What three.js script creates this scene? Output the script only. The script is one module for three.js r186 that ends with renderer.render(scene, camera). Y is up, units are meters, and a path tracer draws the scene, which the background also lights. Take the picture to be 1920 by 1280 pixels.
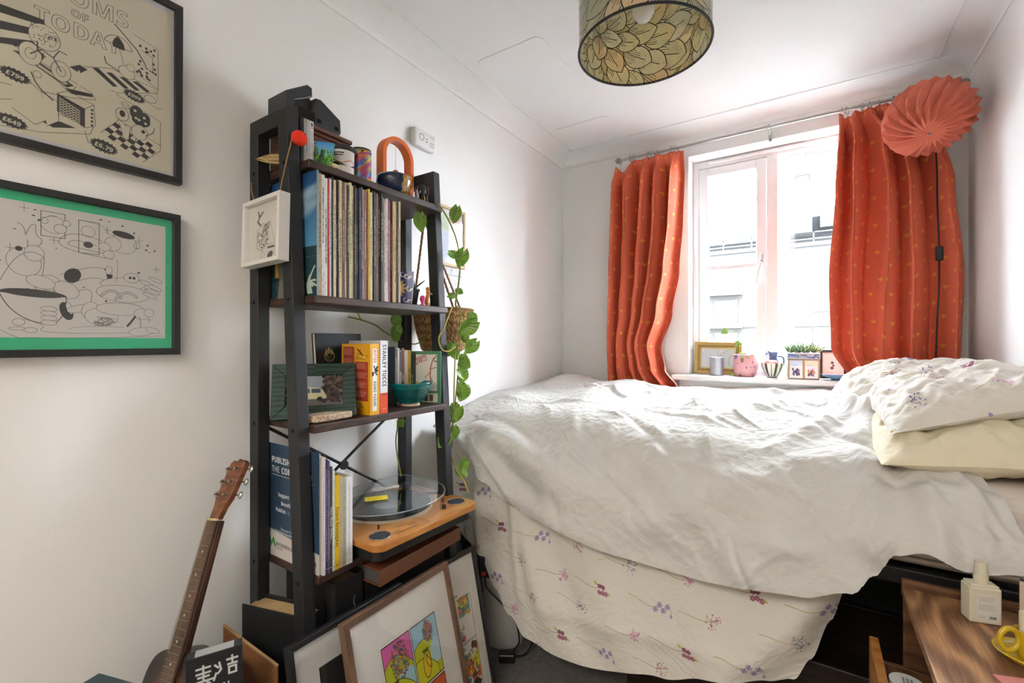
import * as THREE from 'three';
import { RoundedBoxGeometry } from 'three/addons/geometries/RoundedBoxGeometry.js';
import { mergeGeometries } from 'three/addons/utils/BufferGeometryUtils.js';
import { RectAreaLightUniformsLib } from 'three/addons/lights/RectAreaLightUniformsLib.js';
import { createNoise2D, createNoise3D } from 'simplex-noise';

// ---------- camera, sky, exposure ----------
const scene = new THREE.Scene();
const camera = new THREE.PerspectiveCamera(2 * Math.atan(640 / 853) * 180 / Math.PI, 1.5, 0.05, 200);
camera.position.set(1.42, 1.27, 2.80);
camera.rotation.y = 33.3 * Math.PI / 180;
scene.background = new THREE.Color(0.83, 0.915, 1.0);       // bright overcast sky outside the window
scene.backgroundIntensity = 18;
const renderer = new THREE.WebGLRenderer({ antialias: true });
renderer.toneMapping = THREE.LinearToneMapping;
renderer.toneMappingExposure = 3.25;
renderer.shadowMap.enabled = true;
RectAreaLightUniformsLib.init();
const HALL = 1.5;                                            // brightness of the fill light added in the hall behind the viewer

// ---------- helpers ----------
function rng(seed) { let s = seed >>> 0; return () => { s = (s + 0x6d2b79f5) | 0; let t = Math.imul(s ^ (s >>> 15), 1 | s); t = (t + Math.imul(t ^ (t >>> 7), 61 | t)) ^ t; return ((t ^ (t >>> 14)) >>> 0) / 4294967296; }; }
const R = rng(7);
const n2 = createNoise2D(rng(11)), n3 = createNoise3D(rng(12));
const V = (x, y, z) => new THREE.Vector3(x, y, z);
const lerp = (a, b, t) => a + (b - a) * t, clamp = (x, a = 0, b = 1) => Math.min(b, Math.max(a, x));
const sst = (a, b, x) => { const t = clamp((x - a) / (b - a)); return t * t * (3 - 2 * t); };
// smooth interpolation through a table [[x, y], ...]
function table(pts) { return (x) => { if (x <= pts[0][0]) return pts[0][1]; for (let i = 1; i < pts.length; i++) if (x <= pts[i][0]) { const t = (x - pts[i - 1][0]) / (pts[i][0] - pts[i - 1][0]); return lerp(pts[i - 1][1], pts[i][1], t * t * (3 - 2 * t)); } return pts[pts.length - 1][1]; }; }
const usedNames = {};
function numbered(n) { const k = usedNames[n] = (usedNames[n] ?? -1) + 1; return k ? `${n}_${String(k).padStart(3, '0')}` : n; }
function mesh(name, geo, mat, parent, pos, rot) {
  const m = new THREE.Mesh(geo, mat); m.name = name; m.castShadow = m.receiveShadow = true;
  if (pos) m.position.set(...pos); if (rot) m.rotation.set(...rot);
  parent.add(m); return m;
}
function thing(name, label, category, pos = [0, 0, 0], rot, group) {
  const o = new THREE.Group(); o.name = numbered(name); o.position.set(...pos); if (rot) o.rotation.set(...rot);
  o.userData = { label, category }; if (group) o.userData.group = group; scene.add(o); return o;
}
function solo(name, geo, mat, label, category, pos, rot, group) {
  const m = mesh(numbered(name), geo, mat, scene, pos, rot); m.userData = { label, category }; if (group) m.userData.group = group; return m;
}
function struct(name, geo, mat, label, pos, rot) { const m = mesh(name, geo, mat, scene, pos, rot); m.userData = { kind: 'structure', label, category: name.split('_')[0] }; return m; }
function mat(color, o = {}) {
  const phys = ['clearcoat', 'transmission', 'sheen', 'ior', 'thickness', 'attenuationColor'].some((k) => k in o);
  const m = new (phys ? THREE.MeshPhysicalMaterial : THREE.MeshStandardMaterial)({ roughness: 0.7, metalness: 0, ...o });
  if (color !== null) m.color.set(color); return m;
}
function canvas(w, h, draw, repeat) {
  const c = document.createElement('canvas'); c.width = w; c.height = h; draw(c.getContext('2d'), w, h);
  const t = new THREE.CanvasTexture(c); t.colorSpace = THREE.SRGBColorSpace; t.magFilter = THREE.LinearFilter;
  if (repeat) { t.wrapS = t.wrapT = THREE.RepeatWrapping; t.repeat.set(repeat[0], repeat[1]); } return t;
}
function dataTex(w, h, f, srgb, repeat) {
  const d = new Uint8Array(w * h * 4);
  for (let y = 0; y < h; y++) for (let x = 0; x < w; x++) { const c = f(x / w, y / h, x, y), i = (y * w + x) * 4; if (typeof c === 'number') d[i] = d[i + 1] = d[i + 2] = clamp(c) * 255; else { d[i] = c[0]; d[i + 1] = c[1]; d[i + 2] = c[2]; } d[i + 3] = 255; }
  const t = new THREE.DataTexture(d, w, h); t.magFilter = THREE.LinearFilter; t.wrapS = t.wrapT = THREE.RepeatWrapping; if (srgb) t.colorSpace = THREE.SRGBColorSpace;
  if (repeat) t.repeat.set(repeat[0], repeat[1]); t.needsUpdate = true; return t;
}
// noise that repeats on the unit square
const tn = (x, y, f, o = 0) => { const a = x * 2 * Math.PI, b = y * 2 * Math.PI, r = f / 6.2832; return n3(Math.cos(a) * r + o, Math.sin(a) * r + Math.cos(b) * r * 1.3, Math.sin(b) * r * 1.3 + o * 1.7); };
const hexa = (h) => [(h >> 16) & 255, (h >> 8) & 255, h & 255];
const mixc = (a, b, t) => [lerp(a[0], b[0], t), lerp(a[1], b[1], t), lerp(a[2], b[2], t)];
const bx = (w, h, d, x = 0, y = 0, z = 0) => new THREE.BoxGeometry(w, h, d).translate(x, y, z);
const rb = (w, h, d, r = 0.004, x = 0, y = 0, z = 0, s = 2) => new RoundedBoxGeometry(w, h, d, s, Math.min(r, w / 2.01, h / 2.01, d / 2.01)).translate(x, y, z);
const cyl = (r0, r1, h, x = 0, y = 0, z = 0, s = 32) => new THREE.CylinderGeometry(r0, r1, h, s).translate(x, y, z);
const lathe = (pts, s = 40) => new THREE.LatheGeometry(pts.map((p) => new THREE.Vector2(p[0], p[1])), s);
const curve = (pts) => new THREE.CatmullRomCurve3(pts.map((p) => V(...p)));
const tube = (pts, r, n = 40, k = 8) => new THREE.TubeGeometry(curve(pts), n, r, k, false);
const merge = (a) => mergeGeometries(a.map((g) => { const q = g.index ? g.toNonIndexed() : g; for (const k of Object.keys(q.attributes)) if (!['position', 'normal', 'uv'].includes(k)) q.deleteAttribute(k); q.clearGroups(); return q; }));
// scales uv of a box-like geometry to metres by the dominant axis of each normal
function uvMetres(g, k = 1, along) {
  if (g.index) g = g.toNonIndexed(); const p = g.attributes.position, n = g.attributes.normal, uv = new Float32Array(p.count * 2);
  for (let i = 0; i < p.count; i++) {
    const ax = Math.abs(n.getX(i)), ay = Math.abs(n.getY(i)), az = Math.abs(n.getZ(i)); let a, b;
    if (ax >= ay && ax >= az) { a = p.getZ(i); b = p.getY(i); } else if (ay >= az) { a = p.getX(i); b = p.getZ(i); } else { a = p.getX(i); b = p.getY(i); }
    if (along === 'z' && ay >= ax && ay >= az) [a, b] = [b, a];
    uv[i * 2] = a * k; uv[i * 2 + 1] = b * k;
  }
  g.setAttribute('uv', new THREE.BufferAttribute(uv, 2)); return g;
}
// a cloth or shell: f(u, v) -> [x, y, z], both sides built, `thick` apart
function sheet(f, nu, nv, thick, uvf) {
  const P = [], W = nu + 1, H = nv + 1;
  for (let j = 0; j < H; j++) for (let i = 0; i < W; i++) P.push(V(...f(i / nu, j / nv)));
  const at = (i, j) => P[clamp(j, 0, nv) * W + clamp(i, 0, nu)], N = [];
  for (let j = 0; j < H; j++) for (let i = 0; i < W; i++) { const a = at(i + 1, j).clone().sub(at(i - 1, j)), b = at(i, j + 1).clone().sub(at(i, j - 1)); N.push(b.cross(a).normalize()); }
  const pos = [], nor = [], uv = [], idx = [];
  for (const side of thick ? [1, -1] : [1]) for (let j = 0; j < H; j++) for (let i = 0; i < W; i++) {
    const p = P[j * W + i], n = N[j * W + i], o = side < 0 ? -thick : 0; pos.push(p.x + n.x * o, p.y + n.y * o, p.z + n.z * o); nor.push(n.x * side, n.y * side, n.z * side);
    const t = uvf ? uvf(i / nu, j / nv, p) : [i / nu, 1 - j / nv]; uv.push(t[0], t[1]);
  }
  const B = W * H;
  for (let j = 0; j < nv; j++) for (let i = 0; i < nu; i++) { const a = j * W + i, b = a + 1, c = a + W, d = c + 1; idx.push(a, c, b, b, c, d); if (thick) idx.push(B + a, B + b, B + c, B + b, B + d, B + c); }
  if (thick) { const rim = []; for (let i = 0; i < W; i++) rim.push(i); for (let j = 1; j < H; j++) rim.push(j * W + nu); for (let i = nu - 1; i >= 0; i--) rim.push(nv * W + i); for (let j = nv - 1; j >= 0; j--) rim.push(j * W); for (let k = 0; k + 1 < rim.length; k++) { const a = rim[k], b = rim[k + 1]; idx.push(a, b, B + a, b, B + b, B + a); } }
  const g = new THREE.BufferGeometry(); g.setAttribute('position', new THREE.Float32BufferAttribute(pos, 3)); g.setAttribute('normal', new THREE.Float32BufferAttribute(nor, 3)); g.setAttribute('uv', new THREE.Float32BufferAttribute(uv, 2)); g.setIndex(idx); return g;
}
// extruded outline in x/y, depth along z, edges bevelled
function extr(pts, depth, bevel = 0, holes) {
  const s = pts instanceof THREE.Shape ? pts : new THREE.Shape(pts.map((p) => new THREE.Vector2(p[0], p[1])));
  if (holes) for (const h of holes) s.holes.push(new THREE.Path(h.map((p) => new THREE.Vector2(p[0], p[1]))));
  return new THREE.ExtrudeGeometry(s, { depth: depth - 2 * bevel, bevelEnabled: bevel > 0, bevelThickness: bevel, bevelSize: bevel, bevelOffset: -bevel, bevelSegments: 2, curveSegments: 16 }).translate(0, 0, bevel);
}
function roundRect(w, h, r) { const s = new THREE.Shape(), x = -w / 2, y = -h / 2; s.moveTo(x + r, y); s.lineTo(x + w - r, y); s.absarc(x + w - r, y + r, r, -Math.PI / 2, 0); s.lineTo(x + w, y + h - r); s.absarc(x + w - r, y + h - r, r, 0, Math.PI / 2); s.lineTo(x + r, y + h); s.absarc(x + r, y + h - r, r, Math.PI / 2, Math.PI); s.lineTo(x, y + r); s.absarc(x + r, y + r, r, Math.PI, 1.5 * Math.PI); return s; }
// wood with grain running along u
function woodTex(w, h, dark, light, { rings = 6, stretch = 9, fine = 60, seed = 0, swirl = 0.6 } = {}) {
  const a = hexa(dark), b = hexa(light);
  return dataTex(w, h, (x, y) => {
    const q = n3(x * 2.2, y * stretch * 0.45, seed) * swirl + n3(x * 0.8, y * 1.6, seed + 5) * swirl * 1.4;
    const r = Math.sin((y * rings + q) * 6.2832) * 0.5 + 0.5, f = n3(x * 5, y * fine, seed + 9) * 0.5 + 0.5, g = n3(x * 24, y * fine * 5, seed + 3) * 0.5 + 0.5;
    return mixc(a, b, clamp(0.55 * r + 0.3 * f + 0.25 * g - 0.05));
  }, true);
}
const frameBars = (w, h, b, d, r = 0.002) => [extr([[-w / 2, h / 2], [w / 2, h / 2], [w / 2 - b, h / 2 - b], [-w / 2 + b, h / 2 - b]], d, r), extr([[-w / 2, -h / 2], [-w / 2 + b, -h / 2 + b], [w / 2 - b, -h / 2 + b], [w / 2, -h / 2]], d, r), extr([[-w / 2, -h / 2], [-w / 2, h / 2], [-w / 2 + b, h / 2 - b], [-w / 2 + b, -h / 2 + b]], d, r), extr([[w / 2, -h / 2], [w / 2 - b, -h / 2 + b], [w / 2 - b, h / 2 - b], [w / 2, h / 2]], d, r)];
// picture in a frame: faces +z, origin at the middle of the back
function picture(o, w, h, bar, depth, frameMat, artMat, { mount, mountMat, glass = true, lip = 0.006 } = {}) {
  for (const g of frameBars(w, h, bar, depth)) mesh('frame_bar', g, frameMat, o);
  mesh('backing', bx(w - bar, h - bar, 0.004, 0, 0, 0.004), mat(0x6b5a45), o);
  const iw = w - 2 * bar, ih = h - 2 * bar;
  if (mount) { mesh('mount', bx(iw + 0.004, ih + 0.004, 0.002, 0, 0, depth - lip - 0.004), mountMat, o); mesh('print', bx(iw - 2 * mount[0], ih - 2 * mount[1], 0.0012, mount[2] || 0, mount[3] || 0, depth - lip - 0.0022), [mountMat, mountMat, mountMat, mountMat, artMat, mountMat], o); }
  else mesh('print', bx(iw + 0.004, ih + 0.004, 0.002, 0, 0, depth - lip - 0.004), [frameMat, frameMat, frameMat, frameMat, artMat, frameMat], o);
  if (glass) mesh('glass', bx(iw + 0.002, ih + 0.002, 0.0012, 0, 0, depth - lip + 0.0012), GLASS, o);
}
const GLASS = mat(0xffffff, { transmission: 1, thickness: 0, roughness: 0.02, ior: 1.45 });
const BLACK = mat(0x17181a, { roughness: 0.5 }), WHITE = mat(0xe8e6e2, { roughness: 0.5 });
const CHROME = mat(0xb8b6b0, { metalness: 1, roughness: 0.22 }), BRASS = mat(0xb08a45, { metalness: 1, roughness: 0.3 });
// ---------- the room ----------
const W = 2.005, CEIL = 2.51, COVE = 2.452, BACK = 3.45;
const plaster = dataTex(512, 512, (x, y) => 0.5 + 0.28 * tn(x, y, 60) + 0.16 * tn(x, y, 170, 4), false, [1.4, 1.4]);
const wallMat = mat(0xefeeec, { roughness: 0.88, bumpMap: plaster, bumpScale: 0.0004 });
const ceilMat = mat(0xf3f3f2, { roughness: 0.92, bumpMap: plaster, bumpScale: 0.0005 });
const trimMat = mat(0xf0f0ef, { roughness: 0.55 });
const carpetTex = dataTex(512, 512, (x, y) => { const k = 0.5 + 0.3 * tn(x, y, 210) + 0.2 * tn(x, y, 90, 3) + 0.15 * tn(x, y, 12, 8); return mixc([98, 92, 88], [152, 146, 142], clamp(k)); }, true, [2.5, 2.5]);
const carpetBump = dataTex(512, 512, (x, y) => 0.5 + 0.5 * tn(x, y, 230, 2), false, [2.5, 2.5]);
struct('floor', uvMetres(bx(W + 0.4, 0.1, BACK + 2.6, W / 2, -0.05, BACK / 2 + 1.1)), mat(0xffffff, { map: carpetTex, bumpMap: carpetBump, bumpScale: 0.004, roughness: 1 }), 'grey-beige short pile carpet');
struct('ceiling', uvMetres(bx(W + 0.4, 0.12, BACK + 2.6, W / 2, CEIL + 0.06, BACK / 2 + 1.1)), ceilMat, 'smooth white painted ceiling');
struct('wall_left', uvMetres(bx(0.15, CEIL, BACK + 0.3, -0.075, CEIL / 2, BACK / 2)), wallMat, 'plain white wall behind the bookcase');
struct('wall_right', uvMetres(bx(0.15, CEIL, BACK + 0.3, W + 0.075, CEIL / 2, BACK / 2)), wallMat, 'plain white wall at the head of the bed');
// window wall with its opening
const OX0 = 0.82, OX1 = 1.70, OY0 = 1.068, OY1 = 2.352, WT = 0.24;
{
  const s = new THREE.Shape([[-0.15, 0], [W + 0.15, 0], [W + 0.15, CEIL], [-0.15, CEIL]].map((p) => new THREE.Vector2(...p)));
  s.holes.push(new THREE.Path([[OX0, OY0], [OX0, OY1], [OX1, OY1], [OX1, OY0]].map((p) => new THREE.Vector2(...p))));
  struct('wall_window', new THREE.ExtrudeGeometry(s, { depth: WT, bevelEnabled: false }).translate(0, 0, -WT), wallMat, 'white wall with the window opening');
  // wall behind the camera, its hall opening widened to let the added fill in
  const b = new THREE.Shape([[-0.15, 0], [W + 0.15, 0], [W + 0.15, CEIL], [-0.15, CEIL]].map((p) => new THREE.Vector2(...p)));
  b.holes.push(new THREE.Path([[0.2, 0.002], [0.2, 2.3], [1.93, 2.3], [1.93, 0.002]].map((p) => new THREE.Vector2(...p))));
  struct('wall_back', new THREE.ExtrudeGeometry(b, { depth: 0.12, bevelEnabled: false }).translate(0, 0, BACK), wallMat, 'white wall with a wide opening to the hall, behind the viewer');
  const hallMat = mat(0xe2d8c8, { roughness: 0.9 });
  struct('wall_hall_left', bx(0.12, CEIL, 2.1, -0.14, CEIL / 2, BACK + 1.17), hallMat, 'cream hall wall');
  struct('wall_hall_right', bx(0.12, CEIL, 2.1, W + 0.14, CEIL / 2, BACK + 1.17), hallMat, 'cream hall wall');
  struct('wall_hall_end', bx(W + 0.4, CEIL, 0.12, W / 2, CEIL / 2, BACK + 2.28), hallMat, 'cream hall end wall');
  const lamp = thing('hall_fill_light', 'large fill panel added on the hall ceiling behind the viewer', 'ceiling light', [1.1, CEIL, BACK + 0.85]);  // unseen panel added to brighten the sides that face the viewer
  mesh('housing', rb(1.44, 0.03, 1.04, 0.01, 0, -0.015, 0), WHITE, lamp);
  mesh('fill_diffuser', bx(1.4, 0.012, 1.0, 0, -0.034, 0), mat(0xffffff, { emissive: new THREE.Color(1, 0.95, 0.88), emissiveIntensity: 3 }), lamp);
  const L = new THREE.RectAreaLight(new THREE.Color(1, 0.98, 0.95), HALL, 1.4, 1.0); L.position.set(0, -0.045, 0); L.rotation.x = -Math.PI / 2; lamp.add(L);
}
// coving: concave plaster moulding on three walls
{
  const prof = []; const N = 8, a = 0.11, hh = CEIL - COVE;
  for (let i = 0; i <= N; i++) { const t = i / N * Math.PI / 2; prof.push([a * (1 - Math.cos(t)), COVE + hh * Math.sin(t)]); }
  // profile goes from the wall foot of the moulding up to its ceiling edge; small lips at both ends
  const pts = [[-0.004, COVE - 0.004], [0.004, COVE - 0.004], ...prof.map(([x, y]) => [x + 0.004, y]), [a + 0.008, CEIL - 0.003], [a + 0.008, CEIL + 0.004], [-0.004, CEIL + 0.004]];
  const cove = (len) => new THREE.ExtrudeGeometry(new THREE.Shape(pts.map((p) => new THREE.Vector2(...p))), { depth: len, bevelEnabled: false });
  struct('trim_1', cove(BACK), ceilMat, 'white plaster coving above the left wall', [0, 0, 0]);
  struct('trim_2', cove(W), ceilMat, 'white plaster coving above the window', [W, 0, 0], [0, -Math.PI / 2, 0]);
  struct('trim_3', cove(BACK), ceilMat, 'white plaster coving above the right wall', [W, 0, BACK], [0, Math.PI, 0]);
  struct('baseboard_left', rb(0.016, 0.1, BACK, 0.004, 0.008, 0.05, BACK / 2), trimMat, 'white skirting board along the left wall');
}
for (const [x0, x1, z0, z1, l] of [[0.18, 0.50, 0.88, 1.2, 'shallow white square patch on the ceiling nearer the pendant lamp'], [0.15, 0.48, 0.16, 0.43, 'shallow white square patch on the ceiling near the window corner']])
  solo('ceiling_patch', new THREE.ExtrudeGeometry(roundRect(x1 - x0, z1 - z0, 0.03), { depth: 0.0035, bevelEnabled: true, bevelSize: 0.003, bevelThickness: 0.0015, bevelSegments: 1 }).rotateX(Math.PI / 2).translate((x0 + x1) / 2, CEIL + 0.001, (z0 + z1) / 2), ceilMat, l, 'ceiling panel');

// ---------- window ----------
{
  const win = new THREE.Group(); win.name = 'window_1'; scene.add(win); win.userData = { kind: 'structure', label: 'white double casement window, right sash open outwards', category: 'window' };
  const fr = mat(0xf0f1f3, { roughness: 0.35 }), Z = -0.15, yb = OY0 + 0.0, D = 0.06;
  // outer frame
  const bar = (n, x0, x1, y0, y1, z0, z1, p = win, m = fr) => mesh(n, rb(x1 - x0, y1 - y0, z1 - z0, 0.005, (x0 + x1) / 2, (y0 + y1) / 2, (z0 + z1) / 2), m, p);
  bar('frame_jamb', OX0, OX0 + 0.035, yb, OY1, Z - 0.05, Z + 0.03); bar('frame_jamb', OX1 - 0.035, OX1, yb, OY1, Z - 0.05, Z + 0.03);
  bar('frame_head', OX0 + 0.033, OX1 - 0.033, OY1 - 0.045, OY1, Z - 0.05, Z + 0.03); bar('frame_sill', OX0 + 0.033, OX1 - 0.033, yb, yb + 0.035, Z - 0.05, Z + 0.03);
  bar('mullion', 1.213, 1.268, yb + 0.033, OY1 - 0.043, Z - 0.045, Z + 0.032);
  bar('vent', OX0 + 0.09, OX1 - 0.3, OY1 - 0.03, OY1 - 0.012, Z + 0.03, Z + 0.044);
  const sash = (name, w, h) => {                                    // origin at the hinge side's lower corner, extends to -x
    const s = new THREE.Group(); s.name = name; win.add(s); const b = 0.05, t = 0.042;
    const piece = (n, x0, x1, y0, y1, dz = t) => mesh(n, rb(x1 - x0, y1 - y0, dz, 0.006, (x0 + x1) / 2, (y0 + y1) / 2, 0), fr, s);
    piece('stile', -b, 0, 0, h); piece('stile', -w, -w + b, 0, h); piece('rail', -w + b, -b, 0, b); piece('rail', -w + b, -b, h - b, h); piece('glazing_bar', -w + b - 0.004, -b + 0.004, h * 0.5 - 0.014, h * 0.5 + 0.014, t * 0.9);
    for (const [y0, y1] of [[b, h * 0.5 - 0.014], [h * 0.5 + 0.014, h - b]]) mesh('pane', bx(w - 2 * b + 0.01, y1 - y0 + 0.01, 0.004, -w / 2, (y0 + y1) / 2, -0.004), GLASS, s);
    return s;
  };
  const h = OY1 - 0.045 - yb - 0.035;
  const a = sash('casement_closed', 1.213 - OX0 - 0.035 - 0.004, h - 0.006); a.position.set(1.211, yb + 0.038, Z + 0.012);
  const b = sash('casement_open', OX1 - 0.035 - 1.268 + 0.012, h - 0.006); b.position.set(OX1 - 0.036, yb + 0.038, Z - 0.03); b.rotation.y = -0.24;
  // handle on the closed sash
  const hy = 1.735; const hd = new THREE.Group(); hd.name = 'handle'; win.add(hd);
  mesh('handle_plate', rb(0.02, 0.06, 0.012, 0.004, 1.192, hy, Z + 0.04), mat(0xd9d9d9, { roughness: 0.3 }), hd);
  mesh('handle_lever', new THREE.TubeGeometry(curve([[1.192, hy - 0.012, Z + 0.05], [1.187, hy - 0.03, Z + 0.066], [1.176, hy - 0.08, Z + 0.07], [1.166, hy - 0.14, Z + 0.066]]), 20, 0.007, 10), mat(0xdedede, { roughness: 0.3 }), hd);
  mesh('handle_lock', cyl(0.008, 0.008, 0.014, 0, 0, 0, 16).rotateX(Math.PI / 2).translate(1.19, hy - 0.018, Z + 0.056), mat(0x444444, { roughness: 0.4 }), hd);
  mesh('stay', tube([[1.32, OY1 - 0.05, Z - 0.0], [1.42, OY1 - 0.053, Z - 0.03], [1.5, OY1 - 0.05, Z - 0.05]], 0.004, 12), CHROME, win);
  const sill = mesh('trim_5', rb(OX1 - OX0 + 0.16, 0.03, 0.29, 0.008, (OX0 + OX1) / 2, OY0 - 0.006, -0.07), trimMat, scene); sill.userData = { kind: 'structure', label: 'white painted window sill', category: 'sill' };
  const under = mesh('trim_6', rb(OX1 - OX0 + 0.1, 0.12, 0.03, 0.006, (OX0 + OX1) / 2, OY0 - 0.08, 0.012), trimMat, scene); under.userData = { kind: 'structure', label: 'white board below the window sill', category: 'trim' };
}

// ---------- outside: the block across the street ----------
{
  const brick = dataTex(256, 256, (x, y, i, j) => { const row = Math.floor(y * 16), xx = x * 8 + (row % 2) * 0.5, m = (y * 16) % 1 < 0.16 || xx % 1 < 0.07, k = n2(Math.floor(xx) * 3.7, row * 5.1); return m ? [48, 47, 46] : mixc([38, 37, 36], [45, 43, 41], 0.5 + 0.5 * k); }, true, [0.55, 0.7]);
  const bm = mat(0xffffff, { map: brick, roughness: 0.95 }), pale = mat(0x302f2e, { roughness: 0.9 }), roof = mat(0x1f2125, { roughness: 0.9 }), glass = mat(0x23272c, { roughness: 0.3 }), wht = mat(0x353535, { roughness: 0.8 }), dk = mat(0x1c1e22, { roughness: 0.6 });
  const B = thing('apartment_block', 'pale brick apartment block with balconies seen across the street', 'building', [0, -9, -38.8]);
  const ab = (n, w, h, d, x, y, z, m, p = B) => mesh(n, bx(w, h, d, x, y + 9, z), m, p);
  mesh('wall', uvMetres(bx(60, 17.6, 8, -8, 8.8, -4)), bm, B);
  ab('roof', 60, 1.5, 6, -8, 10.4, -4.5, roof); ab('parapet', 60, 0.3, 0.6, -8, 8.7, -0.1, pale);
  for (let k = 0; k < 2; k++) ab('railing_bar', 60, 0.09, 0.09, -8, 9.1 + k * 0.5, 0.1, wht);
  for (let i = 0; i < 24; i++) ab('railing_post', 0.09, 1.1, 0.09, -32 + i * 2.1, 9.1, 0.1, wht);
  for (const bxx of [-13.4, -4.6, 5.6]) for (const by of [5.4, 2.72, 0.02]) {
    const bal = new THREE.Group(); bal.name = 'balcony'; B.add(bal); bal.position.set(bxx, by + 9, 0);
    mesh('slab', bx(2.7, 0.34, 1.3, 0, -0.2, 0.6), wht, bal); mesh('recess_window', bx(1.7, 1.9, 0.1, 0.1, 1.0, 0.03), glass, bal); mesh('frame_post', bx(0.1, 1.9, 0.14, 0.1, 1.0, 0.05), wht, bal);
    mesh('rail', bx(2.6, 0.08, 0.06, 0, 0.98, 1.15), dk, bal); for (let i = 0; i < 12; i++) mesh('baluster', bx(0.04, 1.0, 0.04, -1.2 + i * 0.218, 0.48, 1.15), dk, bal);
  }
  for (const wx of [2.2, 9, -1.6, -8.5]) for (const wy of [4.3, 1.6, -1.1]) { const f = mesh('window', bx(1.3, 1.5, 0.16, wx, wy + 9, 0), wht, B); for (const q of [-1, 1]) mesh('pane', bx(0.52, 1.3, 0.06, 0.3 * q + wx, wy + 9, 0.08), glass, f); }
  ab('string_course', 60, 0.14, 0.14, -8, 2.5, 0.04, dk);
  mesh('stair_tower', uvMetres(bx(1.5, 3.2, 2.5, 0.75, 20.0, 0)), bm, B); mesh('stair_tower', uvMetres(bx(0.8, 2.6, 1.6, 0.9, 21.6, 0)), bm, B); ab('tower_cap', 0.95, 0.15, 1.8, 0.9, 13.9, 0, pale); ab('chimney_pot', 0.3, 0.5, 0.3, 0.9, 14.2, 0, pale);
  ab('roof_block', 3.2, 1.5, 2, 3.6, 10.6, -0.6, roof);
  struct('ground', bx(120, 0.2, 70, 0, -9.1, -38), mat(0x4a4a4a, { roughness: 1 }), 'grey street far below the window');
}
// ---------- bed ----------
const weave = dataTex(256, 256, (x, y) => 0.5 + 0.25 * tn(x, y, 120) + 0.25 * Math.sin(x * 6.2832 * 64) * Math.sin(y * 6.2832 * 64), false, [3, 3]);
const crumple = dataTex(512, 512, (x, y) => { let s = 0, a = 0.5, f = 7; for (let k = 0; k < 4; k++) { s += a * (1 - Math.abs(tn(x + 0.02 * tn(x, y, 5), y, f, k * 3))); a *= 0.5; f *= 2.1; } return s / 0.95; }, false, [1.6, 1.6]);
const linen = mat(0xd4d2cd, { roughness: 0.95, bumpMap: crumple, bumpScale: 0.003 });
const cream = mat(0xe4d9bd, { roughness: 0.95, bumpMap: crumple, bumpScale: 0.002 });
const pinkish = mat(0xe2d8cf, { roughness: 0.95, bumpMap: crumple, bumpScale: 0.002 });
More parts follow.
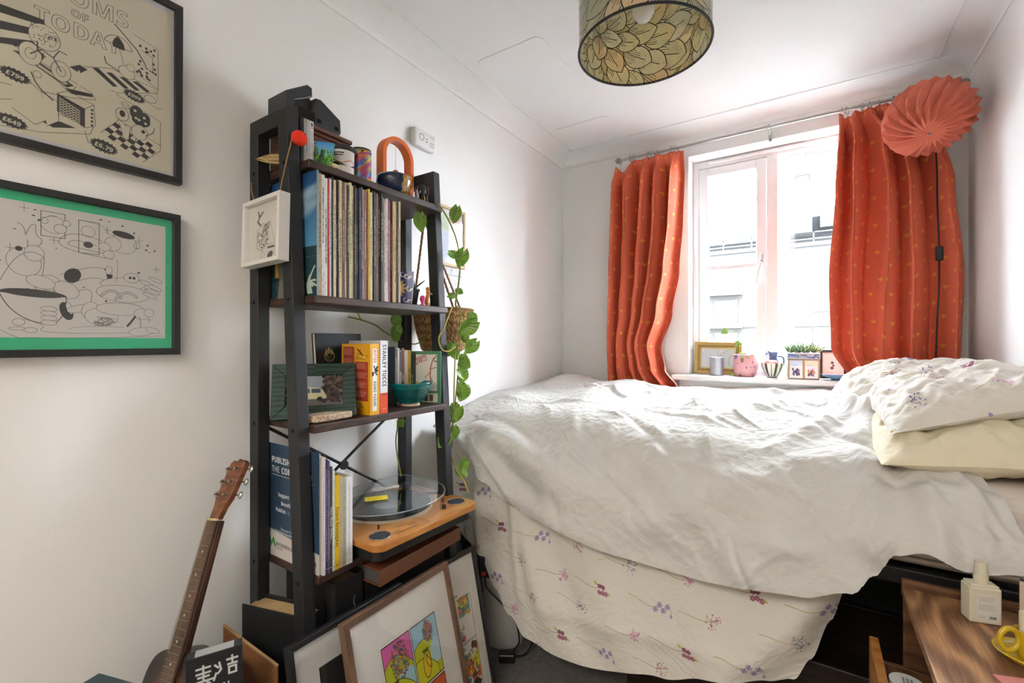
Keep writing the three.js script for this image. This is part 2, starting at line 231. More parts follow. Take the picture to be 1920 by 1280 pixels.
// printed meadow flowers on cream cotton, one metre across
function flowerPrint(seed) {
  return canvas(2048, 2048, (g, w) => {
    g.fillStyle = '#e2dcd2'; g.fillRect(0, 0, w, w); const r = rng(seed), S = w / 2048;
    const dot = (x, y, a, b, t, c) => { g.fillStyle = c; g.save(); g.translate(x, y); g.rotate(t); g.beginPath(); g.ellipse(0, 0, a, b, 0, 0, 7); g.fill(); g.restore(); };
    const one = (X, Y, kind, flip) => {
      g.save(); g.translate(X, Y); g.scale(flip * 0.82, 0.82); g.globalAlpha = 0.82; g.lineCap = 'round'; g.strokeStyle = ['#a89b3c', '#9c9440', '#b5a550'][kind % 3]; g.lineWidth = 5 * S;
      const L = 230 + r() * 60; g.beginPath(); g.moveTo(-L, -50 + r() * 60); g.bezierCurveTo(-L * 0.6, -30, -L * 0.4, 20, 0, 0); g.stroke();
      if (kind === 0) for (let i = 0; i < 26; i++) { const a = r() * 6.28, d = 22 + r() * 38; dot(Math.cos(a) * d + 20, Math.sin(a) * d, 8, 4, a, ['#a8627f', '#bd7f99', '#8a4c6a', '#cb9bb0'][i % 4]); if (i % 2) { g.lineWidth = 2; g.strokeStyle = '#9a6a5a'; g.beginPath(); g.moveTo(0, 0); g.lineTo(Math.cos(a) * d + 20, Math.sin(a) * d); g.stroke(); } }
      if (kind === 1) { for (let i = 0; i < 5; i++) { const px = 20 + (i % 3) * 34, py = (i % 2 ? -26 : 22) + r() * 12; for (let k = 0; k < 5; k++) dot(px + Math.cos(k * 1.256) * 12, py + Math.sin(k * 1.256) * 12, 11, 9, k, i % 2 ? '#84405f' : '#9a5578'); dot(px, py, 4, 4, 0, '#d8b66a'); } dot(-20, -40, 22, 10, 0.6, '#a7a845'); dot(110, 25, 20, 9, 0.4, '#b1a84c'); }
      if (kind === 2) for (let i = 0; i < 34; i++) { const a = r() * 6.28, d = 10 + r() * 62; dot(Math.cos(a) * d + 20, Math.sin(a) * d, 7, 3.2, a, i % 3 ? '#474a78' : '#6a6fa5'); }
      if (kind === 3) { for (let i = 0; i < 4; i++) { const px = -10 + i * 34, py = (i % 2 ? -30 : 10) + r() * 10; for (let k = 0; k < 6; k++) dot(px + Math.cos(k) * 14, py + Math.sin(k) * 14, 13, 8, k, ['#978bb0', '#a99ec0', '#857aa2'][k % 3]); } g.strokeStyle = '#a08a5c'; g.lineWidth = 4; g.beginPath(); g.moveTo(90, -30); g.quadraticCurveTo(130, -30, 125, 30); g.stroke(); dot(125, 40, 12, 16, 0, '#9a8cc0'); }
      if (kind === 4) for (let i = 0; i < 30; i++) { const a = r() * 6.28, d = r() * 55; dot(Math.cos(a) * d + 20, Math.sin(a) * d, 12, 8, a, ['#cf9fb4', '#c489a5', '#d9b3c3'][i % 3]); }
      g.restore();
    };
    let k = 0; for (let j = 0; j < 9; j++) for (let i = 0; i < 5; i++) { const x = (i + 0.5 + (j % 2) * 0.5) * 410 + (r() - 0.5) * 110, y = (j + 0.5) * 228 + (r() - 0.5) * 70; for (const dx of [-w, 0, w]) one(x + dx, y, (k * 2 + j) % 5, (r(), 1)); k++; }
  }, [1, 1]);
}
const floralTex = flowerPrint(5), floral = mat(0xffffff, { map: floralTex, roughness: 0.95, bumpMap: crumple, bumpScale: 0.003 });
{
  const frame = thing('bed_frame', 'low black metal bed frame under the mattress, its rail showing at right', 'bed frame', [1.02, 0, 0.645]);
  mesh('side_rail', rb(1.94, 0.045, 0.03, 0.006, 0, 0.655, 0.585), BLACK, frame); mesh('side_rail', rb(1.94, 0.045, 0.03, 0.006, 0, 0.655, -0.585), BLACK, frame);
  mesh('end_rail', rb(0.03, 0.045, 1.16, 0.006, -0.955, 0.655, 0), BLACK, frame); mesh('end_rail', rb(0.03, 0.045, 1.16, 0.006, 0.955, 0.655, 0), BLACK, frame);
  for (let i = 0; i < 12; i++) mesh('slat', rb(0.07, 0.015, 1.14, 0.003, -0.9 + i * 0.1636, 0.655, 0), mat(0x4a3a2a), frame);
  for (const x of [-0.94, 0.94]) for (const z of [-0.5, 0.5]) mesh('leg', cyl(0.022, 0.02, 0.64, x, 0.32, z, 16), BLACK, frame);
  const m = thing('mattress', 'thick mattress in a pale cream fitted sheet', 'mattress', [1.05, 0.68, 0.66]);
  const body = new RoundedBoxGeometry(1.86, 0.235, 1.18, 6, 0.06).translate(0, 0.1175, 0); { const p = body.attributes.position; for (let i = 0; i < p.count; i++) { const x = p.getX(i), y = p.getY(i), z = p.getZ(i); p.setXYZ(i, x, y, z + (z > 0.5 ? 0.004 * n2(x * 4, y * 18) : 0)); } body.computeVertexNormals(); }
  mesh('fitted_sheet', body, pinkish, m);
  mesh('piping', tube([[-0.9, 0.03, 0.591], [0, 0.028, 0.594], [0.9, 0.03, 0.591]], 0.006, 30), mat(0xc9bfae, { roughness: 0.9 }), m);
  mesh('crease', tube([[0.3, 0.075, 0.59], [0.6, 0.068, 0.593], [0.9, 0.078, 0.59]], 0.007, 30), pinkish, m);
}
// folds: ridges between two points of the cloth, in metres of (x, run)
function foldField(list) { return (x, s) => { let h = 0; for (const [x0, s0, x1, s1, w, a] of list) { const dx = x1 - x0, ds = s1 - s0, L2 = dx * dx + ds * ds, t = clamp(((x - x0) * dx + (s - s0) * ds) / L2), px = x - x0 - t * dx, ps = s - s0 - t * ds, d2 = px * px + ps * ps; if (d2 > w * w * 9) continue; h += a * Math.exp(-d2 / (w * w)) * (0.35 + 0.65 * Math.sin(Math.PI * clamp(0.08 + t * 0.84))); } return h; }; }
const topY = (x, z) => 0.975 + 0.05 * (1 - z / 1.2) - 0.04 * Math.exp(-((x - 0.85) ** 2) / 0.06 - (z * z) / 0.06) + 0.035 * Math.exp(-((x - 0.08) ** 2) / 0.02 - ((z - 0.35) ** 2) / 0.03) + 0.012 * n2(x * 3.1, z * 3.3) + 0.018 * n2(x * 1.4 + 4, z * 1.7);
// white duvet cover
{
  const hem = table([[0, 0.9], [0.12, 0.872], [0.21, 0.83], [0.335, 0.715], [0.45, 0.668], [0.568, 0.633], [0.875, 0.58], [1.125, 0.568], [1.396, 0.602], [1.5, 0.636], [1.55, 0.69], [1.595, 0.745], [1.65, 0.765], [1.72, 0.742], [1.81, 0.755]]);
  const crest = table([[0, 0.915], [0.13, 0.905], [0.4, 0.955], [0.7, 0.965], [1.1, 0.955], [1.33, 0.93], [1.6, 0.935], [1.81, 0.945]]);
  const r = rng(31), folds = [];
  const F = (...a) => folds.push(a);
  // long creases that run from the top right towards the foot
  F(1.5, 0.2, 1.0, 0.75, 0.045, 0.022); F(1.3, 0.15, 0.75, 0.55, 0.035, 0.018); F(1.45, 0.5, 1.1, 1.0, 0.04, 0.02); F(1.58, 0.6, 1.33, 1.15, 0.035, 0.024); F(1.1, 0.3, 0.45, 0.5, 0.03, 0.014); F(0.9, 0.1, 0.35, 0.25, 0.05, 0.025);
  F(0.1, 0.9, 0.7, 0.85, 0.03, 0.013); F(0.15, 1.2, 0.6, 1.5, 0.03, -0.018); F(0.22, 1.25, 0.9, 1.55, 0.045, 0.02); F(0.3, 1.45, 1.0, 1.62, 0.04, 0.016); F(0.12, 0.4, 0.25, 0.15, 0.05, 0.04); F(0.2, 0.45, 0.55, 0.3, 0.04, 0.022);
  F(0.2, 1.22, 1.0, 1.5, 0.05, 0.028); F(0.4, 1.2, 1.25, 1.42, 0.06, -0.016); F(1.5, 1.15, 0.95, 1.5, 0.055, 0.026); F(0.9, 1.25, 1.35, 1.6, 0.05, 0.022); F(1.45, 1.25, 1.2, 1.65, 0.05, 0.018); F(0.8, 1.15, 0.85, 1.35, 0.025, 0.014); F(0.95, 1.12, 1.02, 1.32, 0.03, 0.016); F(1.13, 1.1, 1.16, 1.28, 0.022, 0.016); F(0.62, 1.1, 0.7, 1.3, 0.03, 0.012);
  F(1.45, 0.25, 1.66, 0.6, 0.03, 0.04); F(1.5, 0.6, 1.68, 0.95, 0.035, 0.045); F(1.66, 0.45, 1.55, 0.75, 0.02, -0.02); F(1.62, 0.35, 1.56, 0.95, 0.035, 0.035); F(1.66, 0.7, 1.72, 1.3, 0.03, 0.025); F(1.6, 1.0, 1.61, 1.5, 0.025, -0.01); F(1.66, 1.15, 1.68, 1.5, 0.028, 0.03); F(1.74, 1.1, 1.76, 1.5, 0.02, 0.016); F(1.55, 1.1, 1.54, 1.55, 0.03, 0.018); F(1.4, 0.35, 1.62, 0.55, 0.03, 0.02);
  for (let i = 0; i < 34; i++) { const x = 0.1 + r() * 1.55, s = 0.15 + r() * 1.35, a = -0.5 + (r() - 0.5) * 0.9 + (s > 1.15 ? 0.25 : 0), l = 0.22 + r() * 0.3; F(x, s, x + Math.cos(a) * l, s - Math.sin(a) * l, 0.013 + r() * 0.02, (r() > 0.3 ? 1 : -1) * (0.005 + r() * 0.009)); }
  for (let i = 0; i < 46; i++) { const x = 0.1 + r() * 1.6, s = 0.1 + r() * 1.4, a = -0.55 + (r() - 0.5) * 1.2, l = 0.08 + r() * 0.26; F(x, s, x + Math.cos(a) * l, s - Math.sin(a) * l, 0.009 + r() * 0.014, (r() > 0.25 ? 1 : -1) * (0.004 + r() * 0.008)); }
  const fold = foldField(folds);
  const NU = 420, NV = 330, cols = [];
  const x1 = (v) => lerp(1.575, 1.70, sst(0.05, 0.4, v)) + 0.13 * sst(0.62, 1, v), x0 = (v) => 0.012 + 0.02 * sst(0.75, 1, v);
  const path = (x) => {
    const yc = crest(x), yh = hem(x), drop = yc - yh, k = clamp(drop / 0.35);
    return new THREE.SplineCurve([[0.03, topY(x, 0.03)], [0.28, topY(x, 0.28)], [0.55, topY(x, 0.55)], [0.85, topY(x, 0.85)], [1.06, lerp(topY(x, 1.06), yc + 0.015, 0.6)], [1.19, yc - 0.012], [1.255 + 0.03 * k, yc - 0.035 - 0.05 * k], [1.29 + 0.045 * k, yc - drop * lerp(0.75, 0.45, k)], [1.31 + 0.06 * k, yh + drop * 0.22], [1.315 + 0.07 * k, yh]].map((p) => new THREE.Vector2(...p)));
  };
  const cache = new Map(), at = (x) => { const q = Math.round(x * 400) / 400; if (!cache.has(q)) { const c = path(q); const L = c.getLengths(160); cache.set(q, { c, L: L[160] }); } return cache.get(q); };
  const base = (x, v) => { const { c, L } = at(x), p = c.getPointAt(clamp(v)); return [p.x, p.y, v * L]; };
  const f = (u, v) => {
    const x = lerp(x0(v), x1(v), u), [z, y, s] = base(x, v), e = 0.004, a = base(x, Math.max(0, v - e)), b = base(x, Math.min(1, v + e)); let ny = b[0] - a[0], nz = a[1] - b[1]; const l = Math.hypot(ny, nz) || 1; ny /= l; nz /= l;
    let h = fold(x, s) + 0.005 * (1 - Math.abs(n3(x * 5 + s * 2, s * 4.5 - x, 3))) + 0.0016 * (1 - Math.abs(n3(x * 13 + s * 5, s * 11, 7))) + 0.0015 * n3(x * 34 + s * 12, s * 28, 9);
    h *= sst(0, 0.05, v) * 0.85 + 0.15;
    const front = sst(1.12, 1.32, z); h += front * 0.014 * Math.sin(x * 9 + 1.5 + 1.5 * n2(x * 2, 3)) * sst(0, 0.25, crest(x) - y);
    return [Math.max(0.008, x + 0.006 * n3(x * 6, s * 6, 2)), y + h * ny, Math.max(0.022, z + h * nz)];
  };
  const g = sheet((u, v) => f(u, v), NU, NV, 0.006, (u, v, p) => [p.x, v * 1.7]);
  solo('duvet', g, linen, 'crumpled white duvet cover spread over the bed and hanging off its side', 'duvet');
}
// floral duvet cover below it, hanging to the floor
{
  const hem = table([[0.02, 0.47], [0.2, 0.43], [0.3, 0.41], [0.384, 0.3], [0.45, 0.22], [0.53, 0.165], [0.62, 0.15], [0.75, 0.155], [1.03, 0.222], [1.2, 0.285], [1.32, 0.32], [1.38, 0.34], [1.42, 0.4], [1.466, 0.5], [1.51, 0.63], [1.54, 0.75]]);
  const fold = foldField([[0.35, 0.9, 0.62, 0.25, 0.04, 0.02], [0.45, 0.8, 0.8, 0.2, 0.045, -0.016], [0.7, 0.7, 0.95, 0.2, 0.06, 0.016], [1.05, 0.6, 1.2, 0.2, 0.05, 0.012], [1.5, 0.65, 1.2, 0.28, 0.05, 0.03], [1.52, 0.55, 1.36, 0.32, 0.04, -0.02], [0.22, 0.85, 0.3, 0.4, 0.03, 0.03], [0.14, 0.9, 0.16, 0.42, 0.025, -0.02], [0.6, 0.3, 1.3, 0.36, 0.03, 0.01], [0.42, 0.7, 0.5, 0.3, 0.02, 0.012]]);
  const f = (u, v) => {
    const x = lerp(0.015, 1.54, u), yh = hem(x), y = lerp(0.86, yh, v), t = (0.93 - y) / 0.8;
    let z = 1.25 + 0.085 * sst(0, 0.75, t) + 0.03 * sst(0.4, 1, t) * Math.sin(Math.PI * clamp((x - 0.25) / 1.25)) + fold(x, y) * sst(0.1, 0.4, t) + 0.006 * n3(x * 7, y * 5, 1) * t;
    z -= 0.09 * sst(0.34, 0.1, x) * t + 0.07 * sst(1.38, 1.54, x) * sst(0.2, 0.5, t);
    return [x, y, Math.max(1.245, z)];
  };
  solo('floral_duvet', sheet(f, 220, 120, 0.004, (u, v, p) => [p.x * 1.12 + 0.07, p.y * 1.12 + 0.12]), floral, 'cream duvet cover printed with purple meadow flowers, hanging below the white one', 'duvet');
}
// pillows
function pillow(name, label, m, [sx, sz, th], pos, rot, seed, uvk = 1, sag = 0) {
  const half = (sgn) => sheet((u, v) => {
    const a = u * 2 - 1, b = v * 2 - 1, e = Math.max(0, (1 - Math.abs(a) ** 2.3) * (1 - Math.abs(b) ** 2.3)), k = 1 - 0.07 * (1 - Math.abs(b)) * Math.abs(a) ** 4, k2 = 1 - 0.07 * (1 - Math.abs(a)) * Math.abs(b) ** 4;
    const wr = 0.012 * (1 - Math.abs(n3(a * 2.2, b * 2.6, seed))) * Math.min(1, e * 3) + 0.006 * n3(a * 4 + b * 3, b * 6 - a * 2, seed + 2) * Math.min(1, e * 4) + 0.012 * n3(a * 1.2, b * 1.3, seed + 4) * Math.min(1, e * 2);
    return [a * sx / 2 * k, (sgn > 0 ? 1.25 : -0.6) * (th / 2 * e ** 0.62 + (e > 0 ? wr : 0)) - sag * a * a, b * sz / 2 * k2 * (sgn > 0 ? 1 : 1)];
  }, 70, 70, 0, (u, v) => [u * sx * uvk + seed * 0.37, v * sz * uvk + seed * 0.21]);
  const bottom = half(-1); const ix = bottom.index.array; for (let i = 0; i < ix.length; i += 3) { const t = ix[i]; ix[i] = ix[i + 1]; ix[i + 1] = t; } const nn = bottom.attributes.normal; for (let i = 0; i < nn.count; i++) nn.setXYZ(i, -nn.getX(i), -nn.getY(i), -nn.getZ(i));
  solo(name, mergeGeometries([half(1), bottom]), m, label, 'pillow', pos, rot);
}
pillow('pillow', 'cream floral pillow lying against the orange curtain', floral, [0.48, 0.52, 0.17], [1.735, 1.075, 0.43], [0.02, 0, 0.18], 3, 1);
pillow('pillow', 'plain cream-yellow pillow at the bottom of the front stack', cream, [0.43, 0.64, 0.17], [1.775, 0.972, 0.95], [0.02, 0.04, 0.08], 6, 1);
pillow('pillow', 'white floral pillow on top of the plain cream pillow', floral, [0.42, 0.6, 0.12], [1.785, 1.098, 0.9], [0.05, 0.06, 0.3], 9, 1);
// storage under the bed
{
  const darkWood = mat(null, { map: woodTex(256, 256, 0x1c1310, 0x33231b, { seed: 3 }), roughness: 0.45 });
  const d = thing('storage_crate', 'dark brown storage crate pushed under the bed', 'crate', [1.35, 0, 1.0]);
  mesh('front', rb(0.95, 0.3, 0.02, 0.004, 0, 0.2, 0.22), darkWood, d); mesh('side', rb(0.018, 0.28, 0.44, 0.003, -0.466, 0.2, 0), darkWood, d); mesh('side', rb(0.018, 0.28, 0.44, 0.003, 0.466, 0.2, 0), darkWood, d); mesh('back', rb(0.92, 0.28, 0.018, 0.003, 0, 0.2, -0.21), darkWood, d); mesh('base', bx(0.92, 0.01, 0.42, 0, 0.065, 0), darkWood, d);
  for (const x of [-0.4, 0.4]) for (const z of [-0.15, 0.15]) mesh('caster', cyl(0.025, 0.025, 0.02, 0, 0, 0, 16).rotateZ(Math.PI / 2).translate(x, 0.025, z), BLACK, d);
  const blk = thing('storage_bag', 'charcoal fabric storage bag with dusty marks stuffed under the bed', 'bag', [1.2, 0, 0.4]);
  mesh('bag_body', rb(1.3, 0.56, 0.7, 0.08, 0, 0.285, 0, 4), mat(0xffffff, { roughness: 1, map: dataTex(256, 256, (x, y) => mixc([44, 44, 46], [92, 90, 88], clamp(0.2 + 0.35 * tn(x, y, 60) + 0.5 * Math.max(0, tn(x, y, 14, 5)) * Math.max(0, tn(x, y, 120, 2)))), true, [3, 3]) }), blk); mesh('zip', tube([[-0.55, 0.5, 0.352], [0, 0.505, 0.353], [0.55, 0.5, 0.352]], 0.004, 10), mat(0x333333, { metalness: 0.6 }), blk);
}
// ---------- curtains and rod ----------
const curtainTex = canvas(512, 1024, (g, w, h) => {
  g.fillStyle = '#e56b4a'; g.fillRect(0, 0, w, h); const r = rng(3);
  for (let i = 0; i < 9000; i++) { g.fillStyle = r() > 0.5 ? 'rgba(255,130,80,0.05)' : 'rgba(90,10,0,0.06)'; if (r() > 0.5) g.fillRect(r() * w, r() * h, 2, 10 + r() * 30); else g.fillRect(r() * w, r() * h, 10 + r() * 20, 2); }
  const motif = (x, y, s) => { for (const k of [-1, 0, 1]) { g.save(); g.translate(x, y); g.scale(0.6, 1); g.rotate(k * 0.85); g.fillStyle = '#f0a548'; g.beginPath(); g.ellipse(0, -s * 0.75, s * 0.3, s * 0.75, 0, 0, 7); g.fill(); g.restore(); } g.fillStyle = '#f0a548'; g.fillRect(x - s * 0.1, y, s * 0.2, s * 0.5); g.fillRect(x - s * 0.25, y + s * 0.05, s * 0.5, s * 0.14); };
  for (let j = 0; j < 4; j++) for (let i = 0; i < 2; i++) { motif((i + 0.25 + (j % 2) * 0.5) * 256 % 512 + 0, j * 256 + 100, 44); g.fillStyle = '#d9822f'; g.beginPath(); g.arc((i + 0.75 + (j % 2) * 0.5) * 256 % 512, j * 256 + 110, 11, 0, 7); g.fill(); }
}, [1 / 0.15, 1 / 0.272]);
const curtainMat = mat(0xffffff, { map: curtainTex, roughness: 0.85, bumpMap: weave, bumpScale: 0.0004, transmission: 0.12, thickness: 0 });
const liningMat = mat(0xd9c9b4, { roughness: 0.9 });
function curtainThing(label, P) {
  const o = thing('curtain', label, 'curtain');
  const f = (u, v) => {
    const xl = P.left(v), xr = P.right(v), w = P.warp(u, v), x = lerp(xl, xr, w), ph = P.phase(u, v), amp = P.amp(u, v);
    const s = Math.sin(ph), z = P.z0(u, v) + amp * (Math.sign(s) * Math.abs(s) ** 0.75) + 0.008 * n3(u * 5, v * 3, P.seed);
    return [x + 0.017 * Math.sin(2 * ph + 0.6) * Math.sin(Math.PI * u) * sst(0, 0.1, v), lerp(P.top(u), P.bottom(u), v), Math.max(0.016, z)];
  };
  mesh('cloth', sheet(f, 300, 110, 0.0025, (u, v) => [u * P.cloth, -v * P.drop]), curtainMat, o);
  const strip = (u0, u1, name) => mesh(name, sheet((u, v) => { const p = f(lerp(u0, u1, u), v); return [p[0], p[1], p[2] - 0.006]; }, 6, 60, 0.002), liningMat, o);
  strip(0.0, 0.012, 'lining_edge'); strip(0.985, 1.0, 'lining_edge');
  for (const u of P.rings) { const p = f(u, 0), y = 2.385; mesh('ring', new THREE.TorusGeometry(0.017, 0.0022, 8, 24), CHROME, o, [p[0], y - 0.006, 0.09], [0, 1.2 + 0.3 * n2(u * 9, 1), 0]); mesh('hook', tube([[p[0], y - 0.022, 0.09], [p[0] + 0.004, y - 0.03, 0.088], [p[0], Math.min(y - 0.036, p[1] - 0.012), lerp(0.09, p[2], 0.5)], [p[0], p[1] - 0.006, p[2] + 0.004]], 0.0014, 10, 6), CHROME, o); }
  return o;
}
curtainThing('orange curtain with gold sprigs at the left of the window', {
  seed: 1, cloth: 1.05, drop: 1.34, left: (v) => lerp(0.405, 0.374, v) - 0.01 * Math.sin(v * 3), right: table([[0, 0.815], [0.3, 0.805], [0.5, 0.785], [0.68, 0.745], [0.83, 0.683], [0.92, 0.71], [1, 0.785]]),
  warp: (u, v) => u + 0.02 * Math.sin(u * 18 + v * 1.2), phase: (u, v) => u * 30 + 0.9 + 0.9 * n2(u * 2.5, v * 0.8) + 1.2 * v * u, amp: (u, v) => (0.054 + 0.018 * n2(u * 3 + 2, v * 0.6)) * sst(0, 0.1, v) + 0.008,
  z0: (u, v) => 0.086 + 0.03 * sst(0.75, 1, u) * v, top: (u) => 2.372 - 0.05 * sst(0.0, 0.1, u) * sst(0.3, 0.16, u) - 0.018 * sst(0.12, 0, u) - 0.008 * Math.abs(Math.sin(u * 20)), bottom: (u) => 1.03 - 0.028 * u, rings: [0.06, 0.3, 0.5, 0.58, 0.66, 0.82, 0.9],
});
curtainThing('orange curtain with gold sprigs at the right of the window behind the paper lantern', {
  seed: 8, cloth: 1.2, drop: 1.4, left: table([[0, 1.53], [0.3, 1.512], [0.6, 1.49], [0.85, 1.5], [1, 1.585]]), right: table([[0, 1.79], [0.12, 1.9], [0.3, 1.945], [0.6, 1.976], [1, 1.964]]),
  warp: (u, v) => u + 0.018 * Math.sin(u * 15 + 1 - v), phase: (u, v) => u * 27 + 1.9 + 0.8 * n2(u * 2.2 + 7, v * 0.7) + 0.5 * v, amp: (u, v) => (0.058 + 0.02 * n2(u * 3 + 5, v * 0.6)) * sst(0, 0.1, v) * (1 - 0.3 * v) + 0.008,
  z0: (u, v) => 0.088 + 0.03 * sst(0.6, 1, v) * sst(0.5, 0.1, u), top: (u) => 2.374 - 0.022 * sst(0.02, 0.1, u) * sst(0.28, 0.2, u) - 0.007 * Math.abs(Math.sin(u * 22)), bottom: (u) => lerp(1.055, 1.02, sst(0, 0.12, u)) + 0.02 * Math.sin(u * 9), rings: [0.05, 0.13, 0.36, 0.45, 0.62, 0.8, 0.95],
});
{
  const o = thing('curtain_rod', 'thin steel curtain rod above the window', 'curtain rod', [0, 2.385, 0.09]);
  mesh('rod', cyl(0.0075, 0.0075, 1.56, 0, 0, 0, 20).rotateZ(Math.PI / 2).translate(1.205, 0, 0), mat(0xa9a7a3, { metalness: 1, roughness: 0.28 }), o);
  for (const x of [0.425, 1.975]) mesh('finial', new THREE.SphereGeometry(0.017, 24, 16), mat(0x9a948a, { metalness: 1, roughness: 0.3 }), o, [x, 0, 0]);
  for (const x of [0.5, 1.239, 1.94]) { const b = mesh('bracket', merge([rb(0.016, 0.05, 0.006, 0.002, x, -0.02, -0.085), cyl(0.005, 0.005, 0.085, 0, 0, 0, 12).rotateX(Math.PI / 2).translate(x, -0.012, -0.042), new THREE.TorusGeometry(0.011, 0.003, 8, 20).rotateY(Math.PI / 2).translate(x, 0, 0)]), mat(0xb5b2ad, { metalness: 1, roughness: 0.35 }), o); for (const y of [-0.008, -0.034]) mesh('screw', cyl(0.003, 0.003, 0.003, 0, 0, 0, 10).rotateX(Math.PI / 2).translate(x, y, -0.081), BLACK, b); }
}
// ---------- pleated paper lantern ----------
{
  const paper = mat(0xd9735a, { roughness: 0.9, transmission: 0.08, thickness: 0 });
  const o = thing('paper_lantern', 'coral pleated paper lampshade hung in front of the right curtain', 'lampshade', [1.8255, 2.188, 0.3]);
  o.quaternion.setFromUnitVectors(V(0, -1, 0), V(-0.1, -0.78, 0.62).normalize());
  // origami shell: 24 gores, mountain and valley lines change sides at the belt
  const N = 22, Rm = 0.152, Hh = 0.118, rows = [[-1, 0.01, 0.004], [-0.96, 0.078, 0.044], [-0.7, 0.128, 0.094], [-0.3, 0.134, 0.151], [0.12, 0.155, 0.138], [0.5, 0.127, 0.142], [0.75, 0.116, 0.09], [0.95, 0.07, 0.04], [1, 0.01, 0.004]];
  const pos = []; const P = rows.map(([y, ra, rb2], j) => Array.from({ length: 2 * N }, (_, i) => { const odd = i % 2, a = (i + (odd ? 0.5 * (j < 3 || j > 5 ? 1 : 0.4) : 0)) / N * Math.PI, r = odd ? rb2 : ra; return [r * Math.cos(a), y * Hh + 0, r * Math.sin(a)]; }));
  // extra pleats: the pole side is folded twice as fine
  const quad = (a, b, c, d) => pos.push(...a, ...c, ...b, ...b, ...c, ...d);
  for (let j = 0; j + 1 < P.length; j++) for (let i = 0; i < 2 * N; i++) quad(P[j][i], P[j][(i + 1) % (2 * N)], P[j + 1][i], P[j + 1][(i + 1) % (2 * N)]);
  const g = new THREE.BufferGeometry(); g.setAttribute('position', new THREE.Float32BufferAttribute(pos, 3)); g.computeVertexNormals();
  mesh('paper_shade', g, paper, o);
  mesh('string_loop', new THREE.TorusGeometry(0.006, 0.001, 6, 16).translate(0, -Hh - 0.002, 0), WHITE, o); mesh('lamp_holder', cyl(0.018, 0.018, 0.05, 0, Hh * 0.6, 0, 16), BLACK, o);
  const c = thing('lamp_cable', 'black lamp cable with a rocker switch hanging down the right curtain', 'cable');
  mesh('cable', tube([[1.85, 2.3, 0.13], [1.874, 2.1, 0.135], [1.874, 1.85, 0.165], [1.878, 1.66, 0.175], [1.877, 1.5, 0.178], [1.872, 1.35, 0.172], [1.868, 1.18, 0.165], [1.866, 1.12, 0.15], [1.862, 1.0, 0.08]], 0.0032, 60), BLACK, c);
  mesh('switch_body', rb(0.026, 0.062, 0.016, 0.007, 1.878, 1.645, 0.178), BLACK, c); mesh('rocker', rb(0.01, 0.018, 0.006, 0.002, 1.878, 1.648, 0.187), mat(0x2c2c2e, { roughness: 0.3 }), c);
}
